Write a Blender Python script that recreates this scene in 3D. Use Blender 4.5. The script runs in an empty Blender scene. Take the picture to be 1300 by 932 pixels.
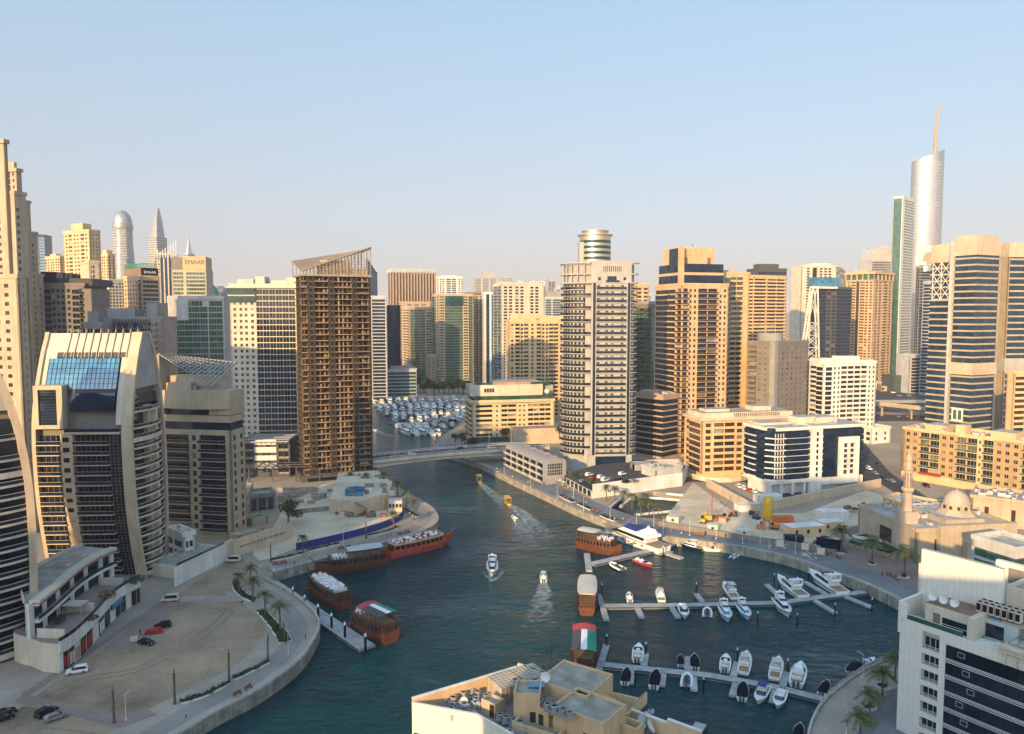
import bpy, math, random
from math import sin, cos, tan, pi, atan, atan2, sqrt, radians as R, degrees
from mathutils import Vector, Matrix
from mathutils.geometry import tessellate_polygon

random.seed(7)
SC = bpy.context.scene
COL = SC.collection

# ------------------------------------------------------------------ camera
F, CU, CV = 960.0, 650.0, 466.0            # focal length and centre of a 1300 x 932 frame
CAMZ = 90.0
TH = atan((466 - 398) / F)                 # gentle downward pitch
CT, ST = cos(TH), sin(TH)
cam_d = bpy.data.cameras.new('camera')
cam_d.sensor_fit = 'HORIZONTAL'; cam_d.sensor_width = 36.0
cam_d.lens = 36.0 * F / 1300.0
cam_d.clip_start = 1.0; cam_d.clip_end = 60000
cam = bpy.data.objects.new('camera', cam_d); COL.objects.link(cam)
cam.location = (0, 0, CAMZ); cam.rotation_euler = (pi / 2 - TH, 0, 0)
SC.camera = cam

# ------------------------------------------------------------------ light
SUN_AZ, SUN_EL = R(27), R(14)              # azimuth to the left of straight behind, elevation
SUN = Vector((-sin(SUN_AZ) * cos(SUN_EL), -cos(SUN_AZ) * cos(SUN_EL), sin(SUN_EL)))
w = bpy.data.worlds.new('World'); SC.world = w; w.use_nodes = True
nt = w.node_tree; nt.nodes.clear()
sky = nt.nodes.new('ShaderNodeTexSky'); sky.sky_type = 'NISHITA'; sky.sun_disc = False
sky.sun_elevation = SUN_EL; sky.sun_rotation = atan2(SUN.x, SUN.y)
sky.altitude = 50; sky.air_density = 1.0; sky.dust_density = 2.2; sky.ozone_density = 1.5
bg = nt.nodes.new('ShaderNodeBackground'); bg.inputs[1].default_value = 0.15
wo = nt.nodes.new('ShaderNodeOutputWorld')
# evening air: the blue paled by dust, lavender grey towards the horizon, with faint high streaks
tcw = nt.nodes.new('ShaderNodeTexCoord'); sx = nt.nodes.new('ShaderNodeSeparateXYZ'); nt.links.new(tcw.outputs['Generated'], sx.inputs[0])
rmp = nt.nodes.new('ShaderNodeValToRGB'); el_ = rmp.color_ramp.elements
el_[0].position = 0.0; el_[0].color = (.285,.25,.28,1); el_[1].position = 1.0; el_[1].color = (.14,.25,.42,1)
for p_, c_ in ((.06,(.305,.275,.312,1)),(.14,(.305,.318,.36,1)),(.24,(.285,.35,.415,1)),(.42,(.235,.365,.485,1))):
    e_ = rmp.color_ramp.elements.new(p_); e_.color = c_
mpw = nt.nodes.new('ShaderNodeMapping'); mpw.inputs['Scale'].default_value = (1.2,1.2,7); nt.links.new(tcw.outputs['Generated'], mpw.inputs[0])
nzw = nt.nodes.new('ShaderNodeTexNoise'); nzw.inputs['Scale'].default_value = 2.2; nzw.inputs['Detail'].default_value = 5; nt.links.new(mpw.outputs[0], nzw.inputs['Vector'])
mlw = nt.nodes.new('ShaderNodeMapRange'); mlw.inputs[3].default_value = -.035; mlw.inputs[4].default_value = .035; nt.links.new(nzw.outputs['Fac'], mlw.inputs[0])
adw = nt.nodes.new('ShaderNodeMath'); adw.operation = 'ADD'; nt.links.new(sx.outputs['Z'], adw.inputs[0]); nt.links.new(mlw.outputs[0], adw.inputs[1]); nt.links.new(adw.outputs[0], rmp.inputs[0])
scw = nt.nodes.new('ShaderNodeVectorMath'); scw.operation = 'SCALE'; nt.links.new(rmp.outputs[0], scw.inputs[0])
# the half of the sky round the low sun is brighter
dpw = nt.nodes.new('ShaderNodeVectorMath'); dpw.operation = 'DOT_PRODUCT'; dpw.inputs[1].default_value = SUN; nt.links.new(tcw.outputs['Generated'], dpw.inputs[0])
glw = nt.nodes.new('ShaderNodeMapRange'); glw.interpolation_type = 'SMOOTHSTEP'; glw.inputs[1].default_value = -.1; glw.inputs[2].default_value = 1.0; glw.inputs[3].default_value = 1/.15; glw.inputs[4].default_value = 3.2/.15
nt.links.new(dpw.outputs['Value'], glw.inputs[0]); nt.links.new(glw.outputs[0], scw.inputs['Scale'])
mxw = nt.nodes.new('ShaderNodeMix'); mxw.data_type = 'RGBA'; mxw.inputs[0].default_value = .72; nt.links.new(sky.outputs[0], mxw.inputs[6]); nt.links.new(scw.outputs[0], mxw.inputs[7])
nt.links.new(mxw.outputs[2], bg.inputs[0]); nt.links.new(bg.outputs[0], wo.inputs[0])
sl = bpy.data.lights.new('sun', 'SUN'); sl.energy = 4.6; sl.angle = R(0.6); sl.color = (1.0, 0.66, 0.30)
so = bpy.data.objects.new('sun', sl); COL.objects.link(so)
so.rotation_euler = (-SUN).to_track_quat('-Z', 'Y').to_euler()
so.location = (0, 0, 500)
SC.view_settings.view_transform = 'Standard'; SC.view_settings.look = 'None'
SC.view_settings.exposure = 0.84; SC.view_settings.gamma = 1.0
SC.view_settings.use_curve_mapping = False
SC.render.engine = 'CYCLES'
SC.cycles.max_bounces = 5; SC.cycles.diffuse_bounces = 3; SC.cycles.glossy_bounces = 3
SC.cycles.transmission_bounces = 2; SC.cycles.volume_bounces = 0; SC.cycles.transparent_max_bounces = 6
SC.cycles.caustics_reflective = False; SC.cycles.caustics_refractive = False
SC.cycles.sample_clamp_indirect = 4.0
SC.cycles.use_denoising = True

# ------------------------------------------------------------------ measuring: where a pixel's ray meets the world
def ray(u, v):
    x = (u - CU) / F; y = (CV - v) / F
    return Vector((x, CT + ST * y, -ST + CT * y))
def G(u, v, z=3.0):
    d = ray(u, v); t = (z - CAMZ) / d.z
    return Vector((d.x * t, d.y * t, z))
def P(u, v, Y):
    d = ray(u, v); t = Y / d.y
    return Vector((d.x * t, Y, CAMZ + d.z * t))
def zt(v, Y): return P(650, v, Y).z
def near(uL, uM, uR, v, Y, a):
    """two visible faces meeting at uM (depth Y): returns ends of the right-hand face and the length of the left-hand one"""
    C = P(uM, v, Y); e1 = (cos(R(a)), sin(R(a))); e2 = (-e1[1], e1[0])
    def sol(u, e):
        d = ray(u, v); k = d.x / d.y
        return (k * C.y - C.x) / (e[0] - k * e[1])
    W = sol(uR, e1); D = sol(uL, e2) if uL < uM - 0.5 else None
    if D is None or not 6 < D < 46: D = 26.0
    return (C.x, C.y), (C.x + W * e1[0], C.y + W * e1[1]), D

# ------------------------------------------------------------------ mesh builder
class MB:
    def __init__(s): s.v = []; s.f = []; s.m = []; s.xf = None
    def vert(s, p):
        if s.xf is not None: p = s.xf @ Vector(p)
        s.v.append((p[0], p[1], p[2])); return len(s.v) - 1
    def face(s, pts, m=0):
        s.f.append([s.vert(p) for p in pts]); s.m.append(m)
    def idx(s, ids, m=0): s.f.append(list(ids)); s.m.append(m)
    def box(s, x0, y0, z0, x1, y1, z1, m=0, mt=None, skip=''):
        if x0 > x1: x0, x1 = x1, x0
        if y0 > y1: y0, y1 = y1, y0
        p = [s.vert(q) for q in ((x0,y0,z0),(x1,y0,z0),(x1,y1,z0),(x0,y1,z0),(x0,y0,z1),(x1,y0,z1),(x1,y1,z1),(x0,y1,z1))]
        if 'd' not in skip: s.idx((p[3],p[2],p[1],p[0]), m)
        if 'u' not in skip: s.idx((p[4],p[5],p[6],p[7]), m if mt is None else mt)
        if 'f' not in skip: s.idx((p[0],p[1],p[5],p[4]), m)
        if 'b' not in skip: s.idx((p[2],p[3],p[7],p[6]), m)
        if 'l' not in skip: s.idx((p[3],p[0],p[4],p[7]), m)
        if 'r' not in skip: s.idx((p[1],p[2],p[6],p[5]), m)
    def prism(s, poly, z0, z1, m=0, mt=None, bottom=False):
        n = len(poly)
        if area2(poly) < 0: poly = list(reversed(poly))
        lo = [s.vert((p[0], p[1], z0)) for p in poly]; hi = [s.vert((p[0], p[1], z1)) for p in poly]
        for i in range(n):
            j = (i + 1) % n; s.idx((lo[i], lo[j], hi[j], hi[i]), m)
        tris = tessellate_polygon([[Vector((p[0], p[1], 0)) for p in poly]])
        for t in tris:
            t = list(t)
            a, b, c = (poly[k] for k in t)
            if (b[0]-a[0])*(c[1]-a[1]) - (b[1]-a[1])*(c[0]-a[0]) < 0: t.reverse()
            s.idx([hi[k] for k in t], m if mt is None else mt)
            if bottom: s.idx([lo[k] for k in reversed(t)], m)
    def flat(s, poly, z, m=0):
        if area2(poly) < 0: poly = list(reversed(poly))
        hi = [s.vert((p[0], p[1], z)) for p in poly]
        for t in tessellate_polygon([[Vector((p[0], p[1], 0)) for p in poly]]):
            t = list(t); a, b, c = (poly[k] for k in t)
            if (b[0]-a[0])*(c[1]-a[1]) - (b[1]-a[1])*(c[0]-a[0]) < 0: t.reverse()
            s.idx([hi[k] for k in t], m)
    def band(s, path, o0, o1, z0, z1, m=0, closed=False, ends=True):
        """solid strip along a plan path; offsets to the right of the direction of travel"""
        A = offset(path, o0, closed); B = offset(path, o1, closed); n = len(path)
        ids = []
        for a, b in zip(A, B):
            ids.append([s.vert((a[0],a[1],z0)), s.vert((b[0],b[1],z0)), s.vert((b[0],b[1],z1)), s.vert((a[0],a[1],z1))])
        rng = range(n if closed else n - 1)
        for i in rng:
            p, q = ids[i], ids[(i + 1) % n]
            s.idx((p[1], q[1], q[2], p[2]), m); s.idx((p[2], q[2], q[3], p[3]), m)
            s.idx((p[0], p[3], q[3], q[0]), m); s.idx((p[0], q[0], q[1], p[1]), m)
        if ends and not closed:
            p = ids[0]; s.idx((p[0], p[1], p[2], p[3]), m); p = ids[-1]; s.idx((p[3], p[2], p[1], p[0]), m)
    def tube(s, p, q, r, n=6, r2=None, m=0, caps=True):
        p = Vector(p); q = Vector(q); d = q - p
        if d.length < 1e-6: return
        d.normalize(); a = d.orthogonal().normalized(); b = d.cross(a); r2 = r if r2 is None else r2
        A = [s.vert(p + (a*cos(2*pi*k/n) + b*sin(2*pi*k/n))*r) for k in range(n)]
        B = [s.vert(q + (a*cos(2*pi*k/n) + b*sin(2*pi*k/n))*r2) for k in range(n)]
        for k in range(n): j = (k+1) % n; s.idx((A[k], A[j], B[j], B[k]), m)
        if caps: s.idx(B, m); s.idx(list(reversed(A)), m)
    def path(s, pts, r, n=5, m=0):
        for a, b in zip(pts, pts[1:]): s.tube(a, b, r, n, m=m)
    def loft(s, rings, m=0, caps=True, closed=True):
        ids = [[s.vert(p) for p in r] for r in rings]; n = len(rings[0])
        for A, B in zip(ids, ids[1:]):
            for k in range(n if closed else n - 1): j = (k+1) % n; s.idx((A[k], A[j], B[j], B[k]), m)
        if caps: s.idx(list(reversed(ids[0])), m); s.idx(ids[-1], m)
    def lathe(s, prof, n=20, c=(0,0), m=0, sx=1.0, sy=1.0):
        ids = [[s.vert((c[0]+r*sx*cos(2*pi*k/n), c[1]+r*sy*sin(2*pi*k/n), z)) for k in range(n)] for r, z in prof]
        for A, B in zip(ids, ids[1:]):
            for k in range(n): j = (k+1) % n; s.idx((A[k], A[j], B[j], B[k]), m)
        s.idx(ids[-1], m); s.idx(list(reversed(ids[0])), m)
    def add(s, o, M=None):
        b = len(s.v)
        for p in o.v:
            q = M @ Vector(p) if M is not None else p
            s.v.append((q[0], q[1], q[2]))
        for f, m in zip(o.f, o.m): s.f.append([i + b for i in f]); s.m.append(m)
    def mesh(s, name, mats, smooth=None):
        me = bpy.data.meshes.new(name); me.from_pydata(s.v, [], s.f)
        for m in (mats if isinstance(mats, (list, tuple)) else [mats]): me.materials.append(m)
        me.polygons.foreach_set('material_index', s.m)
        if smooth:
            me.polygons.foreach_set('use_smooth', [True] * len(s.f)); me.update()
            me.set_sharp_from_angle(angle=R(smooth))
        me.update(); return me
    def build(s, name, mats, parent=None, M=None, smooth=None):
        return link(name, s.mesh(name, mats, smooth), parent, M)
def area2(p): return sum(p[i-1][0]*p[i][1] - p[i][0]*p[i-1][1] for i in range(len(p)))
def offset(path, o, closed=False):
    n = len(path); out = []
    for i in range(n):
        a = path[i-1] if (i > 0 or closed) else path[i]; b = path[i]; c = path[(i+1) % n] if (i < n-1 or closed) else path[i]
        d1 = Vector((b[0]-a[0], b[1]-a[1])); d2 = Vector((c[0]-b[0], c[1]-b[1]))
        if d1.length < 1e-6: d1 = d2
        if d2.length < 1e-6: d2 = d1
        d1.normalize(); d2.normalize(); n1 = Vector((d1.y, -d1.x)); n2 = Vector((d2.y, -d2.x))
        k = (n1 + n2)
        k = k / max(0.3, (1 + n1.dot(n2)))
        out.append((b[0] + k.x*o, b[1] + k.y*o))
    return out
def link(name, data, parent=None, M=None):
    o = bpy.data.objects.new(name, data); COL.objects.link(o)
    if parent is not None: o.parent = parent
    if M is not None: o.matrix_local = M
    return o
def tag(o, label=None, cat=None, group=None, kind=None):
    if label: o['label'] = label
    if cat: o['category'] = cat
    if group: o['group'] = group
    if kind: o['kind'] = kind
    return o
def thing(name, label, cat, loc, rz=0, group=None, s=1.0):
    o = bpy.data.objects.new(name, None); COL.objects.link(o)
    o.location = loc; o.rotation_euler = (0, 0, rz); o.scale = (s, s, s); o.empty_display_size = 0.5
    return tag(o, label, cat, group)
KIDS = {}
def copy_tree(o, parent=None):
    c = o.copy(); COL.objects.link(c)
    if parent is not None: c.parent = parent
    for ch in o.children: copy_tree(ch, c)
    return c
def put(proto, loc, rz, label, group=None, s=None):
    """first use moves the prototype itself, later uses copy it with its parts"""
    if proto.get('_used'): o = copy_tree(proto)
    else: o = proto; proto['_used'] = 1
    o.location = loc; o.rotation_euler = (0, 0, rz); o['label'] = label
    if group: o['group'] = group
    if s is not None: o.scale = s if isinstance(s, (tuple, list)) else (s, s, s)
    return o
def smoothpath(pts, k=4):
    """Catmull-Rom through plan points"""
    out = []; n = len(pts)
    for i in range(n - 1):
        p0 = pts[max(0, i-1)]; p1 = pts[i]; p2 = pts[i+1]; p3 = pts[min(n-1, i+2)]
        for j in range(k):
            t = j / k
            out.append(tuple(0.5*((2*b) + (c-a)*t + (2*a-5*b+4*c-d)*t*t + (-a+3*b-3*c+d)*t**3) for a, b, c, d in zip(p0, p1, p2, p3)))
    out.append(tuple(pts[-1])); return out
def interp(tab, x):
    if x <= tab[0][0]: return tab[0][1]
    for (a, b), (c, d) in zip(tab, tab[1:]):
        if x <= c: return b + (d - b) * (x - a) / (c - a)
    return tab[-1][1]
def sinterp(tab, x):
    """smooth (cosine-free Catmull-Rom) interpolation in a table"""
    if x <= tab[0][0]: return tab[0][1]
    n = len(tab)
    for i in range(n - 1):
        if x <= tab[i+1][0]:
            t = (x - tab[i][0]) / (tab[i+1][0] - tab[i][0])
            a = tab[max(0, i-1)][1]; b = tab[i][1]; c = tab[i+1][1]; d = tab[min(n-1, i+2)][1]
            return 0.5*((2*b) + (c-a)*t + (2*a-5*b+4*c-d)*t*t + (-a+3*b-3*c+d)*t**3)
    return tab[-1][1]

# ------------------------------------------------------------------ materials
def base_mat(name):
    m = bpy.data.materials.new(name); m.use_nodes = True
    b = m.node_tree.nodes['Principled BSDF']; return m, m.node_tree, b
def mat(name, c, rough=0.8, var=0.16, scale=0.15, streak=0.0, metal=0.0, spec=0.4, rnd=0.0, bump=0.0, bscale=4.0):
    """plain material with uneven weathering: broad blotches, fine grain and, on walls, faint rain streaks"""
    m, t, b = base_mat(name); N = t.nodes; L = t.links
    b.inputs['Roughness'].default_value = rough; b.inputs['Metallic'].default_value = metal
    b.inputs['Specular IOR Level'].default_value = spec
    tc = N.new('ShaderNodeTexCoord')
    n1 = N.new('ShaderNodeTexNoise'); n1.inputs['Scale'].default_value = scale; n1.inputs['Detail'].default_value = 5
    L.new(tc.outputs['Object'], n1.inputs['Vector'])
    mr = N.new('ShaderNodeMapRange'); mr.inputs[1].default_value = 0.3; mr.inputs[2].default_value = 0.7
    mr.inputs[3].default_value = 1 - var; mr.inputs[4].default_value = 1 + var * 0.6
    L.new(n1.outputs['Fac'], mr.inputs[0]); fac = mr.outputs[0]
    if streak:
        mp = N.new('ShaderNodeMapping'); mp.inputs['Scale'].default_value = (1.1, 1.1, 0.06)
        n2 = N.new('ShaderNodeTexNoise'); n2.inputs['Scale'].default_value = 0.9; n2.inputs['Detail'].default_value = 3
        L.new(tc.outputs['Object'], mp.inputs[0]); L.new(mp.outputs[0], n2.inputs['Vector'])
        m2 = N.new('ShaderNodeMapRange'); m2.inputs[1].default_value = 0.35; m2.inputs[2].default_value = 0.65
        m2.inputs[3].default_value = 1 - streak; m2.inputs[4].default_value = 1.0
        L.new(n2.outputs['Fac'], m2.inputs[0])
        mu = N.new('ShaderNodeMath'); mu.operation = 'MULTIPLY'; L.new(fac, mu.inputs[0]); L.new(m2.outputs[0], mu.inputs[1]); fac = mu.outputs[0]
    if rnd:
        oi = N.new('ShaderNodeObjectInfo'); m3 = N.new('ShaderNodeMapRange')
        m3.inputs[3].default_value = 1 - rnd; m3.inputs[4].default_value = 1 + rnd
        L.new(oi.outputs['Random'], m3.inputs[0])
        mu = N.new('ShaderNodeMath'); mu.operation = 'MULTIPLY'; L.new(fac, mu.inputs[0]); L.new(m3.outputs[0], mu.inputs[1]); fac = mu.outputs[0]
    mx = N.new('ShaderNodeVectorMath'); mx.operation = 'SCALE'; mx.inputs[0].default_value = c[:3]
    L.new(fac, mx.inputs['Scale']); L.new(mx.outputs[0], b.inputs['Base Color'])
    if bump:
        n4 = N.new('ShaderNodeTexNoise'); n4.inputs['Scale'].default_value = bscale; n4.inputs['Detail'].default_value = 4
        L.new(tc.outputs['Object'], n4.inputs['Vector'])
        bp = N.new('ShaderNodeBump'); bp.inputs['Strength'].default_value = bump; bp.inputs['Distance'].default_value = 0.1
        L.new(n4.outputs['Fac'], bp.inputs['Height']); L.new(bp.outputs[0], b.inputs['Normal'])
    return m
def glass(name, c, rough=0.05, ior=1.5, metal=0.0, wob=0.02, wscale=0.35, var=0.35, grid=None):
    """reflective window glass seen from outside by day: dark body, slight pane-to-pane wobble in the reflections"""
    m, t, b = base_mat(name); N = t.nodes; L = t.links
    b.inputs['Roughness'].default_value = rough; b.inputs['IOR'].default_value = ior; b.inputs['Metallic'].default_value = metal
    tc = N.new('ShaderNodeTexCoord'); vo = N.new('ShaderNodeTexVoronoi'); vo.distance = 'CHEBYCHEV'
    vo.inputs['Scale'].default_value = wscale; vo.inputs['Randomness'].default_value = 0.35
    L.new(tc.outputs['Object'], vo.inputs['Vector'])
    sp = N.new('ShaderNodeSeparateColor'); L.new(vo.outputs['Color'], sp.inputs[0])
    mr = N.new('ShaderNodeMapRange'); mr.inputs[3].default_value = 1 - var; mr.inputs[4].default_value = 1 + var
    oi = N.new('ShaderNodeObjectInfo'); ad = N.new('ShaderNodeMath'); ad.operation = 'ADD'
    L.new(sp.outputs[0], ad.inputs[0]); L.new(oi.outputs['Random'], ad.inputs[1])
    fr = N.new('ShaderNodeMath'); fr.operation = 'FRACT'; L.new(ad.outputs[0], fr.inputs[0]); L.new(fr.outputs[0], mr.inputs[0])
    mx = N.new('ShaderNodeVectorMath'); mx.operation = 'SCALE'; mx.inputs[0].default_value = c[:3]
    L.new(mr.outputs[0], mx.inputs['Scale']); L.new(mx.outputs[0], b.inputs['Base Color'])
    no = N.new('ShaderNodeVectorMath'); no.operation = 'SUBTRACT'; no.inputs[1].default_value = (0.5, 0.5, 0.5)
    L.new(vo.outputs['Color'], no.inputs[0])
    sc = N.new('ShaderNodeVectorMath'); sc.operation = 'SCALE'; sc.inputs['Scale'].default_value = wob; L.new(no.outputs[0], sc.inputs[0])
    ge = N.new('ShaderNodeNewGeometry'); a2 = N.new('ShaderNodeVectorMath'); a2.operation = 'ADD'
    L.new(ge.outputs['Normal'], a2.inputs[0]); L.new(sc.outputs[0], a2.inputs[1])
    nn = N.new('ShaderNodeVectorMath'); nn.operation = 'NORMALIZE'; L.new(a2.outputs[0], nn.inputs[0]); L.new(nn.outputs[0], b.inputs['Normal'])
    return m

M = {}
for k, c, kw in (
    ('beige', (.53,.41,.285), dict(streak=.14)), ('honey', (.63,.47,.28), dict(streak=.14)), ('cream', (.60,.515,.39), dict(streak=.14)), ('sandstone', (.42,.335,.235), dict(streak=.16)),
    ('yellow', (.62,.425,.235), dict(streak=.14)), ('ochre', (.38,.25,.12), dict(streak=.12)), ('amber', (.56,.37,.21), dict(streak=.1)),
    ('tan', (.42,.33,.22), dict(streak=.16)), ('brown', (.22,.15,.10), dict(streak=.2)), ('white', (.68,.65,.59), dict(streak=.16)),
    ('palegrey', (.46,.45,.43), dict(streak=.16)), ('grey', (.28,.27,.26), dict(streak=.14)), ('taupe', (.20,.175,.15), dict(streak=.12)),
    ('darkgrey', (.07,.07,.075), dict(streak=.1)), ('rose', (.44,.34,.26), dict(streak=.12)), ('pink', (.40,.28,.20), dict(streak=.12)), ('rooftop', (.36,.33,.29), dict(var=.3, scale=.3)),
    ('roofbrown', (.27,.20,.17), dict(var=.25, scale=.25)), ('concrete', (.30,.26,.21), dict(var=.3, streak=.25, scale=.3)),
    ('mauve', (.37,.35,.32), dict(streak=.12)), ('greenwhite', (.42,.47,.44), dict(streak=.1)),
    ('slabedge', (.33,.235,.15), dict(var=.3, streak=.3)), ('rawconcrete', (.15,.092,.058), dict(var=.4, streak=.3, scale=.5)), ('net', (.045,.032,.022), dict(var=.5, scale=.6)),
    ('bronze', (.26,.205,.15), dict(rough=.6, streak=.1)), ('steel', (.38,.37,.36), dict(rough=.45, metal=.6, streak=.1)), ('whitemetal', (.62,.60,.56), dict(rough=.5)),
    ('sun_tinted_silver', (.62,.52,.36), dict(rough=.3, metal=.85, var=.06)), ('silver', (.55,.52,.48), dict(rough=.28, metal=.85, var=.06)), ('darkmetal', (.05,.05,.055), dict(rough=.5)),  # the drum's silver carries the sun's golden reflection in its colour
    ('red', (.35,.03,.03), dict(rough=.5)), ('blue', (.02,.03,.18), dict(rough=.6)), ('yellowpaint', (.62,.36,.03), dict(rough=.5, var=.25, scale=.8)),
    ('orange', (.60,.16,.03), dict(rough=.6)), ('black', (.010,.010,.012), dict(rough=.85, spec=.1)), ('wood', (.13,.042,.023), dict(rough=.55, var=.4, scale=1.2, streak=.2)),
    ('wooddark', (.06,.028,.016), dict(rough=.6, var=.4, scale=1.5)), ('canvas', (.50,.46,.38), dict(rough=.9)), ('gelcoat', (.74,.73,.70), dict(rough=.25, spec=.5, var=.05)),
    ('teak', (.30,.20,.11), dict(rough=.7, var=.2)), ('cloth', (.72,.69,.66), dict(rough=.9, var=.1, scale=3)), ('green', (.03,.25,.13), dict(rough=.8)),
    ('dirtyroof', (.33,.29,.22), dict(var=.35, scale=.4)), ('terracotta', (.26,.10,.06), dict(var=.25)),
    ('bark', (.13,.085,.05), dict(var=.4, scale=3)), ('purple', (.22,.02,.30), dict(rough=.5)),
    ):
    M[k] = mat(k, c, **kw)
for k, c, kw in (
    ('g_dark', (.010,.016,.024), {}), ('g_blue', (.012,.035,.065), {}), ('g_teal', (.015,.055,.060), {}), ('g_green', (.032,.088,.062), dict(ior=1.8)),
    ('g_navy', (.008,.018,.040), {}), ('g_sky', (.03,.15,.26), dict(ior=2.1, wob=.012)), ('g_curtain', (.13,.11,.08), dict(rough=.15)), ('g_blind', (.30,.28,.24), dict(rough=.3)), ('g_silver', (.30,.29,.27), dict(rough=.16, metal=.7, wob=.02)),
    ('g_brown', (.05,.035,.022), {}),
    ):
    M[k] = glass(k, c, **kw)

# ------------------------------------------------------------------ generic building
IDENT = Matrix.Identity(4)
def window_mb(w, h, frame=True, mull=1):
    b = MB(); e = min(0.07, w * 0.06)
    b.face(((0,0,0),(w,0,0),(w,0,h),(0,0,h)), 0)
    if frame:
        for x0, z0, x1, z1 in ((0,0,w,e),(0,h-e,w,h),(0,e,e,h-e),(w-e,e,w,h-e)): b.box(x0,-.05,z0,x1,.02,z1,1,skip='b')
        for k in range(mull):
            x = w*(k+1)/(mull+1); b.box(x-e*.5,-.05,e,x+e*.5,.02,h-e,1,skip='b')
    return b
def balcony_mb(w, proj, par, m_par=0, slab=.28):
    b = MB(); b.box(-.02,-proj,-slab,w+.02,.02,0,0)
    b.box(0,-proj,0,w,-proj+.1,par,m_par); b.box(0,-proj+.1,0,.1,0,par,m_par); b.box(w-.1,-proj+.1,0,w,0,par,m_par)
    b.box(-.03,-proj-.04,par,w+.03,-proj+.14,par+.08,0)
    return b
def parapet_mb(w, par, mp=0):
    b = MB(); b.box(0,0,0,w,.14,par,mp); b.box(0,-.03,par,w,.17,par+.07,0); return b

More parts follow.
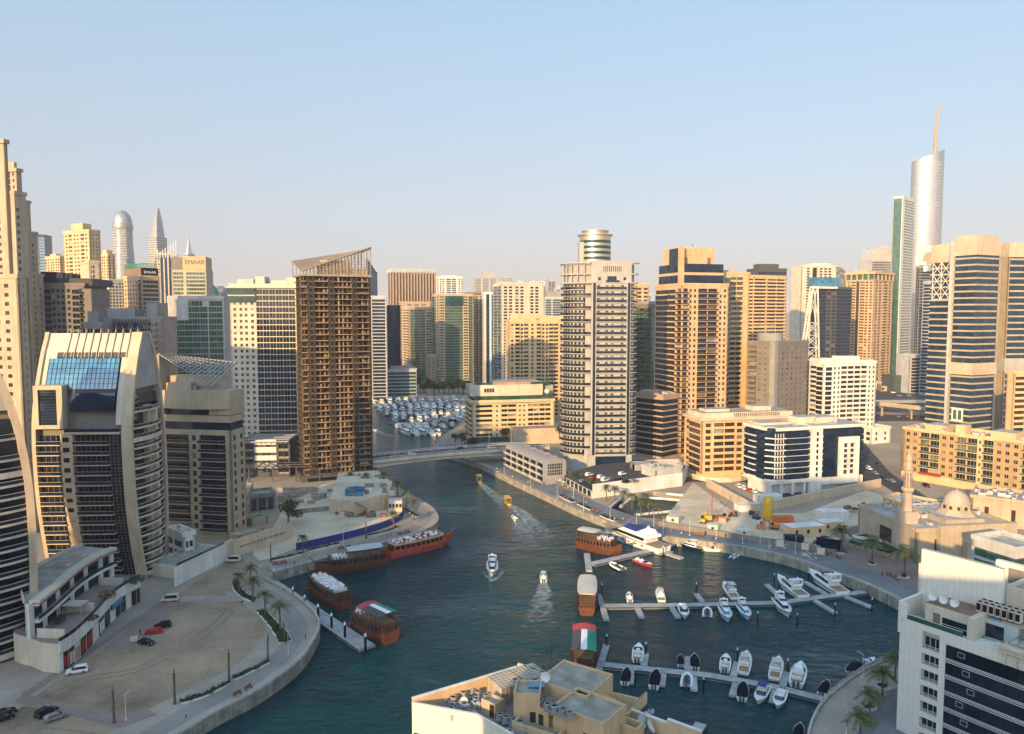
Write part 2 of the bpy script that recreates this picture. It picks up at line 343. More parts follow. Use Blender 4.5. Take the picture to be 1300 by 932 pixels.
class Bld:
    def __init__(s, name, label, cat, p0, p1, depth, top, z0=3.0, wall='beige', pane='g_dark', rail='g_dark', frame='darkmetal', t=.9, core=True,
                 group=None, roof='rooftop', coremat=None):
        d = Vector((p1[0]-p0[0], p1[1]-p0[1])); s.W = d.length; s.D = depth; s.H = top - z0; s.t = t
        s.rz = atan2(d.y, d.x)
        s.root = thing(name, label, cat, (p0[0], p0[1], z0), s.rz, group)
        s.X = Matrix.Translation((p0[0], p0[1], z0)) @ Matrix.Rotation(s.rz, 4, 'Z')
        s.wall = MB(); s.items = {}; s.mk = {}; s.mats = [M[wall], M[roof], M[coremat or wall]]; s.gm = pane; s.fm = frame; s.rm = rail; s.wm = wall
        s.faces = {'F': (0,0,0,s.W), 'L': (0,s.D,-pi/2,s.D), 'R': (s.W,0,pi/2,s.D), 'B': (s.W,s.D,pi,s.W)}
        if core:
            s.wall.box(t,t,0,s.W-t,s.D-t,s.H-.3,2,1,skip='d')
    def fm4(s, face):
        ox, oy, a, L = s.faces[face] if isinstance(face, str) else face
        return Matrix.Translation((ox, oy, 0)) @ Matrix.Rotation(a, 4, 'Z'), L
    def item(s, pname, key, mk, mats, Mx, size):
        if key not in s.mk: s.mk[key] = (mk(), mats)
        s.items.setdefault(pname, []).append((key, Mx, size))
    def facade(s, face, pat, nf, fh, zb=0.0, top=None, win=(.64,.22,.82), rec=.28, par=1.05, proj=1.3, mull=1, every=1):
        """pat: 's2 w3 b4 r3 g5 G1' - widths are relative; s solid, w window, b projecting balcony, r loggia, g glass per floor, G one tall glass strip"""
        X, L = s.fm4(face); t = s.t; toks = [(k[0], float(k[1:])) for k in pat.split()]
        tot = sum(k[1] for k in toks if k[0] != '@'); mi = 0; x = 0.0; zt_ = zb + nf*fh; top = top if top is not None else zt_
        W = s.wall; W.xf = X
        def pane(x0, z0, w, h, y, nm='window', gm=None, mu=mull):
            r = random.random()
            g = gm or (s.gm if r < .80 else ('g_curtain' if r < .89 else ('g_blind' if r < .94 else 'g_dark')))
            s.item(nm, (nm, round(w,2), round(h,2), g), lambda: window_mb(w, h, True, mu), [M[g], M[s.fm]], X @ Matrix.Translation((x0, y, z0)), w*h)
        for ty, wd in toks:
            if ty == '@': mi = int(wd); continue
            w = wd/tot*L; x1 = x + w
            if ty == 's': W.box(x,0,zb,x1,t,top,mi,skip='d')
            elif ty == 'G':
                s.item('glass_strip', ('gs', round(w,2), round(nf*fh,1)), lambda: window_mb(w, nf*fh, False), [M[s.gm], M[s.fm]], X @ Matrix.Translation((x,.3,zb)), w*nf*fh)
                if top > zt_: W.box(x,0,zt_,x1,t,top,mi)
            else:
                if ty in 'wW':
                    f, a, c = win if ty == 'w' else (.84, .2, .84)
                    h0 = x + w*(1-f)/2; h1 = x + w*(1+f)/2
                    W.box(x,0,zb,h0,t,top,mi,skip='d'); W.box(h1,0,zb,x1,t,top,mi,skip='d')
                elif ty in 'gh': h0, h1, a, c = x, x1, .0, (.74 if ty == 'g' else .9)
                else:
                    h0, h1, a, c = x+.12, x1-.12, .0, .86
                    W.box(x,0,zb,h0,t,top,mi,skip='d'); W.box(h1,0,zb,x1,t,top,mi,skip='d')
                for k in range(nf):
                    za = zb + (k+a)*fh; zc = zb + (k+c)*fh
                    nz = zb + (k+1+a)*fh if k < nf-1 else top
                    if k == 0 and a > 0: W.box(h0,0,zb,h1,t,za,mi,skip='dlr')
                    W.box(h0,0,zc,h1,t,nz,mi,skip='lr')
                    if ty in 'wW': pane(h0, za, h1-h0, zc-za, rec)
                    elif ty in 'gh': pane(h0+.02, za, h1-h0-.04, zc-za, .08, 'window_band', s.gm, max(1, int(w/2.2)))
                    else:
                        pane(h0+.02, za+.05, h1-h0-.04, zc-za-.1, t-.04, 'balcony_window', None, max(1, int(w/1.8)))
                        if k % every == 0:
                            rm = s.rm; mats = [M[s.wm], M[rm]]
                            if ty == 'b': s.item('balcony', ('b', round(w,2)), lambda: balcony_mb(h1-h0, proj, par, 1), mats, X @ Matrix.Translation((h0,0,za)), w*fh)
                            else: s.item('balcony_rail', ('r', round(w,2)), lambda: parapet_mb(h1-h0, par, 1), mats, X @ Matrix.Translation((h0,.02,za)), w)
            x = x1
        W.xf = None
    def plain(s, face, zb=0, top=None):
        X, L = s.fm4(face); s.wall.xf = X; s.wall.box(0,0,zb,L,s.t,s.H if top is None else top,0,skip='d'); s.wall.xf = None
    def roof_edge(s, h=1.2, over=.25, th=.35):
        s.wall.band([(0,0),(s.W,0),(s.W,s.D),(0,s.D)], -th, over, s.H-.3, s.H+h, 0, closed=True)
    def part(s, name, mb, mats, M4=None, smooth=None): return mb.build(name, mats, s.root, M4, smooth)
    def plant(s, boxes, m=None, name='plant_room'):
        for x0, y0, x1, y1, h in boxes:
            b = MB(); b.box(x0*s.W, y0*s.D, s.H-.3, x1*s.W, y1*s.D, s.H+h, 0, 1); b.build(name, [M[m or s.wm], M['rooftop']], s.root)
    def acs(s, n, seed=1, x=(.15,.85), y=(.2,.8), z=None, sz=1.0):
        rr = random.Random(seed); me = ac_mesh()
        for k in range(n):
            q = Matrix.Translation((s.W*rr.uniform(*x), s.D*rr.uniform(*y), (s.H-.3) if z is None else z)) @ Matrix.Rotation(rr.choice((0, pi/2)), 4, 'Z') @ Matrix.Scale(sz*rr.uniform(.9,1.5), 4)
            link('air_conditioner', me, s.root, q)
    def finish(s, limit=100, wallsmooth=None):
        inv = s.X.inverted(); cl = inv @ Vector((0,0,CAMZ))
        s.wallobj = s.wall.build('wall', s.mats, s.root)
        for nm, lst in s.items.items():
            def score(it):
                p = it[1].translation; nrm = -(it[1].to_3x3() @ Vector((0,1,0))); v = cl - p
                c = v.normalized().dot(nrm)
                return (it[2] if c > 0.02 else it[2]*1e-6) * max(abs(c), .05) / v.length_squared
            lst.sort(key=score, reverse=True); me = {}
            for key, Mx, sz in lst[:limit]:
                if key not in me: me[key] = s.mk[key][0].mesh(nm, s.mk[key][1])
                link(nm, me[key], s.root, Mx)
            rest = lst[limit:]
            if rest:
                mats = []; big = MB()
                for key, Mx, sz in rest:
                    mb, ms = s.mk[key]; mp = []
                    for q in ms:
                        if q not in mats: mats.append(q)
                        mp.append(mats.index(q))
                    b = len(big.f); big.add(mb, Mx)
                    for i in range(b, len(big.f)): big.m[i] = mp[big.m[i]]
                o = big.build(nm, mats, s.root); o['kind'] = 'stuff'
        return s
_ac = {}
def ac_mesh():
    if 'm' not in _ac:
        b = MB(); b.box(-.9,-.6,.15,.9,.6,1.2,0); b.lathe([(.45,1.2),(.45,1.35),(.38,1.35),(.36,1.28)], 10, m=1)
        for x in (-.75,.7):
            for y in (-.5,.45): b.box(x,y,0,x+.08,y+.08,.15,1)
        _ac['m'] = b.mesh('air_conditioner', [M['palegrey'], M['darkgrey']])
    return _ac['m']
# ------------------------------------------------------------------ ground, quays and water
def pts(l, z=3.0): return [tuple(G(u, v, z).xy) for u, v in l]
QL1 = smoothpath(pts([(-300,1500),(60,1050),(150,985),(238,928),(280,903),(320,883),(360,857),(385,835),(400,813),(406,798),(404,786),(396,775),(380,761),(360,748),(338,737)]), 4)
QL2 = smoothpath(pts([(348,728),(400,713),(450,700),(490,689),(520,681),(545,671),(555,663),(556,655),(548,644),(530,633),(510,622),(497,612),(482,601),(472,590),(466,575),(455,555),(430,525),(405,503)]), 4)
QF = pts([(470,502),(540,505),(602,510)])
QR = smoothpath(pts([(598,520),(588,533),(574,546),(556,556),(551,565),(560,574),(588,582),(612,590),(640,604),(670,618),(700,632),(730,646),(760,658),(800,672),(850,682),(900,689),(950,697),(1000,708),(1050,725),(1100,743),(1155,770),(1210,800)]), 3)
QR2 = smoothpath(pts([(1180,822),(1137,834),(1100,849),(1070,869),(1046,890),(1031,914),(1024,938),(1018,975),(1020,1080),(1060,1500)]), 4)
# dark excavation beside the promenade
PIT = pts([(770,645),(786,630),(830,624),(880,628),(915,636),(926,648),(905,660),(850,660),(805,656)])
land = QL1 + QL2 + QF + QR + QR2 + [(260,-300),(9000,-300),(16000,20000),(-16000,20000),(-9000,-300),(-200,-300)]
def ground_mat(name, c1, c2, scale, rough=.95, c3=None, speck=.15, bump=.25):
    m, t, b = base_mat(name); N = t.nodes; L = t.links; b.inputs['Roughness'].default_value = rough; b.inputs['Specular IOR Level'].default_value = .2
    ge = N.new('ShaderNodeNewGeometry')
    n1 = N.new('ShaderNodeTexNoise'); n1.inputs['Scale'].default_value = scale; n1.inputs['Detail'].default_value = 8; n1.inputs['Roughness'].default_value = .65
    L.new(ge.outputs['Position'], n1.inputs['Vector'])
    cr = N.new('ShaderNodeValToRGB'); e = cr.color_ramp.elements
    e[0].position = .36; e[0].color = (*c1, 1); e[1].position = .64; e[1].color = (*c2, 1)
    if c3: x = cr.color_ramp.elements.new(.5); x.color = (*c3, 1)
    L.new(n1.outputs['Fac'], cr.inputs[0])
    n2 = N.new('ShaderNodeTexNoise'); n2.inputs['Scale'].default_value = 1.3; n2.inputs['Detail'].default_value = 6; L.new(ge.outputs['Position'], n2.inputs['Vector'])
    mr = N.new('ShaderNodeMapRange'); mr.inputs[1].default_value = .3; mr.inputs[2].default_value = .7; mr.inputs[3].default_value = 1-speck; mr.inputs[4].default_value = 1+speck
    L.new(n2.outputs['Fac'], mr.inputs[0])
    mx = N.new('ShaderNodeVectorMath'); mx.operation = 'SCALE'; L.new(cr.outputs[0], mx.inputs[0]); L.new(mr.outputs[0], mx.inputs['Scale'])
    L.new(mx.outputs[0], b.inputs['Base Color'])
    if bump:
        bp = N.new('ShaderNodeBump'); bp.inputs['Strength'].default_value = bump; bp.inputs['Distance'].default_value = .3
        L.new(n2.outputs['Fac'], bp.inputs['Height']); L.new(bp.outputs[0], b.inputs['Normal'])
    return m
def paving_mat(name, c, c2, sx=.8, sy=.8, rot=0):
    m, t, b = base_mat(name); N = t.nodes; L = t.links; b.inputs['Roughness'].default_value = .85; b.inputs['Specular IOR Level'].default_value = .25
    ge = N.new('ShaderNodeNewGeometry'); br = N.new('ShaderNodeTexBrick'); mp = N.new('ShaderNodeMapping'); mp.inputs['Rotation'].default_value = (0, 0, R(rot))
    L.new(ge.outputs['Position'], mp.inputs[0]); L.new(mp.outputs[0], br.inputs['Vector'])
    br.inputs['Scale'].default_value = 1; br.inputs['Brick Width'].default_value = sx*2; br.inputs['Row Height'].default_value = sy
    br.inputs['Color1'].default_value = (*c, 1); br.inputs['Color2'].default_value = (*c2, 1); br.inputs['Mortar'].default_value = (*[x*.6 for x in c], 1); br.inputs['Mortar Size'].default_value = .03
    n = N.new('ShaderNodeTexNoise'); n.inputs['Scale'].default_value = .09; n.inputs['Detail'].default_value = 7; L.new(ge.outputs['Position'], n.inputs['Vector'])
    mr = N.new('ShaderNodeMapRange'); mr.inputs[1].default_value = .3; mr.inputs[2].default_value = .7; mr.inputs[3].default_value = .78; mr.inputs[4].default_value = 1.1; L.new(n.outputs['Fac'], mr.inputs[0])
    mx = N.new('ShaderNodeVectorMath'); mx.operation = 'SCALE'; L.new(br.outputs[0], mx.inputs[0]); L.new(mr.outputs[0], mx.inputs['Scale']); L.new(mx.outputs[0], b.inputs['Base Color'])
    return m
M['ground'] = ground_mat('ground', (.27,.215,.155), (.36,.29,.21), .02)
M['sand'] = ground_mat('sand', (.17,.122,.078), (.38,.275,.175), .035, c3=(.28,.205,.132), speck=.12)
M['paleSand'] = ground_mat('pale_sand', (.43,.34,.23), (.62,.50,.35), .06, c3=(.54,.435,.30), speck=.12)
M['asphalt'] = ground_mat('asphalt', (.05,.05,.052), (.075,.073,.07), .05, speck=.1, bump=.05)
M['paving'] = paving_mat('paving', (.38,.31,.245), (.335,.275,.215))
M['paving_grey'] = paving_mat('paving_grey', (.20,.195,.195), (.17,.17,.172), .6, .6)
M['paving_dark'] = paving_mat('paving_dark', (.29,.255,.215), (.26,.23,.195), .5, .5, 20)
M['paving_pink'] = paving_mat('paving_pink', (.30,.215,.17), (.25,.185,.155), .5, .5, 35)
M['quay'] = mat('quay', (.34,.31,.25), var=.35, streak=.35, scale=.4)
M['rock'] = ground_mat('rock', (.035,.033,.028), (.09,.085,.07), .5, bump=.8)
M['track'] = ground_mat('track', (.21,.155,.10), (.31,.23,.145), .15, speck=.2)
M['soil'] = ground_mat('soil', (.03,.035,.015), (.07,.08,.03), 1.2, bump=.6)

def rings(poly, z0, z1, mb, m):
    n = len(poly)
    for i in range(n):
        a, b = poly[i], poly[(i+1) % n]; mb.face(((*a,z0),(*b,z0),(*b,z1),(*a,z1)), m)
mb = MB()
vl = [[Vector((p[0], p[1], 0)) for p in land], [Vector((p[0], p[1], 0)) for p in PIT]]
flatv = vl[0] + vl[1]; ids = [mb.vert((p.x, p.y, 3.0)) for p in flatv]
for t in tessellate_polygon(vl):
    a, b, c = (flatv[k] for k in t)
    t = list(t)
    if (b.x-a.x)*(c.y-a.y) - (b.y-a.y)*(c.x-a.x) < 0: t.reverse()
    mb.idx([ids[k] for k in t], 0)
tag(mb.build('ground', [M['ground']]), kind='structure')
mb = MB(); q = QL1 + QL2 + QF + QR + QR2
for a, b in zip(q, q[1:]): mb.face(((*a,-4),(*b,-4),(*b,3),(*a,3)), 0)
tag(mb.build('quay_wall', [M['quay']]), kind='structure')
mb = MB()
for qq in (QL1, QL2, QR, QR2): mb.band(qq, -.55, .12, 2.6, 3.38, 0)
tag(mb.build('quay_coping', [M['quay']]), kind='structure')
mb = MB(); rings(PIT, -6, 3, mb, 0); mb.flat(PIT, -5.9, 1)
tag(mb.build('excavation', [M['concrete'], M['rock']]), kind='structure')

# water: deep teal, short wind ripples over longer swell
m, t, b = base_mat('water'); N = t.nodes; L = t.links
b.inputs['Base Color'].default_value = (.004,.028,.034,1); b.inputs['Roughness'].default_value = .09; b.inputs['IOR'].default_value = 1.33; b.inputs['Specular IOR Level'].default_value = .27
ge = N.new('ShaderNodeNewGeometry'); mp = N.new('ShaderNodeMapping'); mp.inputs['Rotation'].default_value = (0,0,R(25)); mp.inputs['Scale'].default_value = (.75,1.25,1)
L.new(ge.outputs['Position'], mp.inputs[0])
def nz(sc, det, rough=.6, dist=0):
    n = N.new('ShaderNodeTexNoise'); n.inputs['Scale'].default_value = sc; n.inputs['Detail'].default_value = det; n.inputs['Roughness'].default_value = rough; n.inputs['Distortion'].default_value = dist
    L.new(mp.outputs[0], n.inputs['Vector']); return n.outputs['Fac']
a1 = nz(.11, 2); a2 = nz(.42, 4, .65, .6); a3 = nz(.03, 2)
cr = N.new('ShaderNodeMapRange'); cr.inputs[1].default_value = .35; cr.inputs[2].default_value = .65; cr.inputs[3].default_value = .2; cr.inputs[4].default_value = 1.4
L.new(a3, cr.inputs[0])
mu = N.new('ShaderNodeMath'); mu.operation = 'MULTIPLY'; L.new(a2, mu.inputs[0]); L.new(cr.outputs[0], mu.inputs[1])
m2 = N.new('ShaderNodeMath'); m2.operation = 'MULTIPLY_ADD'; L.new(a1, m2.inputs[0]); m2.inputs[1].default_value = 1.2; L.new(mu.outputs[0], m2.inputs[2])
bp = N.new('ShaderNodeBump'); bp.inputs['Strength'].default_value = 1.0; bp.inputs['Distance'].default_value = .9
L.new(m2.outputs[0], bp.inputs['Height']); L.new(bp.outputs[0], b.inputs['Normal'])
cc = N.new('ShaderNodeMix'); cc.data_type = 'RGBA'; cc.inputs[6].default_value = (.001,.020,.026,1); cc.inputs[7].default_value = (.002,.050,.055,1)
L.new(a3, cc.inputs[0]); L.new(cc.outputs[2], b.inputs['Base Color'])
M['water'] = m
mb = MB(); mb.face(((-900,-280,0),(900,-280,0),(900,1100,0),(-900,1100,0)))
tag(mb.build('water', [M['water']]), kind='structure')

def sheet(name, poly, z, m):
    mb = MB(); mb.flat(poly, z, 0); return tag(mb.build(name, [M[m]]), kind='structure')
def strip(name, path, o0, o1, z, m):
    A = offset(path, o0); B = offset(path, o1); mb = MB()
    for i in range(len(path)-1): mb.face([(*p, z) for p in (A[i], B[i], B[i+1], A[i+1])] if o1 > o0 else [(*p, z) for p in (B[i], A[i], A[i+1], B[i+1])])
    return tag(mb.build(name, [M[m]]), kind='structure')
# left bank
LOT = smoothpath(pts([(40,887),(90,852),(150,812),(205,772),(240,745),(290,712),(300,705),(318,722),(326,745),(336,770),(341,795),(338,820),(325,840),(290,858),(240,882),(190,902),(140,912),(85,900),(40,887)]), 3)
sheet('sand_lot', LOT, 3.02, 'sand')
sheet('sand_lot', pts([(-60,960),(30,896),(80,905),(150,918),(165,940),(120,990),(-30,1100)]), 3.022, 'sand')
strip('promenade', QL1, -14.5, -.5, 3.03, 'paving'); strip('promenade', QL2[:58], -12, -.5, 3.03, 'paving')
strip('promenade_path', QL1, -8.5, -3.2, 3.045, 'paving_dark'); strip('promenade_path', QL2[:58], -8.2, -3.0, 3.045, 'paving_dark')
sheet('pavement', pts([(-60,925),(-60,900),(40,838),(120,790),(215,738),(300,694),(309,700),(225,752),(130,812),(30,878),(-20,910)]), 3.035, 'paving')
sheet('paver_yard', pts([(131,823),(205,766),(228,762),(214,785),(182,820)]), 3.05, 'paving_pink')
sheet('paver_yard', pts([(225,764),(231,757),(302,756),(312,763)]), 3.05, 'paving')
sheet('paver_yard', pts([(32,879),(43,884),(150,908),(190,902),(200,908),(150,925),(80,906),(18,892)]), 3.05, 'paving_pink')
strip('kerb_strip', pts([(30,882),(130,815),(205,764)]), -.5, 1.6, 3.055, 'paving_pink')
for k_, (pp_, w_) in enumerate((([(60,880),(110,860),(180,845),(260,800),(300,760)],.4),([(66,883),(116,864),(186,849),(268,803),(309,762)],.4),([(20,925),(70,925),(120,932)],.4))):
    strip('tyre_track', smoothpath(pts(pp_), 5), -w_, w_, 3.028+.002*k_, 'track')
# construction site on the left bank
sheet('building_site', smoothpath(pts([(318,690),(345,672),(368,640),(430,610),(500,632),(514,650),(508,661),(480,672),(430,685),(374,697),(330,712),(318,690)]), 3), 3.025, 'paleSand')
# right bank
strip('promenade', QR[12:], -15, -.5, 3.03, 'paving_grey'); strip('promenade', QR2, -9, -.5, 3.03, 'paving'); strip('promenade_road', QR2, -19, -9, 3.04, 'paving_grey')
strip('promenade_edge', QR[12:], -2.6, -.56, 3.05, 'paving')
sheet('building_site', pts([(790,640),(840,618),(880,612),(930,650),(1020,652),(1100,622),(1150,640),(1110,664),(1080,668),(1040,690),(960,685),(900,676),(840,664)][2:]), 3.035, 'paleSand')
sheet('building_site', pts([(830,664),(905,662),(930,650),(960,660),(1040,690),(960,685),(900,676)]), 3.04, 'paleSand')
sheet('service_road', pts([(860,612),(945,612),(990,642),(1115,612),(1180,655),(1190,640),(1130,600),(1095,560),(1060,560),(1090,600),(1000,625),(930,600),(880,598)]), 3.045, 'asphalt')
sheet('plaza', pts([(1040,690),(1085,668),(1120,664),(1160,690),(1220,720),(1240,760),(1160,745),(1090,720),(1050,705)]), 3.05, 'paving_pink')
# motorway and its verge far off to the right
for k, (v0, v1) in enumerate(((496,507),(512,522),(527,534))):
    sheet('motorway', pts([(1095,v0),(1330,v0-2),(1330,v1),(1095,v1+1)]), 3.05, 'asphalt')

# evening haze: one even box of thin air round the whole place
m = bpy.data.materials.new('haze'); m.use_nodes = True; t = m.node_tree; t.nodes.clear()
pv = t.nodes.new('ShaderNodeVolumePrincipled'); mo = t.nodes.new('ShaderNodeOutputMaterial'); t.links.new(pv.outputs[0], mo.inputs['Volume'])
pv.inputs['Color'].default_value = (.91,.91,.96,1); pv.inputs['Density'].default_value = .00008; pv.inputs['Anisotropy'].default_value = 0.0
mb = MB(); mb.box(-16500,-420,-7.2,16500,20600,430)
tag(mb.build('haze', [m]), kind='stuff')
# ------------------------------------------------------------------ towers, from the nearer rows to the far skyline
def rep(s, n, sep=' '): return sep.join([s]*n)
def tower(name, label, uL, uM, uR, v, Y, a, depth=None, fh=3.3, front=None, side=None, sides='FL', z0=3.0, edge=1.3, top=None, limit=100, cat='tower', vm=None, **kw):
    """tower with two faces seen: front along the right-hand face, side along the left-hand one"""
    fk = {k: kw.pop(k) for k in ('win','rec','par','proj','mull','every') if k in kw}
    p0, p1, D = near(uL, uM, uR, v, Y, a); D = depth if depth is not None else D
    zt_ = zt(v, Y) if top is None else top
    b = Bld(name, label, cat, p0, p1, D, zt_, z0, **kw)
    nf = max(1, int((b.H - 1.5) / fh)); zb = b.H - nf*fh - 1.5
    b.nf, b.fh, b.zb = nf, fh, zb
    for f in 'FLRB':
        pat = front if f in 'F' else (side if f in sides else None)
        if pat is None: b.plain(f)
        else:
            if zb > .05:
                X, L = b.fm4(f); b.wall.xf = X; b.wall.box(0,0,0,L,b.t,zb,0,skip='d'); b.wall.xf = None
            b.facade(f, pat, nf, fh, zb, top=b.H, **fk)
    if edge: b.roof_edge(edge)
    return b
# --- left half
b = tower('white_tower', 'white tower with dark gridded glass on its right half, just left of the unfinished tower', 289, 291, 376, 363, 425, 5, depth=28, fh=3.35,
    front='s1 w2.4 s.4 w2.4 w2.4 s.3 w2.6 s.5 '+rep('h3',6)+' s.6', wall='cream', pane='g_dark', frame='whitemetal', win=(.5,.28,.8))
b.plant([(.08,.2,.32,.7,4),(.36,.15,.5,.6,5.5),(.54,.3,.8,.8,3.5),(.82,.2,.98,.6,5)]); b.acs(6)
mb = MB(); mb.box(-.8,-1.2,b.H-9,b.W*.38,.02,b.H-1.2,1); mb.box(-1,-1.6,b.H-1.2,b.W+.5,0,b.H-.2,0); mb.box(-.8,-1.3,b.H-5.6,b.W*.38,0.03,b.H-5,0)
b.part('sky_lounge', mb, [M['cream'], M['g_teal']]); b.finish()

b = tower('concrete_block', 'low dark half-built concrete block with bare white centre panel beside the unfinished tower', 304, 306, 368, 557, 398, 4, depth=26, fh=4.2, top=zt(557,398)-1,
    front='r4 r4 s6 w3 w3 s5 r4 r4', wall='darkgrey', pane='g_dark', rail='concrete', roof='concrete', cat='building', edge=0)
mb = MB(); x0, x1 = b.W*.27, b.W*.72
for k in range(4): mb.box(x0,-.5,5+k*4.2-.3,x1,-.02,8.2+k*4.2-.9 if k % 2 else 7.6+k*4.2,0)
b.part('white_panel', mb, [M['white']])
mb = MB()
for k in range(10): x = b.W*(k+.5)/10; mb.box(x-.15,-4,b.H-1,x+.15,b.D,b.H-.5); 
for k in range(4): y = -3.5+k*7; mb.box(0,y,b.H-.5,b.W,y+.3,b.H)
b.part('roof_pergola', mb, [M['steel']])
mb = MB()
for k in range(14): x = -6+k*4.2; mb.box(x,-14,7.2,x+.4,-.6,7.7)
for k in range(3): mb.box(-6,-14+k*6,7.7,b.W+14,-13.6+k*6,8.1)
for k in range(5): mb.box(-5+k*12,-13.5,0,-4.4+k*12,-12.9,7.2)
b.part('podium_pergola', mb, [M['darkgrey']]); b.finish()

b = tower('tan_sign_tower', 'tan tower with dark glass corner and a dark EMAAR sign under green lattice', 156, 179, 202, 349, 560, 48, fh=3.2,
    front='s.3 '+rep('g4',4)+' s.3', side='s1 w3 w3 w3 s.6 w3 w3 s.4 b4', wall='amber', pane='g_navy', frame='tan', top=zt(336,560)-9, win=(.55,.3,.8))
mb = MB(); mb.box(1,1,b.H-.2,b.W-1,b.D-1,b.H+7,0,1)
b.part('sign_storey', mb, [M['brown'], M['rooftop']])
mb = MB()
for k in range(9):
    y = 1+(b.D-2)*k/9; y2 = y+(b.D-2)/9
    mb.tube((.8,y,b.H+7),(.8,y2,b.H+10),.25,4); mb.tube((.8,y,b.H+10),(.8,y2,b.H+7),.25,4)
mb.tube((.8,1,b.H+10),(.8,b.D-1,b.H+10),.25,4); mb.tube((.8,1,b.H+10),(b.W-1,1,b.H+10),.25,4)
for k in range(5):
    x = 1+(b.W-2)*k/5; x2 = x+(b.W-2)/5; mb.tube((x,.9,b.H+7),(x2,.9,b.H+10),.25,4); mb.tube((x,.9,b.H+10),(x2,.9,b.H+7),.25,4)
b.part('roof_lattice', mb, [M['green']])
def sign(b, text, size, loc, rot, m, name='lettering', parent=None, ext=.15):
    cu = bpy.data.curves.new(name, 'FONT'); cu.body = text; cu.size = size; cu.extrude = ext; cu.align_x = 'CENTER'; cu.align_y = 'CENTER'; cu.materials.append(M[m])
    tmp = bpy.data.objects.new(name, cu); COL.objects.link(tmp); dg = bpy.context.evaluated_depsgraph_get(); dg.update()
    me = bpy.data.meshes.new_from_object(tmp.evaluated_get(dg)); me.name = name
    if not me.materials: me.materials.append(M[m])
    bpy.data.objects.remove(tmp)
    o = bpy.data.objects.new(name, me); COL.objects.link(o); o.parent = parent or b.root; o.location = loc; o.rotation_euler = rot; return o
mb = MB(); mb.box(.5,.3,b.H+.5,b.W-.5,.96,b.H+6.6); p = b.part('sign_board', mb, [M['black']])
sign(b, 'EMAAR', min(4.6, b.W*.21), (b.W/2,.15,b.H+3.5), (pi/2,0,0), 'gelcoat', parent=p); b.finish()

b = tower('striped_sign_tower', 'pale tower of horizontal bands with EMAAR lettering on its blank top', 214, 217, 261, 326, 700, 10, depth=26, fh=3.6, top=zt(342,700),
    front='g2 g4 g4 g4 s3.2 g4 g4 g4 g4 g4 g4', wall='beige', pane='g_green', frame='beige')
mb = MB(); mb.box(0,-.3,b.H-.2,b.W*.33,b.D,b.H+11,1); mb.box(b.W*.33,-.4,b.H-.2,b.W,b.D,b.H+12,0); b.part('blank_top', mb, [M['amber'], M['taupe']])
sign(b, 'EMAAR', 5.4, (b.W*.68,-.62,b.H+6.6), (pi/2,0,0), 'taupe'); b.finish()

b = tower('green_glass_tower', 'dark green glass tower in a pale grey frame behind the canopy-topped balcony tower', 211, 213, 284, 378, 470, 8, depth=24, fh=3.7,
    front=rep('h4',5)+' s.5 h4 h4', wall='palegrey', pane='g_green', frame='palegrey')
mb = MB(); mb.box(-.4,-.5,b.H-14,b.W*.36,b.D,b.H+.8,0); mb.box(b.W*.36,-.45,b.H-1,b.W,b.D,b.H+.7,0); mb.box(b.W*.62,-.5,b.H-5.4,b.W*.74,-.1,b.H-2,0); b.part('frame_head', mb, [M['palegrey']]); b.finish()

b = tower('dark_capped_tower', 'grey brown tower with navy cap and navy glass bays beside the stepped beige high-rises', 49, 52, 107, 362, 430, 6, depth=30, fh=3.4,
    front='g3 g2.2 w2.6 w2.6 w2.6 s.6 w2.6 s.5 g4 b3', wall='taupe', pane='g_navy', frame='taupe')
mb = MB(); mb.box(0,.3,b.H-.3,b.W*.36,b.D,b.H+7.5,0); mb.box(b.W*.36,2,b.H-.3,b.W*1.15,b.D,b.H+4,1); b.part('roof_cap', mb, [M['g_navy'], M['darkgrey']])
mb = MB(); mb.box(b.W,-1,0,b.W+4,b.D*.8,b.H-2,0); b.part('stair_slab', mb, [M['taupe']]); b.finish()

b = tower('beige_slab_tower', 'plain beige slab standing between the navy-capped tower and the tan sign tower', 101, 113, 126, 333, 520, 40, fh=3.3, front='w2 w2 s3', side='s4', wall='beige', pane='g_brown'); b.finish(60)
b = tower('grey_block', 'dark grey office block behind the sloping glass roof', 126, 128, 206, 405, 420, 4, depth=22, fh=3.4, front=rep('r3 w2',8), wall='grey', pane='g_dark', cat='building')
mb = MB()
for k in range(12):
    x = b.W*.2+b.W*.6*k/12; x2 = x+b.W*.05; mb.tube((x,-.3,b.H-8),(x2,-.3,b.H),.2,4); mb.tube((x,-.3,b.H),(x2,-.3,b.H-8),.2,4)
b.part('lattice_screen', mb, [M['darkmetal']])
b.plant([(.05,.2,.5,.8,6),(.72,.1,.9,.8,9)]); b.finish(60)
b = tower('low_grey_block', 'grey block with glass bays beneath the beige slab tower', 98, 103, 130, 412, 400, 12, depth=18, fh=3.4, front='g3 w2 g3', wall='grey', pane='g_navy', cat='building'); b.plant([(.2,.2,.7,.8,7)]); b.finish(40)

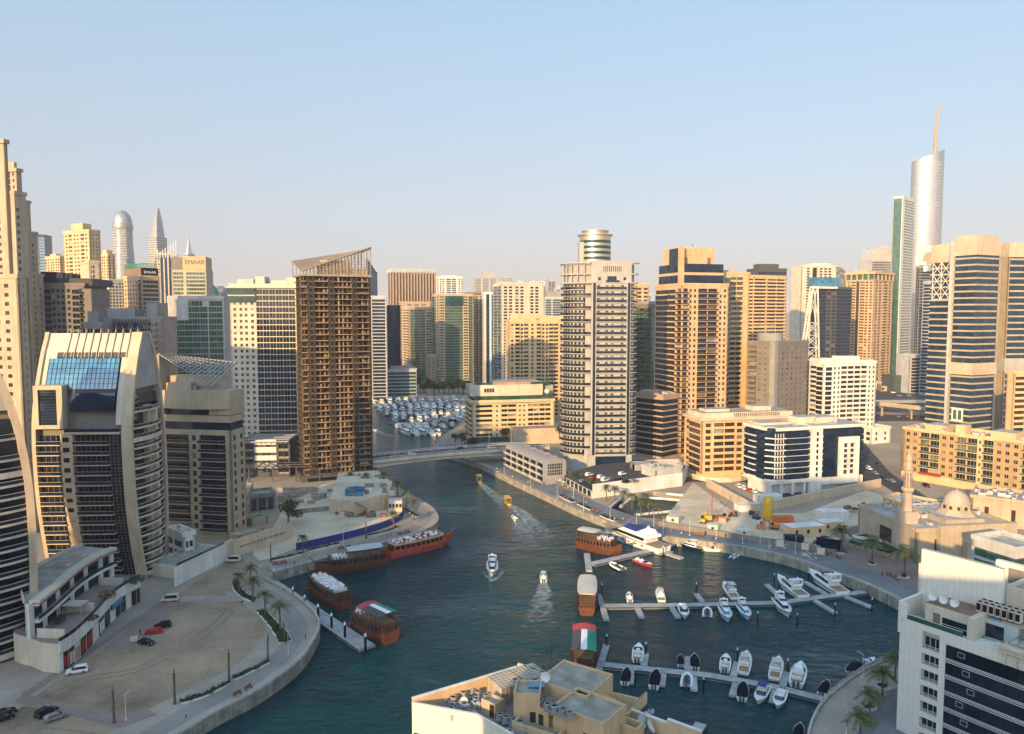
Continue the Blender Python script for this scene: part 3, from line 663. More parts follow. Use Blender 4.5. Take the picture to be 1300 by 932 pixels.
b = tower('yellow_tower', 'sunlit yellow residential tower with square crown left of the domed skyscraper', 80, 113, 127, 293, 640, 62, fh=3.2,
    front='w2 w2 s1 w2 w2', side='s1 w2.4 W3 s.6 w2.2 w2.2 s.6 W3 w2.4 s1', wall='yellow', pane='g_brown', frame='yellow', win=(.55,.25,.75))
b.plant([(.1,.28,.9,.72,7)]); mb = MB(); mb.box(-3,b.D*.62,0,0,b.D*.95,b.H*.72); mb.box(-3,b.D*.05,0,0,b.D*.38,b.H*.72); b.part('side_wing', mb, [M['yellow']]); b.finish()
b = tower('yellow_tower', 'yellow tower with two lower setbacks in front of the crowned yellow one', 74, 108, 124, 362, 560, 62, fh=3.2, front='w2 w2 w2', side=rep('s.5 w2.4 w2.4',3), wall='yellow', pane='g_brown'); b.finish(60)
b = tower('yellow_tower', 'small yellow tower between the crowned one and the blue sliver', 57, 76, 84, 326, 900, 60, fh=3.2, front='w2 w2', side=rep('w2 w2 s.5',3), wall='yellow', pane='g_brown'); b.plant([(.1,.3,.9,.7,4)]); b.finish(60)
b = tower('yellow_tower', 'slim yellow tower directly left of the domed skyscraper', 125, 137, 146, 323, 850, 60, fh=3.2, front='w2 s.5 w2', side=rep('w2 s.6 w2',2), wall='yellow', pane='g_brown'); b.plant([(.1,.2,.9,.6,5)]); b.finish(60)
b = tower('white_grid_tower', 'white tower of small dark windows under the slim yellow tower', 124, 138, 158, 356, 760, 50, fh=3.2, front=rep('w2',5), side=rep('w2',3), wall='cream', pane='g_dark'); b.finish(60)
b = tower('blue_sliver_tower', 'thin blue glass tower at the edge of the stepped beige high-rises', 46, 48, 57, 299, 950, 10, depth=20, fh=3.6, front='g3 g3', wall='g_blue', pane='g_sky'); b.finish(60)
b = tower('ribbed_crown_tower', 'cream tower with blue glass ribs and a stepped white crown', 190, 196, 226, 322, 950, 25, fh=3.3, front='w2 w2 G2 s1 G2 s1 G2 s1 g4', side='w2 w2', wall='cream', pane='g_blue', frame='white')
mb = MB()
for k in range(9): h = 3+abs(k-2)*2.2; x = b.W*k/9; mb.box(x,-.8,b.H-5,x+1.1,6,b.H+h)
b.part('crown_fin', mb, [M['white']]); b.finish(60)

# far skyscrapers
def lathe_tower(name, label, u, v, Y, prof, mats, w=None, extra=None, n=24, sy=1.0, cat='skyscraper', nb=40, rot=0):
    p = P(u, v, Y); H = p.z - 3; o = thing(name, label, cat, (p.x, p.y, 3.0), rot)
    mb = MB(); mb.lathe([(r, z*H) for r, z in prof], n, sy=sy); mb.build('shaft', [M[mats[0]]], o, smooth=50)
    mb = MB()
    for k in range(nb):
        z = prof[0][1]*H + (prof[-1][1]-prof[0][1])*H*(k+.5)/nb; r = interp([(q[1]*H, q[0]) for q in prof], z)
        mb.lathe([(r+.35, z), (r+.35, z+H/nb*.45)], n, sy=sy)
    mb.build('floor_bands', [M[mats[1]]], o)
    return o, H
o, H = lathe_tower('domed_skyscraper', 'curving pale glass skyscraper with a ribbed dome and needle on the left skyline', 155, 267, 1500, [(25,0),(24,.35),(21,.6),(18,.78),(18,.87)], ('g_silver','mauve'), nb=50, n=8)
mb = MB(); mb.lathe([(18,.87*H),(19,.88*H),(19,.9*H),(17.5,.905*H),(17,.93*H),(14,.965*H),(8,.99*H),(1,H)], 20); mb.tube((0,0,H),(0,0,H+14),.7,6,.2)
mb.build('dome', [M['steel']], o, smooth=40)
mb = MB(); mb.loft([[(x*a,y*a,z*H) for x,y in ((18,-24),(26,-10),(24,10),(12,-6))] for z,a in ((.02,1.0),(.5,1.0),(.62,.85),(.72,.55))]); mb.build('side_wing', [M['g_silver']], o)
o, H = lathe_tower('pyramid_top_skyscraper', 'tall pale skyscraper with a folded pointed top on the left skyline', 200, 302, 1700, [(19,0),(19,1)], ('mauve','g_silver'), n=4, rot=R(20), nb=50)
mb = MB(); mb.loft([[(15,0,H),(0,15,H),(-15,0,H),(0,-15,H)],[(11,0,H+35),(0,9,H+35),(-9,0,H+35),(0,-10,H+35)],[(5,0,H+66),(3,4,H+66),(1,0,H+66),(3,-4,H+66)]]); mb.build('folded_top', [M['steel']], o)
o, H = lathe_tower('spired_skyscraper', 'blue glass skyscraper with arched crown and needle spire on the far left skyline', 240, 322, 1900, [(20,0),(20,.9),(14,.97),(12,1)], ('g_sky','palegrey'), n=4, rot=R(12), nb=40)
mb = MB(); mb.loft([[(9,0,H-6),(0,9,H-6),(-9,0,H-6),(0,-9,H-6)],[(1.2,0,H+38),(0,1.2,H+38),(-1.2,0,H+38),(0,-1.2,H+38)],[(.3,0,H+64),(0,.3,H+64),(-.3,0,H+64),(0,-.3,H+64)]]); mb.build('spire', [M['palegrey']], o)
o, H = lathe_tower('dome_pavilion_tower', 'tower with a small ribbed green dome behind the striped sign tower', 271, 385, 900, [(9,0),(9,1)], ('palegrey','g_green'), n=12, nb=20, cat='tower')
mb = MB(); mb.lathe([(9,H),(8.6,H+7),(7.2,H+12),(5,H+17),(2,H+20.5),(.2,H+22)], 16); mb.tube((0,0,H+22),(0,0,H+28),.25,5); mb.build('dome', [M['g_green']], o, smooth=40)
b = tower('blue_sliver_tower', 'thin pale blue tower half hidden by the striped sign tower', 255, 257, 265, 345, 1100, 5, depth=20, fh=3.6, front='g3', wall='palegrey', pane='g_blue'); b.finish(40)
b = tower('low_roof_tower', 'grey tower with a slanting roof just left of the white glass-fronted tower', 278, 280, 300, 372, 800, 5, depth=25, fh=3.4, front='w2 g3 w2', wall='grey', pane='g_navy'); b.plant([(.1,.1,.8,.8,4)]); b.finish(40)

# --- middle
b = tower('slanted_blue_tower', 'blue glass tower with a slanted top peering out right of the unfinished tower', 463, 465, 479, 347, 800, 10, depth=22, fh=3.6, front='g3 g3', wall='g_navy', pane='g_blue')
mb = MB(); mb.loft([[(0,0,b.H),(b.W,0,b.H),(b.W,b.D,b.H),(0,b.D,b.H)],[(0,0,b.H+16),(b.W*.1,0,b.H+16),(b.W*.1,b.D,b.H+16),(0,b.D,b.H+16)]]); b.part('slanted_top', mb, [M['g_navy']]); b.finish(60)
b = tower('navy_tower', 'navy glass tower with pale floor lines right of the unfinished tower', 469, 471, 491, 377, 760, 10, depth=24, fh=3.4, front='g4 g4 s1', wall='palegrey', pane='g_navy'); b.finish(60)
b = tower('navy_tower', 'plain navy glass tower touching the pinstriped one', 488, 490, 508, 389, 800, 5, depth=24, fh=3.4, front='g4 g4', wall='g_navy', pane='g_navy'); b.finish(60)
b = tower('pinstripe_tower', 'tall brown tower with vertical pinstripes and a pale green cornice', 488, 498, 553, 345, 1000, 22, fh=3.3, front=rep('s1 G1.1',14)+' s1', side='G2 s1 G2', wall='pink', pane='g_brown', frame='pink')
mb = MB(); mb.box(-.6,-.6,b.H-.3,b.W+.6,b.D+.6,b.H+4.5); b.part('cornice', mb, [M['greenwhite']])
b.finish()
b = tower('white_blue_tower', 'white tower with blue windows peeking over the green glass tower', 550, 556, 588, 352, 1150, 15, depth=28, fh=3.3, front='s1 w2 w2 s1 W4 W4 s1 w2 w2', side='w2 w2', wall='white', pane='g_blue'); b.plant([(.2,.2,.7,.7,3)]); b.finish(60)
b = tower('twin_step_tower', 'tan and green tower in two steps below the pinstriped one', 505, 506, 547, 384, 930, 8, depth=20, fh=3.3, front='s2 w2 w2 w2 s1', wall='pink', pane='g_green'); b.finish(40)
b = tower('green_grid_tower', 'pale gridded tower with green glass bays in front of the pinstriped one', 511, 519, 553, 391, 900, 22, fh=3.2, front='s1 h3 h3 h3 h3 s.6 b4 b4', side='b3 b3', wall='beige', pane='g_green', rail='beige'); b.finish()
b = tower('green_glass_tower', 'broad green glass tower with tan edge columns beyond the moored boats', 548, 557, 601, 374, 880, 20, fh=3.2, front='s.8 b3 s.5 h3.2 h3.2 h3.2 h3.2 s.5 b3.4 s.4 h3 s.4', side='h3 w2', wall='beige', pane='g_green', rail='beige')
mb = MB(); mb.box(b.W*.2,-1.5,b.H-12,b.W*.68,-.02,b.H-1.5); b.part('glass_crown', mb, [M['g_teal']]); b.finish()
b = tower('brown_grid_tower', 'brown tower of small square windows under a flat overhanging cap', 592, 598, 627, 374, 930, 15, fh=3.2, front=rep('s.6 w2 w2 s.6 w2',2), side='w2 w2', wall='sandstone', pane='g_brown')
mb = MB(); mb.box(-3,-3,b.H+.9,b.W+3,b.D+3,b.H+3); b.part('roof_cap', mb, [M['taupe']]); b.finish()
b = tower('blue_striped_tower', 'narrow white and blue glass tower left of the tall white tower', 612, 614, 630, 372, 900, 8, depth=24, fh=3.4, front='s1 G1.4 s.8 G2', wall='white', pane='g_blue'); b.finish(40)
b = tower('tall_white_tower', 'tall white tower with curved glass balconies behind the sunlit yellow block', 626, 636, 691, 361, 790, 20, fh=3.25, front='s.8 w2 w2 s.5 w2 w2 s2 w2 w2 s2', side='b4 b4', wall='cream', pane='g_dark', rail='g_sky')
b.plant([(.05,.2,.3,.8,3),(.45,.2,.9,.8,2)]); b.finish()
b = tower('ridged_roof_tower', 'grey tower with blue ridged roof fins behind the tall white tower', 672, 674, 693, 362, 1150, 10, depth=24, fh=3.5, front='g3 g3 g3', wall='palegrey', pane='g_blue')
mb = MB()
for k in range(6): x = b.W*k/6; mb.box(x,-1,b.H-.3,x+1.2,8,b.H+6)
b.part('roof_fin', mb, [M['whitemetal']]); b.finish(40)
b = tower('teal_tower', 'teal glass tower left of the rounded balcony tower', 690, 692, 718, 378, 1100, 8, depth=24, fh=3.5, front='g3 s.5 g3 g3', wall='palegrey', pane='g_teal'); b.plant([(.1,.1,.9,.8,9)],'grey'); b.finish(40)
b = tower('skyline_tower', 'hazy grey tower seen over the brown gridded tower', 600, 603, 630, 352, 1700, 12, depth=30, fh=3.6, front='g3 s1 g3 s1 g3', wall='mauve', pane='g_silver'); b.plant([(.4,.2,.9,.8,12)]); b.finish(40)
b = tower('yellow_block', 'big sunlit yellow apartment block with a slanting roof wall behind the curved hotel block', 641, 646, 716, 408, 615, 8, depth=22, fh=3.2,
    front='s.8 w2 s.5 b2.6 w2 b2.6 s1 w2 s1.2 b2.6 w2 w2 b2.6 b2.6 s.4 w2 s.5', wall='yellow', pane='g_brown', rail='yellow', par=.9, proj=.8, cat='building')
mb = MB(); mb.loft([[(2,5,b.H),(b.W,5,b.H),(b.W,6.5,b.H),(2,6.5,b.H)],[(2,5,b.H+7),(b.W,5,b.H+4),(b.W,6.5,b.H+4),(2,6.5,b.H+7)]]); b.part('roof_wall', mb, [M['yellow']])
b.plant([(.35,.05,.5,.2,3)]); b.acs(8,3); b.finish()

b = tower('teal_office', 'low teal glass office with white frame on the far waterfront', 477, 482, 529, 470, 790, 12, fh=3.7, depth=26, front='s.5 '+rep('g3',7)+' s.5', side='g3 g3', wall='palegrey', pane='g_teal', cat='building'); b.plant([(.3,.2,.9,.8,4)],'pink'); b.finish(60)
b = tower('teal_office', 'teal office with a flat cream roof close behind the unfinished tower', 468, 470, 497, 462, 830, 8, depth=24, fh=3.7, front='g3 g3 g3 s.6', wall='palegrey', pane='g_teal', cat='building'); b.plant([(.02,.1,.98,.9,3.4)],'white'); b.finish(40)
b = tower('teal_pavilion', 'two-storey glass pavilion at the far waterfront under the green towers', 510, 512, 532, 490, 800, 8, depth=14, fh=3.6, front='g3 g3 g3', wall='palegrey', pane='g_teal', cat='building'); b.finish(40)
b = tower('tan_slab_block', 'slim tan slab with columns between the teal office and the green glass tower', 540, 543, 553, 452, 860, 10, depth=15, fh=3.2, front='s1 w2 s1 w2 s1', wall='tan', pane='g_brown', cat='building'); b.finish(40)

# --- right half
b = tower('dark_green_tower', 'dark green glass tower wedged between the rounded balcony tower and the orange tower', 800, 806, 838, 388, 540, 8, depth=26, fh=3.4, front='b4 b4 s.3 h4 h4 h4', wall='taupe', pane='g_green', rail='g_green'); b.plant([(.05,.05,.95,.95,3.2)],'grey'); b.finish()
b = tower('slim_yellow_tower', 'slim yellow block behind the brown banded block', 806, 808, 824, 352, 620, 8, depth=18, fh=3.2, front='w2 w2', wall='amber', pane='g_brown', top=zt(362,620)); b.finish(30)
b = tower('brown_banded_block', 'low brown block with stepped dark glass bands beside the rounded balcony tower', 806, 842, 863, 503, 445, 42, fh=3.5, front='g3 g3 s.6', side=rep('g3',5), wall='pink', pane='g_dark', cat='building', edge=.8)
b.plant([(.1,.5,.6,.9,2)]); b.acs(8,5); b.finish()
b = tower('orange_tower', 'sunlit orange tower with dark glass crown and a centre column of balconies', 832, 866, 925, 362, 455, 17, fh=3.35,
    front='b2.6 w1.8 w1.8 s.3 b4 b4 s.3 w1.8 w1.8 s.5', side='g4 g4 s.4 b2 ', wall='amber', pane='g_dark', rail='g_navy', par=.8, win=(.48,.26,.78))
mb = MB(); W, D, H = b.W, b.D, b.H
mb.box(W*.02,2,H-.3,W*.92,D*.9,H+13,1); mb.box(W*.01,1.6,H+6.2,W*.925,D*.91,H+7.8,0); b.part('glass_storey', mb, [M['amber'], M['g_navy']])
mb = MB(); mb.box(W*.02,5,H+13.01,W*.78,D*.75,H+23,0); mb.box(-.2,1.2,H-.3,W*.06,4.9,H+23.4,0); mb.box(W*.1,4.9,H+13.2,W*.2,5.4,H+17,1); mb.box(W*.62,4.9,H+13.2,W*.7,5.4,H+17,1)
for k in range(5): mb.box(W*(.14+.12*k),4.75,H+18,W*(.245+.12*k),5.2,H+22,0)
b.part('crown_block', mb, [M['amber'], M['brown']])
mb = MB(); mb.box(W*.02-.3,5,H,W*.02+.05,D*.5,H+22.5); b.part('glass_slot', mb, [M['g_navy']])
mb = MB(); mb.tube((W*.4,8,H+23),(W*.25,4,H+25.2),.15,5); mb.tube((W*.4,8,H+23),(W*.4,8,H+25),.2,5); b.part('cleaning_crane', mb, [M['steel']]); b.finish()
b = tower('orange_annex_tower', 'amber tower with green glass upper corner attached behind the orange one', 914, 918, 952, 348, 500, 10, depth=24, fh=3.3, front='g3.5 b3 b3 s3', wall='amber', pane='g_green', rail='amber', par=.9, proj=.7); b.plant([(.1,.2,.5,.7,3)]); b.finish()
b = tower('ribbed_yellow_tower', 'pale yellow tower of close balcony ribs behind the grey brown tower', 945, 957, 998, 351, 690, 25, fh=3.2, front='b4 s.4 b3 b3', side='b4', wall='yellow', pane='g_brown', rail='yellow'); b.finish()
b = tower('dark_cap_tower', 'dark blue topped tower rising behind the pale yellow ribbed one', 958, 962, 999, 342, 780, 12, depth=22, fh=3.5, front='g3 g3 g3', wall='darkgrey', pane='g_navy'); b.plant([(.15,.2,.8,.8,6)],'darkgrey'); b.finish(30)
b = tower('grey_brown_tower', 'grey brown tower of small lit square windows in shade with a round tank on top', 950, 984, 1026, 436, 475, 38, fh=3.35, front='s.6 '+rep('w2',7), side='b3 '+rep('w2',3), wall='taupe', pane='g_curtain', frame='brown', rail='taupe', win=(.4,.3,.66), mull=0)
mb = MB(); mb.lathe([(8,b.H-.3),(8,b.H+6),(7.6,b.H+6.3)], 24, c=(8,9)); b.part('roof_drum', mb, [M['grey']], smooth=40); mb = MB(); mb.box(-.5,-.5,0,3.2,3.2,b.H+1); b.part('corner_pier', mb, [M['grey']]); b.finish()
b = tower('white_apartment_tower', 'white mid-rise with dark glass corner strip in front of the lattice mast tower', 1022, 1046, 1113, 462, 495, 17, fh=3.2, front='s.8 g2.4 s.3 w1.6 w1.6 r2.6 r2.6 r2.6 r2.6 w1.6 w1.6 s.3', side='w2 r3 g3', wall='white', pane='g_dark', rail='white', win=(.42,.25,.75), par=.9)
b.plant([(.02,.2,.25,.8,3.4),(.4,.2,.75,.7,4.5),(.78,.1,.98,.5,2)]); b.acs(9,8); b.finish()
b = tower('white_house', 'small plain white two-storey house beside the white mid-rise', 1098, 1106, 1131, 545, 500, 20, fh=3.6, depth=12, front='s2 w1.5 s3 w1.5 s2', side='s2 w1.5', wall='white', cat='house'); b.finish(30)
b = tower('mast_glass_tower', 'dark blue glass tower behind a white lattice mast', 1030, 1040, 1082, 364, 740, 18, fh=3.4, front='h3 w2 w2 h3 h3', side='h3', wall='darkgrey', pane='g_navy', edge=0)
W, D, H = b.W, b.D, b.H
mb = MB(); mb.box(-8,-2,H-.2,W*.55,D*.6,H+9,0); b.part('blue_head', mb, [M['g_sky']])
mb = MB(); zs = [0,10,20,30,42,54,66,78,H]
def mast(k): z = zs[k]; return z, -13+13*(z/H)*.35, 11*(1-z/H)+2.5
for k in range(len(zs)-1):
    z, c, r = mast(k); z2, c2, r2 = mast(k+1)
    for y in (-5,-1):
        mb.tube((c-r,y,z),(c2-r2,y,z2),.8,4); mb.tube((c+r,y,z),(c2+r2,y,z2),.8,4)
        mb.tube((c-r,y,z),(c2+r2,y,z2),.35,4); mb.tube((c+r,y,z),(c2-r2,y,z2),.35,4); mb.tube((c2-r2,y,z2),(c2+r2,y,z2),.35,4)
b.part('lattice_mast', mb, [M['white']]); mb = MB(); mb.box(-12,-5,H-2,W*.45,-1,H-.1); b.part('mast_beam', mb, [M['white']]); b.finish(60)
b = tower('gold_arc_tower', 'cream tower with a curved gold glass shoulder behind the lattice mast', 1014, 1018, 1062, 338, 950, 10, depth=26, fh=3.4, front='s2 w2 s1 G2 s1 w2 w2 w2 s2', wall='cream', pane='g_dark')
W, D, H = b.W, b.D, b.H; mb = MB()
arc = [(W+20*sin(t), (H-24)+24*cos(t)) for t in [pi/2*k/10 for k in range(11)]]
poly = [(W,0),(W,H)] + arc[1:] + [(W+20,0)]
mb.loft([[(x,1,z) for x,z in reversed(poly)],[(x,D,z) for x,z in reversed(poly)]]); b.part('glass_shoulder', mb, [M['g_silver']]); b.plant([(.4,.2,.9,.8,4)],'white'); b.finish(60)
b = tower('orange_grid_tower', 'sunlit peach tower with square windows and open columned top, left of the green tower', 1074, 1110, 1134, 355, 860, 40, fh=3.25, front='s.5 w2 w2 s.6 b2.6 s.5 w2 s.5', side='s.6 w2 b2.4 s.3 G1.5 s.3 b2.4 w2 w2 s.5', wall='amber', pane='g_brown', frame='amber', rail='amber', edge=0)
W, D, H = b.W, b.D, b.H; mb = MB(); mb.box(1.5,1.5,H-.3,W-1.5,D-1.5,H+6.5,1); mb.box(-1.5,-1.5,H+6.5,W+1.5,D+1.5,H+9,0); mb.box(-.8,-.8,H-1,W+.8,D+.8,H,0)
for k in range(6): mb.box(W*k/5-.6,-.6,H,W*k/5+.6,.6,H+6.5,0); mb.box(-.6,D*k/5-.6,H,.6,D*k/5+.6,H+6.5,0)
mb.box(W*.1,D*.25,H+9,W*.8,D*.8,H+11,0)
b.part('columned_top', mb, [M['amber'], M['g_green']]); b.finish()
b = tower('arched_grey_tower', 'grey glass tower with arched rounded top behind the peach tower', 1104, 1107, 1136, 330, 1150, 10, depth=30, fh=3.6, front='g3 g3 g3', wall='palegrey', pane='g_silver')
W, D, H = b.W, b.D, b.H; mb = MB(); poly = [(0,H)] + [(W/2-W/2*cos(pi*k/12), H+22*sin(pi*k/12)) for k in range(0,9)] + [(W,H+14),(W,H)]
mb.loft([[(x,0,z) for x,z in poly],[(x,D,z) for x,z in poly]]); b.part('arched_top', mb, [M['palegrey']]); b.finish(40)
b = tower('green_wedge_tower', 'very tall tower with a green glass face between bright edges beside the silver skyscraper', 1134, 1147, 1162, 250, 1000, 45, fh=3.7, front='s.7 g4 s.2', side='s.5 G5 s.8', wall='white', pane='g_green', frame='white'); b.finish()
# silver skyscraper with a slanted top and a needle
p = P(1178, 205, 1100); o = thing('silver_skyscraper', 'tallest silver rounded skyscraper with slanted top and mast on the right skyline', 'skyscraper', (p.x, p.y, 3)); H = p.z - 3
mb = MB(); n = 40; rx, ry = 21.5, 17
A = [mb.vert((rx*cos(2*pi*k/n), ry*sin(2*pi*k/n), 0)) for k in range(n)]
T = [mb.vert((rx*cos(2*pi*k/n), ry*sin(2*pi*k/n), H + 17*(cos(2*pi*k/n))*.5 + 8)) for k in range(n)]
for k in range(n): mb.idx((A[k], A[(k+1)%n], T[(k+1)%n], T[k]))
mb.idx(T); mb.build('shaft', [M['silver']], o, smooth=40)
for k in range(70):
    z = H*k/70; mb = MB(); mb.lathe([(1,z),(1,z+.9)], n, sx=rx+.25, sy=ry+.25)
    if k >= 2: mb.build('floor_band', [M['palegrey']], o, smooth=40)
mb = MB(); mb.tube((10,0,H+9),(10,0,H+44),3.2,8,2.6); mb.tube((11.5,0,H+44),(11.5,0,H+78),1.7,8,1.4)
mb.build('mast', [M['pink']], o)
b = tower('mural_tower', 'tower with a pale painted arch on its top panel in front of the silver skyscraper', 1163, 1168, 1195, 338, 900, 15, fh=3.5, front='g3 g3 g3 g3', side='g3 b3', wall='grey', pane='g_navy')
W, D, H = b.W, b.D, b.H; mb = MB(); mb.box(-3,2,H-.2,W*.92,4,H+25); q = b.part('mural_panel', mb, [M['white']])
mb = MB(); c = W*.45; mb.loft([[(c+9*cos(pi*k/14),1.9,H+6+11*sin(pi*k/14)) for k in range(15)],[(c+9*cos(pi*k/14),1.7,H+6+11*sin(pi*k/14)) for k in range(15)]]); mb.box(c-3,1.75,H+2,c+3,1.95,H+6)
mb.build('painted_arch', [M['tan']], q); mb = MB(); mb.lathe([(9,H-6),(9,H),(8.5,H+.5)], 20, c=(W*.4,6)); b.part('round_top', mb, [M['silver']], smooth=40); b.finish(60)
b = tower('dark_glass_tower', 'dark glass tower of thin floor lines left of the big banded office tower', 1172, 1178, 1198, 358, 800, 12, fh=3.5, front='g3 g3 g3', side='g3', wall='palegrey', pane='g_navy'); b.finish(60)
b = tower('plain_grey_tower', 'low plain grey tower with a white edge under the green tower', 1150, 1155, 1175, 452, 820, 12, depth=20, fh=3.5, front='s1 g3 g3', wall='palegrey', pane='g_dark'); b.finish(40)
b = tower('low_green_block', 'low dark green block at the foot of the peach tower', 1130, 1134, 1160, 478, 830, 8, depth=20, fh=3.5, front='g3 g3 g3', wall='darkgrey', pane='g_green', cat='building'); b.finish(40)

# big banded office tower at the right edge
pb = dict(wall='sandstone', pane='g_blue', frame='darkmetal')
b = tower('banded_office_tower', 'big banded office tower with peach blank top storeys at the right edge', 1212, 1241, 1271, 306, 480, 26, fh=4.2, front='g4 g4 g4', side='g4 g4 g4', edge=0, **pb)
W, D, H = b.W, b.D, b.H
mb = MB(); mb.box(-.35,-.35,H-8.5,W+.1,D+.1,H+.6); mb.box(-.4,-.4,H-4.2,W+.1,D+.1,H-3.7); mb.box(2,2,H+.6,W-.5,D,H+4.2); b.part('blank_top', mb, [M['beige']])
mb = MB(); mb.box(-.5,-.5,H*.36,W+.3,D+.3,H*.36+7.5); b.part('blank_storey', mb, [M['beige']])
mb = MB(); mb.box(-1.2,D,0,1.2,D+1.8,H+1); b.part('corner_pier', mb, [M['palegrey']])
rw = MB(); rw.box(W,6.5,0,W+12,9,H-1,0)
for k in range(7): rw.box(W+6,6.4,H*.42+k*4.2,W+7,6.55,H*.42+k*4.2+1.6,1)
b.part('recess_wall', rw, [M['tan'], M['g_dark']])

mb = MB(); mb.box(-.6,D*.3,9+8,-.1,D*.8,18+8,0); mb.box(-.8,D*.36,18.5,-.5,D*.5,24.5,1); mb.box(-.8,D*.58,18.5,-.5,D*.72,24.5,1); b.part('square_window', mb, [M['white'], M['g_green']])
# left wing of the same tower, set back
X = Matrix.Translation((0, D+1.8, 0)); Lw = P(1192, 320, 480)
wing = MB()
nfw = int((H-11)/4.2)
for k in range(nfw):
    z = H-11-4.2*(k+1); wing.box(1.5,D+1.8,z+3.1,W*.6,D+17,z+4.2,0)
wing.box(2.1,D+1.9,0,W*.6,D+16.9,H-11,1); wing.box(1.5,D+1.8,H-11,W*.6,D+17,H,2)
b.part('set_back_wing', wing, [M['sandstone'], M['g_blue'], M['beige']])
lat = MB()
for i in range(2):
    y0 = D+3+i*6; 
    for j in range(3):
        z0 = H-36+j*8; lat.tube((1.2,y0,z0),(1.2,y0+6,z0+8),.25,4); lat.tube((1.2,y0+6,z0),(1.2,y0,z0+8),.25,4); lat.tube((1.2,y0,z0),(1.2,y0+6,z0),.25,4)
lat.tube((1.2,D+3,H-36),(1.2,D+3,H-12),.3,4); lat.tube((1.2,D+9,H-36),(1.2,D+9,H-12),.3,4); lat.tube((1.2,D+15,H-36),(1.2,D+15,H-12),.3,4)
b.part('lattice_panel', lat, [M['whitemetal']]); b.finish()
b = tower('banded_office_tower', 'second mass of the banded offices cut by the right edge of the view', 1281, 1282, 1345, 309, 505, 8, depth=10, fh=4.2, front='s.3 '+rep('g4',4), edge=0, **pb)
W, D, H = b.W, b.D, b.H; mb = MB(); mb.box(-.3,-.4,H-9,W,D,H+.5); b.part('blank_top', mb, [M['beige']]); mb = MB(); mb.box(-.3,-.5,H*.36,W,D,H*.36+9); b.part('blank_storey', mb, [M['mauve']]); b.finish(40)
b = tower('edge_yellow_tower', 'slim yellow balcony tower cut by the right edge above the ochre apartments', 1286, 1288, 1330, 474, 420, 12, depth=5, fh=3.2, front='b4 s.5 w2 b4', side='s2', wall='yellow', pane='g_brown', rail='yellow'); b.finish(40)
# low stuff at the far right across the motorway

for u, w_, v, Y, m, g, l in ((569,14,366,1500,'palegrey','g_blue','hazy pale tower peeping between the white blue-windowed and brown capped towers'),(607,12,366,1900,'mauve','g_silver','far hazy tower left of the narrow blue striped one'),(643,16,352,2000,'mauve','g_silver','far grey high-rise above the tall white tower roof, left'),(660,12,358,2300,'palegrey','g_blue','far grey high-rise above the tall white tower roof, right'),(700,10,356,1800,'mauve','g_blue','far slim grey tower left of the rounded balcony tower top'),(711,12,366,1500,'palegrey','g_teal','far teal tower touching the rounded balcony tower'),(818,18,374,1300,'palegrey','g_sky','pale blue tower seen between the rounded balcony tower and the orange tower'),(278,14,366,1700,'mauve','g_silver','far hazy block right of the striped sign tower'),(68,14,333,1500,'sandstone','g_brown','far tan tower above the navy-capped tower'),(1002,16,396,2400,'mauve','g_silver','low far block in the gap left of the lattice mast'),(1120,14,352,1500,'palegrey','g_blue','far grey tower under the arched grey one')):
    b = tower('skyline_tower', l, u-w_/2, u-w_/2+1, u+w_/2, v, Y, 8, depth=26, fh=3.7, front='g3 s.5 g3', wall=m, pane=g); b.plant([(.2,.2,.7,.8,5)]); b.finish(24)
# ------------------------------------------------------------------ buildings with a shape of their own
def frame_at(p0, rz, z0=3.0): return Matrix.Translation((p0[0], p0[1], z0)) @ Matrix.Rotation(rz, 4, 'Z')

# stepped beige high-rises at the left edge
def stepped_tower(label, uM, uR, v, Y, Wl, steps, group, low=None, p=None, rz=None):
    p0, p1, D = near(uM-30, uM, uR, v, Y, 74)
    if p: p0 = p; p1 = (p[0]+cos(rz)*20, p[1]+sin(rz)*20)
    b = Bld('stepped_tower', label, 'tower', p0, p1, Wl, zt(v, Y), 3, wall='sandstone', pane='g_brown', group=group, t=.6)
    nf = int(b.H/3.4)
    b.facade('L', 'w2 w2 s1 w2.4 s1 r3 s1 w2.4 s1.4', nf, 3.4, b.H-nf*3.4, win=(.5,.3,.78)); b.facade('F', rep('w2 s.8',4), nf, 3.4, b.H-nf*3.4, win=(.4,.3,.75)); b.plain('R'); b.plain('B'); b.roof_edge(1.5, .7, .6)
    b.plant([(.2,.15,.8,.8,5)])
    x = b.W; H = b.H
    for k, (dw, h, ys) in enumerate(steps):
        mb = MB(); y0, y1 = ys*Wl-1, Wl*.96; mb.box(x,y0,0,x+dw,y1,H*h,0,1); mb.box(x-.2,y0-.4,H*h,x+dw+.4,y1+.4,H*h+1.6,0)
        for j in range(int(H*h/3.4)-1):
            for i in range(max(1,int(dw/3.2))): mb.box(x+.8+3.2*i,y0-.03,j*3.4+1.2,x+2.1+3.2*i,y0+.2,j*3.4+2.8,2)
            for i in range(3): mb.box(x+dw-.2,y0+1.5+(y1-y0)*i/3,j*3.4+1.2,x+dw+.03,y0+3+(y1-y0)*i/3,j*3.4+2.8,2)
        mb.build('stepped_wing', [M['sandstone'], M['rooftop'], M['g_brown']], b.root); x += dw
    b.finish(100); return b
stepped_tower('tallest stepped beige high-rise cut by the left edge of the view', 5, 9, 181, 350, 34, [(6,.86,-.05),(5,.74,.1)], 'stepped high-rises along the left edge')
stepped_tower('second stepped beige high-rise, just right of the one cut by the left edge', 21, 27, 217, 410, 15, [(5,.9,.1),(5,.80,.2),(4,.66,.3)], 'stepped high-rises along the left edge')
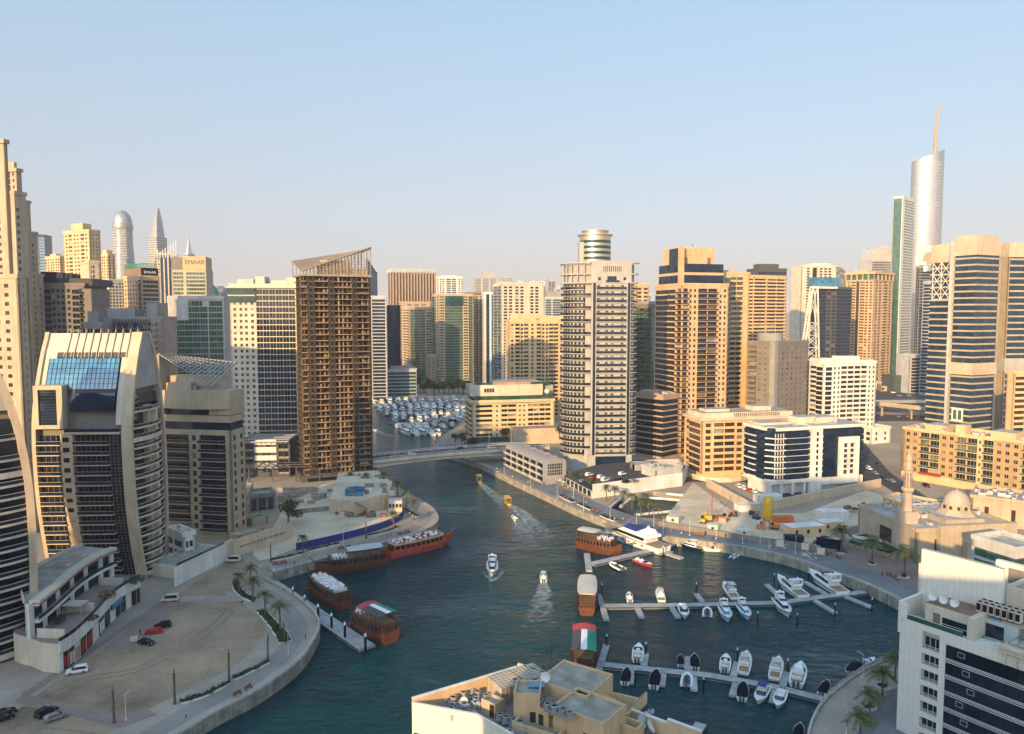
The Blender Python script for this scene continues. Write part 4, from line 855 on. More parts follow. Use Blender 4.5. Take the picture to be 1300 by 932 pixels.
b = tower('stepped_tower', 'lower beige wing with a grid of small square windows at the left edge', 0, 22, 36, 352, 292, 74, fh=3.5, front='s4 w2 s4', side='w2 w2 s.8 w2 s1.2 w2 w2 s1.4', wall='sandstone', pane='g_brown', win=(.45,.3,.72), depth=32); b.group = None; b.root['group'] = 'stepped high-rises along the left edge'; b.finish()

# sail-shaped towers with arched end walls
PF = [(0,7.0),(10,4.2),(25,1.2),(42,0),(52,.3),(60,1.8),(68,4.4),(75,7.2),(81,10.2)]
PB = [(0,23),(14,24.6),(30,25),(45,24.6),(58,23),(68,20.6),(75,18),(81,14.8)]
def sail_tower(label, p0, rz, L):
    o = thing('sail_tower', label, 'tower', (p0[0], p0[1], 3), rz, 'sail-shaped towers on the left bank')
    yf = lambda z: sinterp(PF, z); yb = lambda z: sinterp(PB, z)
    fh = 3.24; n = 40; zs = [81*k/n for k in range(n+1)]
    def ribbon(x0, x1, fn, d0, d1, name, m):
        mb = MB(); mb.loft([[(x0,fn(z)+d0,z),(x1,fn(z)+d0,z),(x1,fn(z)+d1,z),(x0,fn(z)+d1,z)] for z in zs]); mb.build(name, [M[m]], o, smooth=30)
    ribbon(-2.7,.5,yf,-.5,.9,'end_fin','beige'); ribbon(-1.5,.5,yb,-.3,1.4,'end_fin','beige'); ribbon(-L,-L+1.2,yf,-.5,.9,'end_fin','beige')
    # core body, following both curves, dark glazed
    mb = MB(); mb.loft([[(-L+.6,yf(z)+1.6,z),(-1.9,yf(z)+1.6,z),(-1.9,yb(z)-.3,z),(-L+.6,yb(z)-.3,z)] for z in zs if z < 80]); mb.build('wall', [M['taupe']], o)
    # sloping roof of beige panels with ribs and louvres
    mb = MB(); za = [62+ (81-62)*k/8 for k in range(9)]
    mb.loft([[(-L+.2,yf(z)+.2,z),(-2.6,yf(z)+.2,z),(-2.6,yf(z)+1.3,z),(-L+.2,yf(z)+1.3,z)] for z in [73,75,77,79,80.6]]); 
    mb.loft([[(-L+.2,yf(z)+.2,z),(-L+5,yf(z)+.2,z),(-L+5,yf(z)+1.3,z),(-L+.2,yf(z)+1.3,z)] for z in [63,66,69,71,73]])
    mb.loft([[(-4.6,yf(z)-.1,z),(-2.6,yf(z)-.1,z),(-2.6,yf(z)+1.3,z),(-4.6,yf(z)+1.3,z)] for z in [52,56,60,64,68,73]])
    rf = mb.build('roof', [M['cream']], o, smooth=30)
    for k in range(10):
        x = -L+8+(L-9)*k/9.0; mb = MB(); mb.loft([[(x-.1,yf(z)-.28,z),(x+.1,yf(z)-.28,z),(x+.14,yf(z)+.4,z),(x-.14,yf(z)+.4,z)] for z in (72.6,75,77,79,81,82)]); mb.build('roof_rib', [M['tan']], rf)
    for k in range(10):
        x = -L+5+(L-8.5)*k/10.0; mb = MB()
        for j in range(4):
            xx = x+.5*j; z0, z1 = 72.9, 74.6; mb.loft([[(xx,yf(z)+.05,z),(xx+.34,yf(z)+.05,z),(xx+.34,yf(z)+.4,z),(xx,yf(z)+.4,z)] for z in (z0,z1)])
        mb.build('louvre', [M['darkgrey']], rf)
    # big sloping window: upper field sky blue, lower field darker
    def glazing(x0, x1, z0, z1, nx, name, m):
        mb = MB(); g = [z0+(z1-z0)*k/6 for k in range(7)]
        mb.loft([[(x0,yf(z)-.4,z),(x1,yf(z)-.4,z),(x1,yf(z)+.6,z),(x0,yf(z)+.6,z)] for z in g], 0)
        for k in range(nx+1):
            x = x0+(x1-x0)*k/nx; mb.loft([[(x-.07,yf(z)-.52,z),(x+.07,yf(z)-.52,z),(x+.07,yf(z)-.2,z),(x-.07,yf(z)-.2,z)] for z in g], 1)
        for k in range(1,6): z = z0+(z1-z0)*k/6; mb.box(x0,yf(z)-.47,z-.05,x1,yf(z)-.3,z+.05,1)
        mb.build(name, [M[m], M['g_navy']], o)
    glazing(-L+3.2,-5.0,63.2,72.7,16,'sloping_window','g_sky'); glazing(-L+11.5,-5.2,56.3,62.0,10,'sloping_window','g_navy')
    mb = MB(); mb.box(-L+8,yf(62)-.2,62.0,-5.2,yf(62)+1,63.2); mb.build('window_transom', [M['darkgrey']], o)
    # tall framed box window on the left
    mb = MB(); y = yf(52)-1.2
    for bx in ((-L+1.2,51,-L+2.6,64.6),(-L+8.2,51,-L+9.9,64.6),(-L+2.6,63.3,-L+8.2,64.6),(-L+2.6,51,-L+8.2,52.2)): mb.box(bx[0],y,bx[1],bx[2],y+5.5,bx[3],0)
    q = mb.build('box_window', [M['beige']], o); mb = MB(); mb.box(-L+2.6,y+.6,52.2,-L+8.2,y+.9,63.3,0)
    for k in range(1,12): mb.box(-L+2.6,y+.5,52.2+k*.93,-L+8.2,y+.62,52.26+k*.93,1)
    mb.build('pane', [M['g_navy'], M['darkmetal']], q)
    # terrace under the big window
    mb = MB(); mb.box(-L+9.9,-.6,49.2,-3,3,49.9,0); mb.box(-L+9.9,-.5,49.9,-3,-.35,50.9,1); mb.build('terrace', [M['beige'], M['g_navy']], o)
    # storeys of the front
    nfl = 15
    for k in range(nfl):
        z = 49.2 - (k+1)*fh
        y0 = max(yf(z+1.5), 0)
        for x0, x1 in ((-L+1.2,-L+8.6),(-L+12.3,-6.5)):
            mb = MB(); mb.box(x0,y0-.7,z-.32,x1,y0+1.7,z,0); mb.box(x0+.1,y0-.6,z,x1-.1,y0-.5,z+1.0,1); mb.box(x0,y0-.66,z+1.0,x1,y0-.44,z+1.07,0); mb.build('balcony', [M['beige'], M['g_navy']], o)
            mb = MB(); mb.box(x0+.3,y0+1.2,z+.1,x1-.3,y0+1.45,z+2.7,0)
            nn = int((x1-x0)/1.5)
            for j in range(nn+1): x = x0+.3+(x1-x0-.6)*j/nn; mb.box(x-.06,y0+1.1,z+.1,x+.06,y0+1.3,z+2.7,1)
            mb.build('balcony_window', [M['g_dark'], M['taupe']], o)
        mb = MB(); mb.box(-L+9.4,yf(z)-.55,z+.9,-L+11.2,yf(z)-.3,z+2.3); mb.build('window', [M['g_dark']], o)
        mb = MB(); mb.box(-6.4,yf(z)-.2,z,-2.8,yf(z)+.3,z+fh-.25,0)
        for j in range(4): mb.box(-6.4+1.2*j-.05,yf(z)-.3,z,-6.4+1.2*j+.05,yf(z),z+fh-.25,1)
        for j in range(3): mb.box(-6.4,yf(z)-.3,z+1.0*j,-2.8,yf(z),z+1.0*j+.08,1)
        mb.build('grid_window', [M['g_dark'], M['taupe']], o)
    mb = MB(); mb.loft([[(-L+8.6,yf(z)-.4,z),(-L+12.3,yf(z)-.4,z),(-L+12.3,yf(z)+1.7,z),(-L+8.6,yf(z)+1.7,z)] for z in (3,10,20,30,40,49.1)]); mb.build('stair_shaft', [M['beige']], o)
    # curved balconies of the end wall
    mb = MB(); mb.loft([[(-1.85,yf(z)+1.2,z),(-.9,yf(z)+1.2,z),(-.9,yb(z)-.2,z),(-1.85,yb(z)-.2,z)] for z in zs if z < 62]); mb.build('end_glazing', [M['g_dark']], o)
    mb = MB(); zg = [63+(81-63)*k/6 for k in range(7)]; mb.loft([[(-1.9,yf(z)+.8,z),(.1,yf(z)+.8,z),(.1,yb(z)-.2,z),(-1.9,yb(z)-.2,z)] for z in zg]); mb.build('gable', [M['mauve']], o)
    for k in range(17):
        z = 2.2+k*fh + (0 if k < 16 else 2)
        a, c = yf(z)+.6, yb(z)-.2; path = [(-.4 + 3.1*sin(pi*j/12)**.8, a+(c-a)*j/12) for j in range(13)]
        big = k in (0, 14); mb = MB(); mb.band(path, -2.2, .0, z-(.6 if not big else 1.5), z, 0)
        mb.band(path, -.14, -.04, z, z+.9, 1); mb.band(path, -.18, .02, z+.9, z+1.0, 0); mb.build('curved_balcony', [M['cream'], M['g_navy']], o)
    ym = lambda z: yf(z)*.42+yb(z)*.58
    mb = MB(); mb.box(-.9,14.0,0,2.2,15.6,56,0); mb.build('end_column', [M['cream']], o)
    mb = MB(); mb.box(-.88,11.4,2,.7,13.99,57,0); mb.build('dividing_wall', [M['cream']], o)
    mb = MB(); mb.box(-L-1,4,-.2,0,23,1.6,0); mb.build('plinth', [M['taupe']], o)
    return o
pB = P(164, 500, 236); sail_tower('sail-shaped tower with big sky-blue sloping window and arched beige fins', (pB.x, pB.y), R(3), 30)
pA = Vector((-142,173,0)); sail_tower('sail-shaped tower cut by the left edge, its curved balconies beside a gold lit fin', (pA.x, pA.y), R(-50), 30)

# tan balcony tower with a slanting roof canopy
b = tower('canopy_tower', 'tan balcony tower with blank curved top and a slanting lattice canopy on its roof', 204, 293, 311, 547, 285, 80, depth=None, fh=3.42, front='s.4 w1.4 s.6 w1.4 s.4',
    side='s.3 b4.4 s.3 w1.1 s.3 b4.4 s.9', wall='tan', pane='g_dark', rail='g_navy', win=(.55,.2,.8), edge=0)
W, D, H = b.W, b.D, b.H
mb = MB(); mb.box(.8,.6,H-.2,W-.4,D-.6,H+3.0,1); mb.box(.2,.2,H+3.0,W-.2,D-.2,H+5.6,0); mb.box(.6,.6,H+5.6,W-.4,D-1,H+8.2,1); mb.box(0,0,H+5.9,W,D*.3,H+8.3,0)
q = [(0.0,D)] + [(-2.6*sin(pi*j/10), D*(1-j/10)) for j in range(1,10)] + [(0,0),(W,0),(W,D)]
mb.prism([(x,y) for x,y in q], H+8.2, H+15.2, 0, 2); b.part('blank_top', mb, [M['tan'], M['g_navy'], M['rooftop']])
mb = MB(); nb_ = 17
for k in range(nb_):
    f = k/(nb_-1); y0 = D*(.97-.9*f); mb.tube((W*.85,y0,H+28-2.5*f),(-1.2,D*.96-(D*.72)*f,H+29-12.0*f),.3,4)
for j in range(7):
    g = j/6; mb.tube((W*.85-(W*.85+1.2)*g,D*.97-.01*D*g,H+28+1*g),(W*.85-(W*.85+1.2)*g,D*.07+g*D*.17,H+25.5-8.5*g),.14,4)
b.part('roof_canopy', mb, [M['steel']])
mb = MB(); mb.box(-1.5,D*.955,H+15,W*.9,D*.985,H+29); mb.box(W*.3,D*.2,H+15,W*.85,D*.93,H+20.5); mb.box(0,D*.55,H+15,W*.3,D*.9,H+18); b.part('canopy_wall', mb, [M['tan']])
mb = MB(); mb.tube((W*.2,D*.1,H+17.6),(W*.2,D*.55,H+16.4),.25,6); mb.box(W*.1,D*.5,H+15,W*.3,D*.58,H+17); b.part('cleaning_crane', mb, [M['steel']]); b.finish()

# unfinished tower: bare slabs, raw walls, brown netting, slanted roof frame
p0, p1, D = near(366, 382, 470, 347, 388, 24); D = 14
b = Bld('unfinished_tower', 'unfinished brown tower of bare concrete floors under a slanted roof frame', 'tower', p0, p1, D, zt(349,388), 3, wall='rawconcrete', core=False)
W, H = b.W, b.H; nfl = 34; fh = (H-3)/nfl; rr = random.Random(5); D = b.D = 24
b.wall.box(3.2,3.4,0,W-.8,D-2,H-.5,0)
bays = [(0,.075),(.19,.375),(.47,.72),(.8,.97)]
var = []
for vv in range(8):
    mb = MB()
    for x0, x1 in bays:
        mb.box(x0*W,-1.1,-.3,x1*W,2,.05,2)
        n = max(2, int((x1-x0)*W/2.1))
        for j in range(n+1):
            x = x0*W+(x1-x0)*W*j/n
            if rr.random() < .8: w = rr.uniform(.25,.9); mb.box(x-w/2,rr.uniform(.2,1.4),0,x+w/2,3.3,fh-.24,rr.choice((0,0,2,1)))
            if rr.random() < .35: mb.box(x,1.6,0,x+rr.uniform(.6,1.6),2,rr.uniform(1,2.6),rr.choice((2,2,0)))
        if rr.random() < .4: mb.box(x0*W,-.95,0,x1*W,-.85,rr.uniform(.3,.8),0)
    for j in range(6):
        y = D*(j+.5)/6; mb.box(-.6,y-.8,-.24,3,y+.8,0,0); mb.box(.6,y-.25,0,3,y+.2,fh-.24,1)
    mb.box(.2,.2,-.3,W-.2,D-.2,-.02,0)
    var.append(mb.mesh('storey', [M['rawconcrete'], M['net'], M['slabedge'], M['pink']]))
for k in range(nfl): link('storey', var[rr.randrange(8)], b.root, Matrix.Translation((0,0,3+k*fh)))
for x0, x1, y0, y1 in ((.085,.185,-.3,2.2),(.385,.465,-.4,2.2),(.725,.795,-.4,2.2),(.965,1.0,-.3,4)):
    mb = MB(); xa, xb = x0*W, x1*W; mb.box(xa,y0,0,xb,y1,H-1,0)
    for k in range(nfl):
        z = 3+k*fh; mb.box(xa+(xb-xa)*.3,y0-.06,z+.8,xa+(xb-xa)*.7,y0+.1,z+2.2,1); mb.box(xa-.1,y0-.15,z-.25,xb+.1,y0+.2,z,2)
    mb.build('netted_shaft', [M['net'], M['black'], M['rawconcrete']], b.root)
mb = MB(); mb.box(-.5,-.8,H-.5,W+.4,D+.3,H+.6); mb.box(W*.3,2,H+.6,W*.72,D*.6,H+8,1); mb.box(W*.72,3,H+.6,W-1,D*.6,H+4,1); b.part('roof_deck', mb, [M['concrete'], M['beige']])
mb = MB()
nb_ = 21
bl = lambda f: Vector((-1+(W+1.5)*f, D*.9, H+8+6.8*f)); fl = lambda f: Vector((W*.02+(W*.985)*f, -.5, H+2.2+12.8*f))
for k in range(nb_):
    f = k/(nb_-1); a, c = bl(f), fl(f)
    for dx in (-.35,.35): mb.tube(a+Vector((dx,0,.2)), c+Vector((dx,0,0)), .5, 4)
    for j in range(8): q0 = a.lerp(c, j/8); q1 = a.lerp(c, (j+1)/8); mb.tube(q0+Vector((-.35,0,-.6)), q1+Vector((.35,0,-.6)), .2, 4); mb.tube(q0+Vector((-.35,0,0)), q0+Vector((.35,0,-.9)), .1, 4)
    mb.tube((c.x,c.y,H), (c.x,c.y,c.z), .26, 4); mb.tube((a.x,a.y,H), (a.x,a.y,a.z), .26, 4)
for k in range(nb_-1):
    f0, f1 = k/(nb_-1), (k+1)/(nb_-1); p_, q_ = fl(f0), fl(f1); z = H+1.5
    while z < p_.z-.3: mb.tube((p_.x,p_.y,z),(q_.x,q_.y,z),.13,4); z += 1.5
    if k % 2 == 0: mb.tube((p_.x,p_.y,H+.6),(q_.x,q_.y,q_.z),.12,4)
for e in (bl, fl):
    for k in range(14): mb.tube(e(k/14), e((k+1)/14), .45, 5)
b.part('roof_frame', mb, [M['bronze']])
mb = MB(); mb.box(-2,-3,0,W+3,D+2,3,0); mb.box(1,-3.2,0,W-1,-3,1.8,1); b.part('ground_storey', mb, [M['darkgrey'], M['black']]); b.finish()

# rounded balcony tower
p = P(753, 500, 409); rz = R(5)
o = thing('rounded_tower', 'tall pale tower with rounded balcony stacks and a glazed drum on its roof', 'tower', (p.x, p.y, 3), rz); Hc = zt(333, 409)-3
def arc(cx, cy, rx, ry, a0, a1, n): return [(cx+rx*cos(R(a0+(a1-a0)*k/n)), cy+ry*sin(R(a0+(a1-a0)*k/n))) for k in range(n+1)]
FL = arc(-1.5,13,14.6,13,180,270,12); FRr = arc(20.2,4.2,4.6,4.2,270,360,6)
core = [(-13,25)] + arc(-1.5,13,12.6,11.4,180,270,10) + [(20.2,1.6)] + arc(20.2,4.2,2.8,2.6,270,360,4) + [(23,25)]
mb = MB(); mb.prism(core, 0, Hc-1, 0, 1); mb.box(-1.4,-.1,0,20.3,6,Hc-.5,0); mb.build('wall', [M['mauve'], M['rooftop']], o)
fh = 3.46; nfl = int((Hc-18)/fh); zb = Hc-11-nfl*fh
slabA = MB(); slabA.band(FL,-2.2,0,-.3,0,0); slabA.band(FL,-.16,-.04,0,1.35,1); slabA.band(FL,-.2,.03,1.35,1.41,0)
slabB = MB(); slabB.band(FL[:-2],-2.0,.25,-.42,0,0); slabB.band(FL[:-2],-.0,.12,0,1.35,1); slabB.band(FL[:-2],-.05,.2,1.35,1.41,0)
slabR = MB(); slabR.band(FRr,-1.8,0.2,-.4,0,0); slabR.band(FRr,-.06,.06,0,.9,1)
mA, mB_, mR = (q.mesh('curved_balcony', [M['mauve'], M['g_dark']]) for q in (slabA, slabB, slabR))
fr = MB(); fr.box(1.3,-1.0,-.3,17.6,.2,0,0); fr.box(1.3,-.98,.0,17.6,-.86,1.35,1); fr.box(1.2,-1.05,1.35,17.7,-.8,1.42,0); mF = fr.mesh('front_balcony', [M['mauve'], M['g_dark']])
wn = [window_mb(w_, 2.3, True, 1).mesh('balcony_window', [M[g], M['mauve']]) for w_, g in ((1.7,'g_dark'),(1.7,'g_navy'),(1.7,'g_curtain'))]
for k in range(nfl):
    z = zb+k*fh; T = Matrix.Translation((0,0,z))
    link('curved_balcony', mA if k % 2 else mB_, o, T); link('curved_balcony', mR, o, T); link('front_balcony', mF, o, T)
    for x in (1.6,6.2,9.4,14.8): link('balcony_window', wn[random.choice((0,0,1,2))], o, Matrix.Translation((x,-.14,z+.1)))
    mb = MB()
    cp = arc(-1.5,13,12.8,11.6,188,262,14)
    for j in range(0,14,2): mb.band(cp[j:j+2], 0, .12, z+.2, z+2.5, 0, ends=False)
    mb.build('curved_window', [M['g_dark']], o)
for x in (-.4,18.6): mb = MB(); mb.box(x,-.35,8,x+1.3,.0,Hc-9,0); mb.build('glass_strip', [M['g_navy']], o)
mb = MB(); mb.band(FL,-1.2,.6,Hc-11.3,Hc-10.6,0); mb.band(FL,-1.2,.3,Hc-6.6,Hc-5.8,0); mb.band(FL,-2,1.0,Hc-.6,Hc,0); mb.band(FRr,-2,1.0,Hc-.6,Hc,0); mb.band(FRr,-1.5,.4,Hc-6.6,Hc-5.8,0); mb.band(FRr,-1.5,.4,Hc-11.3,Hc-10.6,0)
for k in range(0,13,2): x, y = offset(FL,-.4)[k]; mb.box(x-.3,y-.3,Hc-10.6,x+.3,y+.3,Hc-.6,0)
mb.box(-1.6,-.45,Hc-11,20.5,5,Hc+.8,0)
for k in range(10): mb.box(5+k*1.05,-.5,Hc-5,5.4+k*1.05,-.2,Hc-2,1)
mb.box(7.2,-.52,Hc-9.6,12.2,-.2,Hc-7.4,1); mb.box(6.4,-1.3,Hc-10.4,13.6,-.3,Hc-9.6,1); mb.box(2.2,-.5,Hc-9.6,3.6,-.2,Hc-8,1); mb.box(16,-.5,Hc-9.6,17.4,-.2,Hc-8,1)
mb.build('crown', [M['mauve'], M['g_navy']], o)
mb = MB(); mb.lathe([(8.6,Hc-1),(8.6,Hc+15),(9.8,Hc+15.2),(9.8,Hc+15.8),(7,Hc+15.9),(7,Hc+17.4),(7.6,Hc+17.5),(7.6,Hc+18),(.5,Hc+18.1)], 28, c=(3,13)); mb.box(-6.6,8,Hc-1,-4.2,13,Hc+11.5)
q = mb.build('roof_drum', [M['sun_tinted_silver']], o, smooth=40)  # gold of the reflected sun is painted into this metal
for k in range(4): mb = MB(); mb.band(arc(3,13,8.65,8.65,185,355,20), 0, .12, Hc+2+k*3, Hc+3.5+k*3, 0); mb.build('drum_window', [M['g_teal']], q)
mb = MB(); mb.box(1.4,-1.2,1.5,18,-.05,9.2,0); mb.build('entrance_glass', [M['g_navy']], o)
mb = MB(); mb.box(-2.5,-1.0,0,1.3,6,9.8); mb.box(18.1,-1.0,0,21.5,6,9.8); mb.box(1.3,-1.4,9.2,18.1,3,10.4); mb.build('entrance_frame', [M['mauve']], o)

# curved hotel block by the bridge
b = tower('curved_hotel_block', 'cream low-rise with a curved top wall and balconies beside the bridge', 591, 599, 704, 511, 505, 12, depth=30, fh=3.25,
    front='s1 r4.6 s.5 w1.3 s.5 r1.8 r2.4 s.3 w1.2 w1.2 s.4 r1.6 r1.6 r1.6 r1.6 s1', side='b3 b3', wall='honey', pane='g_dark', rail='honey', win=(.45,.35,.7), cat='building')
W, D, H = b.W, b.D, b.H
mb = MB(); mb.box(2,1.5,H,W-1,D-2,H+4.2,0); b.part('glass_storey', mb, [M['g_green']])
cv = [(-1,2)] + [(W*t, -1.6*sin(pi*t)*1.2) for t in [k/14 for k in range(1,14)]] + [(W+.5,3)]
mb = MB(); mb.band(cv,-1.2,.5,H-.4,H+.5,0); mb.band([(-1,3)]+[(W*t,1.6-2.4*sin(pi*t)) for t in [k/14 for k in range(1,13)]],-1.0,0,H+4.0,H+11.5,0); b.part('curved_wall', mb, [M['cream']])
mb = MB(); mb.box(W*.14,-.5,H+6.4,W*.27,.6,H+9.6,0); 
for k in range(4): mb.box(W*(.145+.031*k),-.75,H+6.7,W*(.168+.031*k),-.45,H+9.3,1)
b.part('corner_window', mb, [M['white'], M['g_navy']])
mb = MB(); mb.box(0,4,H+4.2,W,D-2,H+10.4,0,2); mb.box(W*.3,3.5,H+10.4,W*.85,D-6,H+13,1,2); mb.box(W*.05,3.6,H+10.4,W*.25,4.2,H+12.6,3); mb.box(W*.72,3.0,H+10.4,W*.95,3.4,H+12.8,3); b.part('penthouse', mb, [M['mauve'], M['pink'], M['dirtyroof'], M['g_teal']])
mb = MB(); mb.lathe([(.2,H+5),(1.6,H+5.5),(2.1,H+6.6),(1.6,H+7.8),(.3,H+8.2)], 12, c=(W*.9,-2)); b.part('roof_globe', mb, [M['white']], smooth=40)
mb = MB(); mb.box(W*.44,-14,0,W*1.35,-2,10.5,0,1); mb.box(W*.45,-14.1,7.2,W*1.34,-13.9,7.4,0)
b.part('podium', mb, [M['beige'], M['roofbrown']]); mb = MB(); mb.box(-2,-9,0,W*.44,-1,1.0,0); mb.box(0,-5,1,W*.42,-.9,3.9,1); b.part('glass_arcade', mb, [M['taupe'], M['g_teal']]); b.finish()

# yellow block and dark glass block on the right bank
b = tower('yellow_corner_block', 'low yellow apartment block with flat pale roof behind the white framed glass block', 869, 891, 1010, 533, 398, 12, fh=3.4,
    front='s.5 w1.7 s.3 b2.2 b2.2 w1.7 s.4 g2 s.2 b2.2 b2.2 w1.7 b2.2', side='r2 g4.5 s.5', wall='yellow', pane='g_brown', rail='yellow', par=.95, proj=.9, cat='building', edge=0)
W, D, H = b.W, b.D, b.H; mb = MB(); mb.box(-1,-1,H-.4,W+.5,D+.5,H+.5,0); mb.box(1.5,1.5,H+.5,W-1,D-1,H+3.2,0,1)
for k in range(24): x = W*.35+W*.5*k/24; mb.box(x,1.2,H+.9,x+.6,1.55,H+2.9,2)
b.part('roof_storey', mb, [M['cream'], M['dirtyroof'], M['taupe']]); b.plant([(.1,.3,.35,.7,4.5),(.6,.3,.8,.7,5.5)],'cream')
mb = MB(); mb.box(-6,-5,0,W*.4,0,1.5); mb.box(-5.5,-4.6,1.5,W*.38,-4.4,2.6); b.part('terrace', mb, [M['yellow']]); b.finish()

p0, p1, D = near(945, 978, 1097, 545, 355, 17)
b = Bld('glass_office_block', 'dark glass office block with white floor lines, white pier and white window frame', 'building', p0, p1, D, zt(545,355), 3, wall='white', core=False)
W, H = b.W, b.H; nfl = 8; g0 = 7.2; fh = (H-g0-2.2)/nfl
fp1 = [(0,D),(-.01,3.5),(3.5,0),(W*.42,0),(W*.42,D)]; fp2 = [(W*.53,D),(W*.53,0),(W,0),(W,D)]
b.wall.prism([(.6,D-.5),(.6,4),(4,.7),(W*.42-.5,.7),(W*.42-.5,D-.5)], g0, H, 3, 1); b.wall.prism([(W*.53+.5,D-.5),(W*.53+.5,.7),(W-.6,.7),(W-.6,D-.5)], g0, H, 3, 1); b.mats.append(M['g_navy'])
b.wall.box(W*.42,-1.4,0,W*.53,D-.5,H+.8,0,1); b.wall.box(-.3,3.7,H-1.2,W*.42-.01,D+.3,H+.4,0,1); b.wall.box(3.7,-.3,H-1.2,W*.42-.02,3.7,H+.4,0,1); b.wall.box(W*.53+.01,-.3,H-1.0,W+.3,D+.3,H+.5,0,1)
b.wall.box(2,3,0,W*.42,D-1,g0,0); b.wall.box(W*.53,2.2,0,W-4,D-1,g0,0); b.wall.box(-.2,-.2,g0-1.6,W*.42,D,g0,0)
for x in (0.2, W*.12, W*.24, W*.36): b.wall.box(x,-.15,0,x+1.1,1.2,g0-1.6,0)
for x in (W-1.4,): b.wall.box(x,-.2,0,x+1.3,1.2,g0,0)
for k in range(nfl):
    z = g0+k*fh
    mb = MB(); mb.band(fp1[:4],-.5,0,z+.7,z+fh,0); b.part('window_band', mb, [M['g_navy']])
    mb = MB(); mb.band(fp2[1:3],-.5,0,z+.5,z+fh,0); mb.band(fp2[0:2],-.5,0,z+.5,z+fh,0); b.part('window_band', mb, [M['g_navy']])
    mb = MB(); mb.band([(0,D*(.95 if k%2 else .8)),(0,D*.55)],-.6,.5,z,z+.5,0); b.part('balcony', mb, [M['white']]); mb = MB(); mb.band([(0,3.8),(3.5,0),(W*.16,0)],-.6,.55,z,z+.5,0); mb.band([(W*.16,0),(W*.41,0)],-.5,.1,z,z+.16,0)
    for j in range(4): mb.box(W*.05+j*W*.028,-.14,z+.9,W*.05+j*W*.028+.4,.05,z+fh-.2,0)
    b.part('balcony', mb, [M['white']])
    mb = MB(); mb.band([(W*.53,D*.35),(W*.53,0),(W*.555,0)],-.5,.35,z,z+.5,0); b.part('balcony', mb, [M['white']])
for k in range(8): mb = MB(); mb.box(W*.465,-1.5,g0+k*fh+1,W*.485,-1.35,g0+k*fh+2.8,0); b.part('window', mb, [M['g_dark']])
fx0, fx1 = W*.72, W*.93; mb = MB()
for q in ((fx0,g0-3.2,fx0+2.2,H-5.5),(fx1-2.2,g0-3.2,fx1,H-5.5),(fx0+2.2,g0-3.2,fx1-2.2,g0+1.2),(fx0+2.2,H-8.5,fx1-2.2,H-5.5)): mb.box(q[0],-1.6,q[1],q[2],-.02,q[3])
for k in range(1,6): z = g0+1.2+(H-9.7-g0)*k/6; mb.box(fx0+2.2,-1.5,z-.35,fx1-2.2,-.02,z+.35)
mb.box((fx0+fx1)/2-.35,-1.5,g0+1.2,(fx0+fx1)/2+.35,-.02,H-8.5); b.part('window_frame', mb, [M['white']])
b.wall.box(W*.53,-.8,g0-3.4,W*.72,D*.5,g0-.02,0)
b.plant([(.02,.45,.35,.9,1.5),(.55,.3,.8,.8,3.5),(.38,.3,.56,.7,4)],'cream'); b.acs(7,11); b.finish()

# long ochre apartments at the right edge
a0, a1 = G(1144,607), G(1300,634); d = (a1-a0); a1 = a0 + d*1.35
b = Bld('ochre_apartment_block', 'long ochre and yellow apartment block with green balconies, rooftop huts along it', 'building', a0.xy, a1.xy, 22, 29.5, 3, wall='yellow', pane='g_dark', rail='g_green', frame='cream', t=1.2)
b.mats.append(M['ochre'])
b.facade('F', '@3 s.6 w2.2 w2.2 s.3 @0 b3 b3 @3 s.2 w2.2 w2.2 s.2 @0 b3 b3 w1.4 b3 @3 s.3 w2.2 w2.2 w2.2 s.3 @0 b3 b3 b3 @3 w2 w2 s.4', 6, 3.7, 4.0, top=b.H, win=(.5,.22,.72), par=.9, proj=.7)
b.wall.box(0,-.01,0,b.W,1.2,4.0,0,skip='d'); b.facade('L', '@3 s1 w2 s1.5 w2 s1', 7, 3.7, .5, top=b.H); b.plain('R'); b.plain('B'); b.roof_edge(1.1,.2,.4)
b.plant([(.12,.2,.25,.7,3.2),(.3,.3,.36,.6,4.2),(.52,.2,.66,.7,3.4),(.8,.3,.95,.7,3.2)],'yellow'); b.acs(22,21,(.02,.98),(.15,.9),sz=1.1)
mb = MB(); mb.box(b.W*.13,-2.6,4.4,b.W*.26,-.05,5.4); b.part('red_awning', mb, [M['red']]); b.finish()

# unseen towers added outside the view to shade near water and left bank
for k, (x, y, w_, d, h, l) in enumerate(((-66,-50,45,44,112,'beige tower whose balcony the view is taken from'),(-15,-62,56,45,82,'lower beige tower right beside the viewpoint'),(-262,-40,105,40,86,'broad beige tower block behind the left bank'),(-420,90,90,40,120,'beige high-rise inland behind the left edge'))):
    b = Bld('shade_tower', l, 'tower', (x,y), (x+w_,y), d, h, 3, wall='sandstone', pane='g_brown'); nf = int(b.H/3.4)
    for f in 'FLRB': b.facade(f, rep('s.6 W3',8), nf, 3.4, b.H-nf*3.4)
    b.roof_edge(1.2); b.plant([(.3,.3,.6,.7,5)]); b.finish(40)
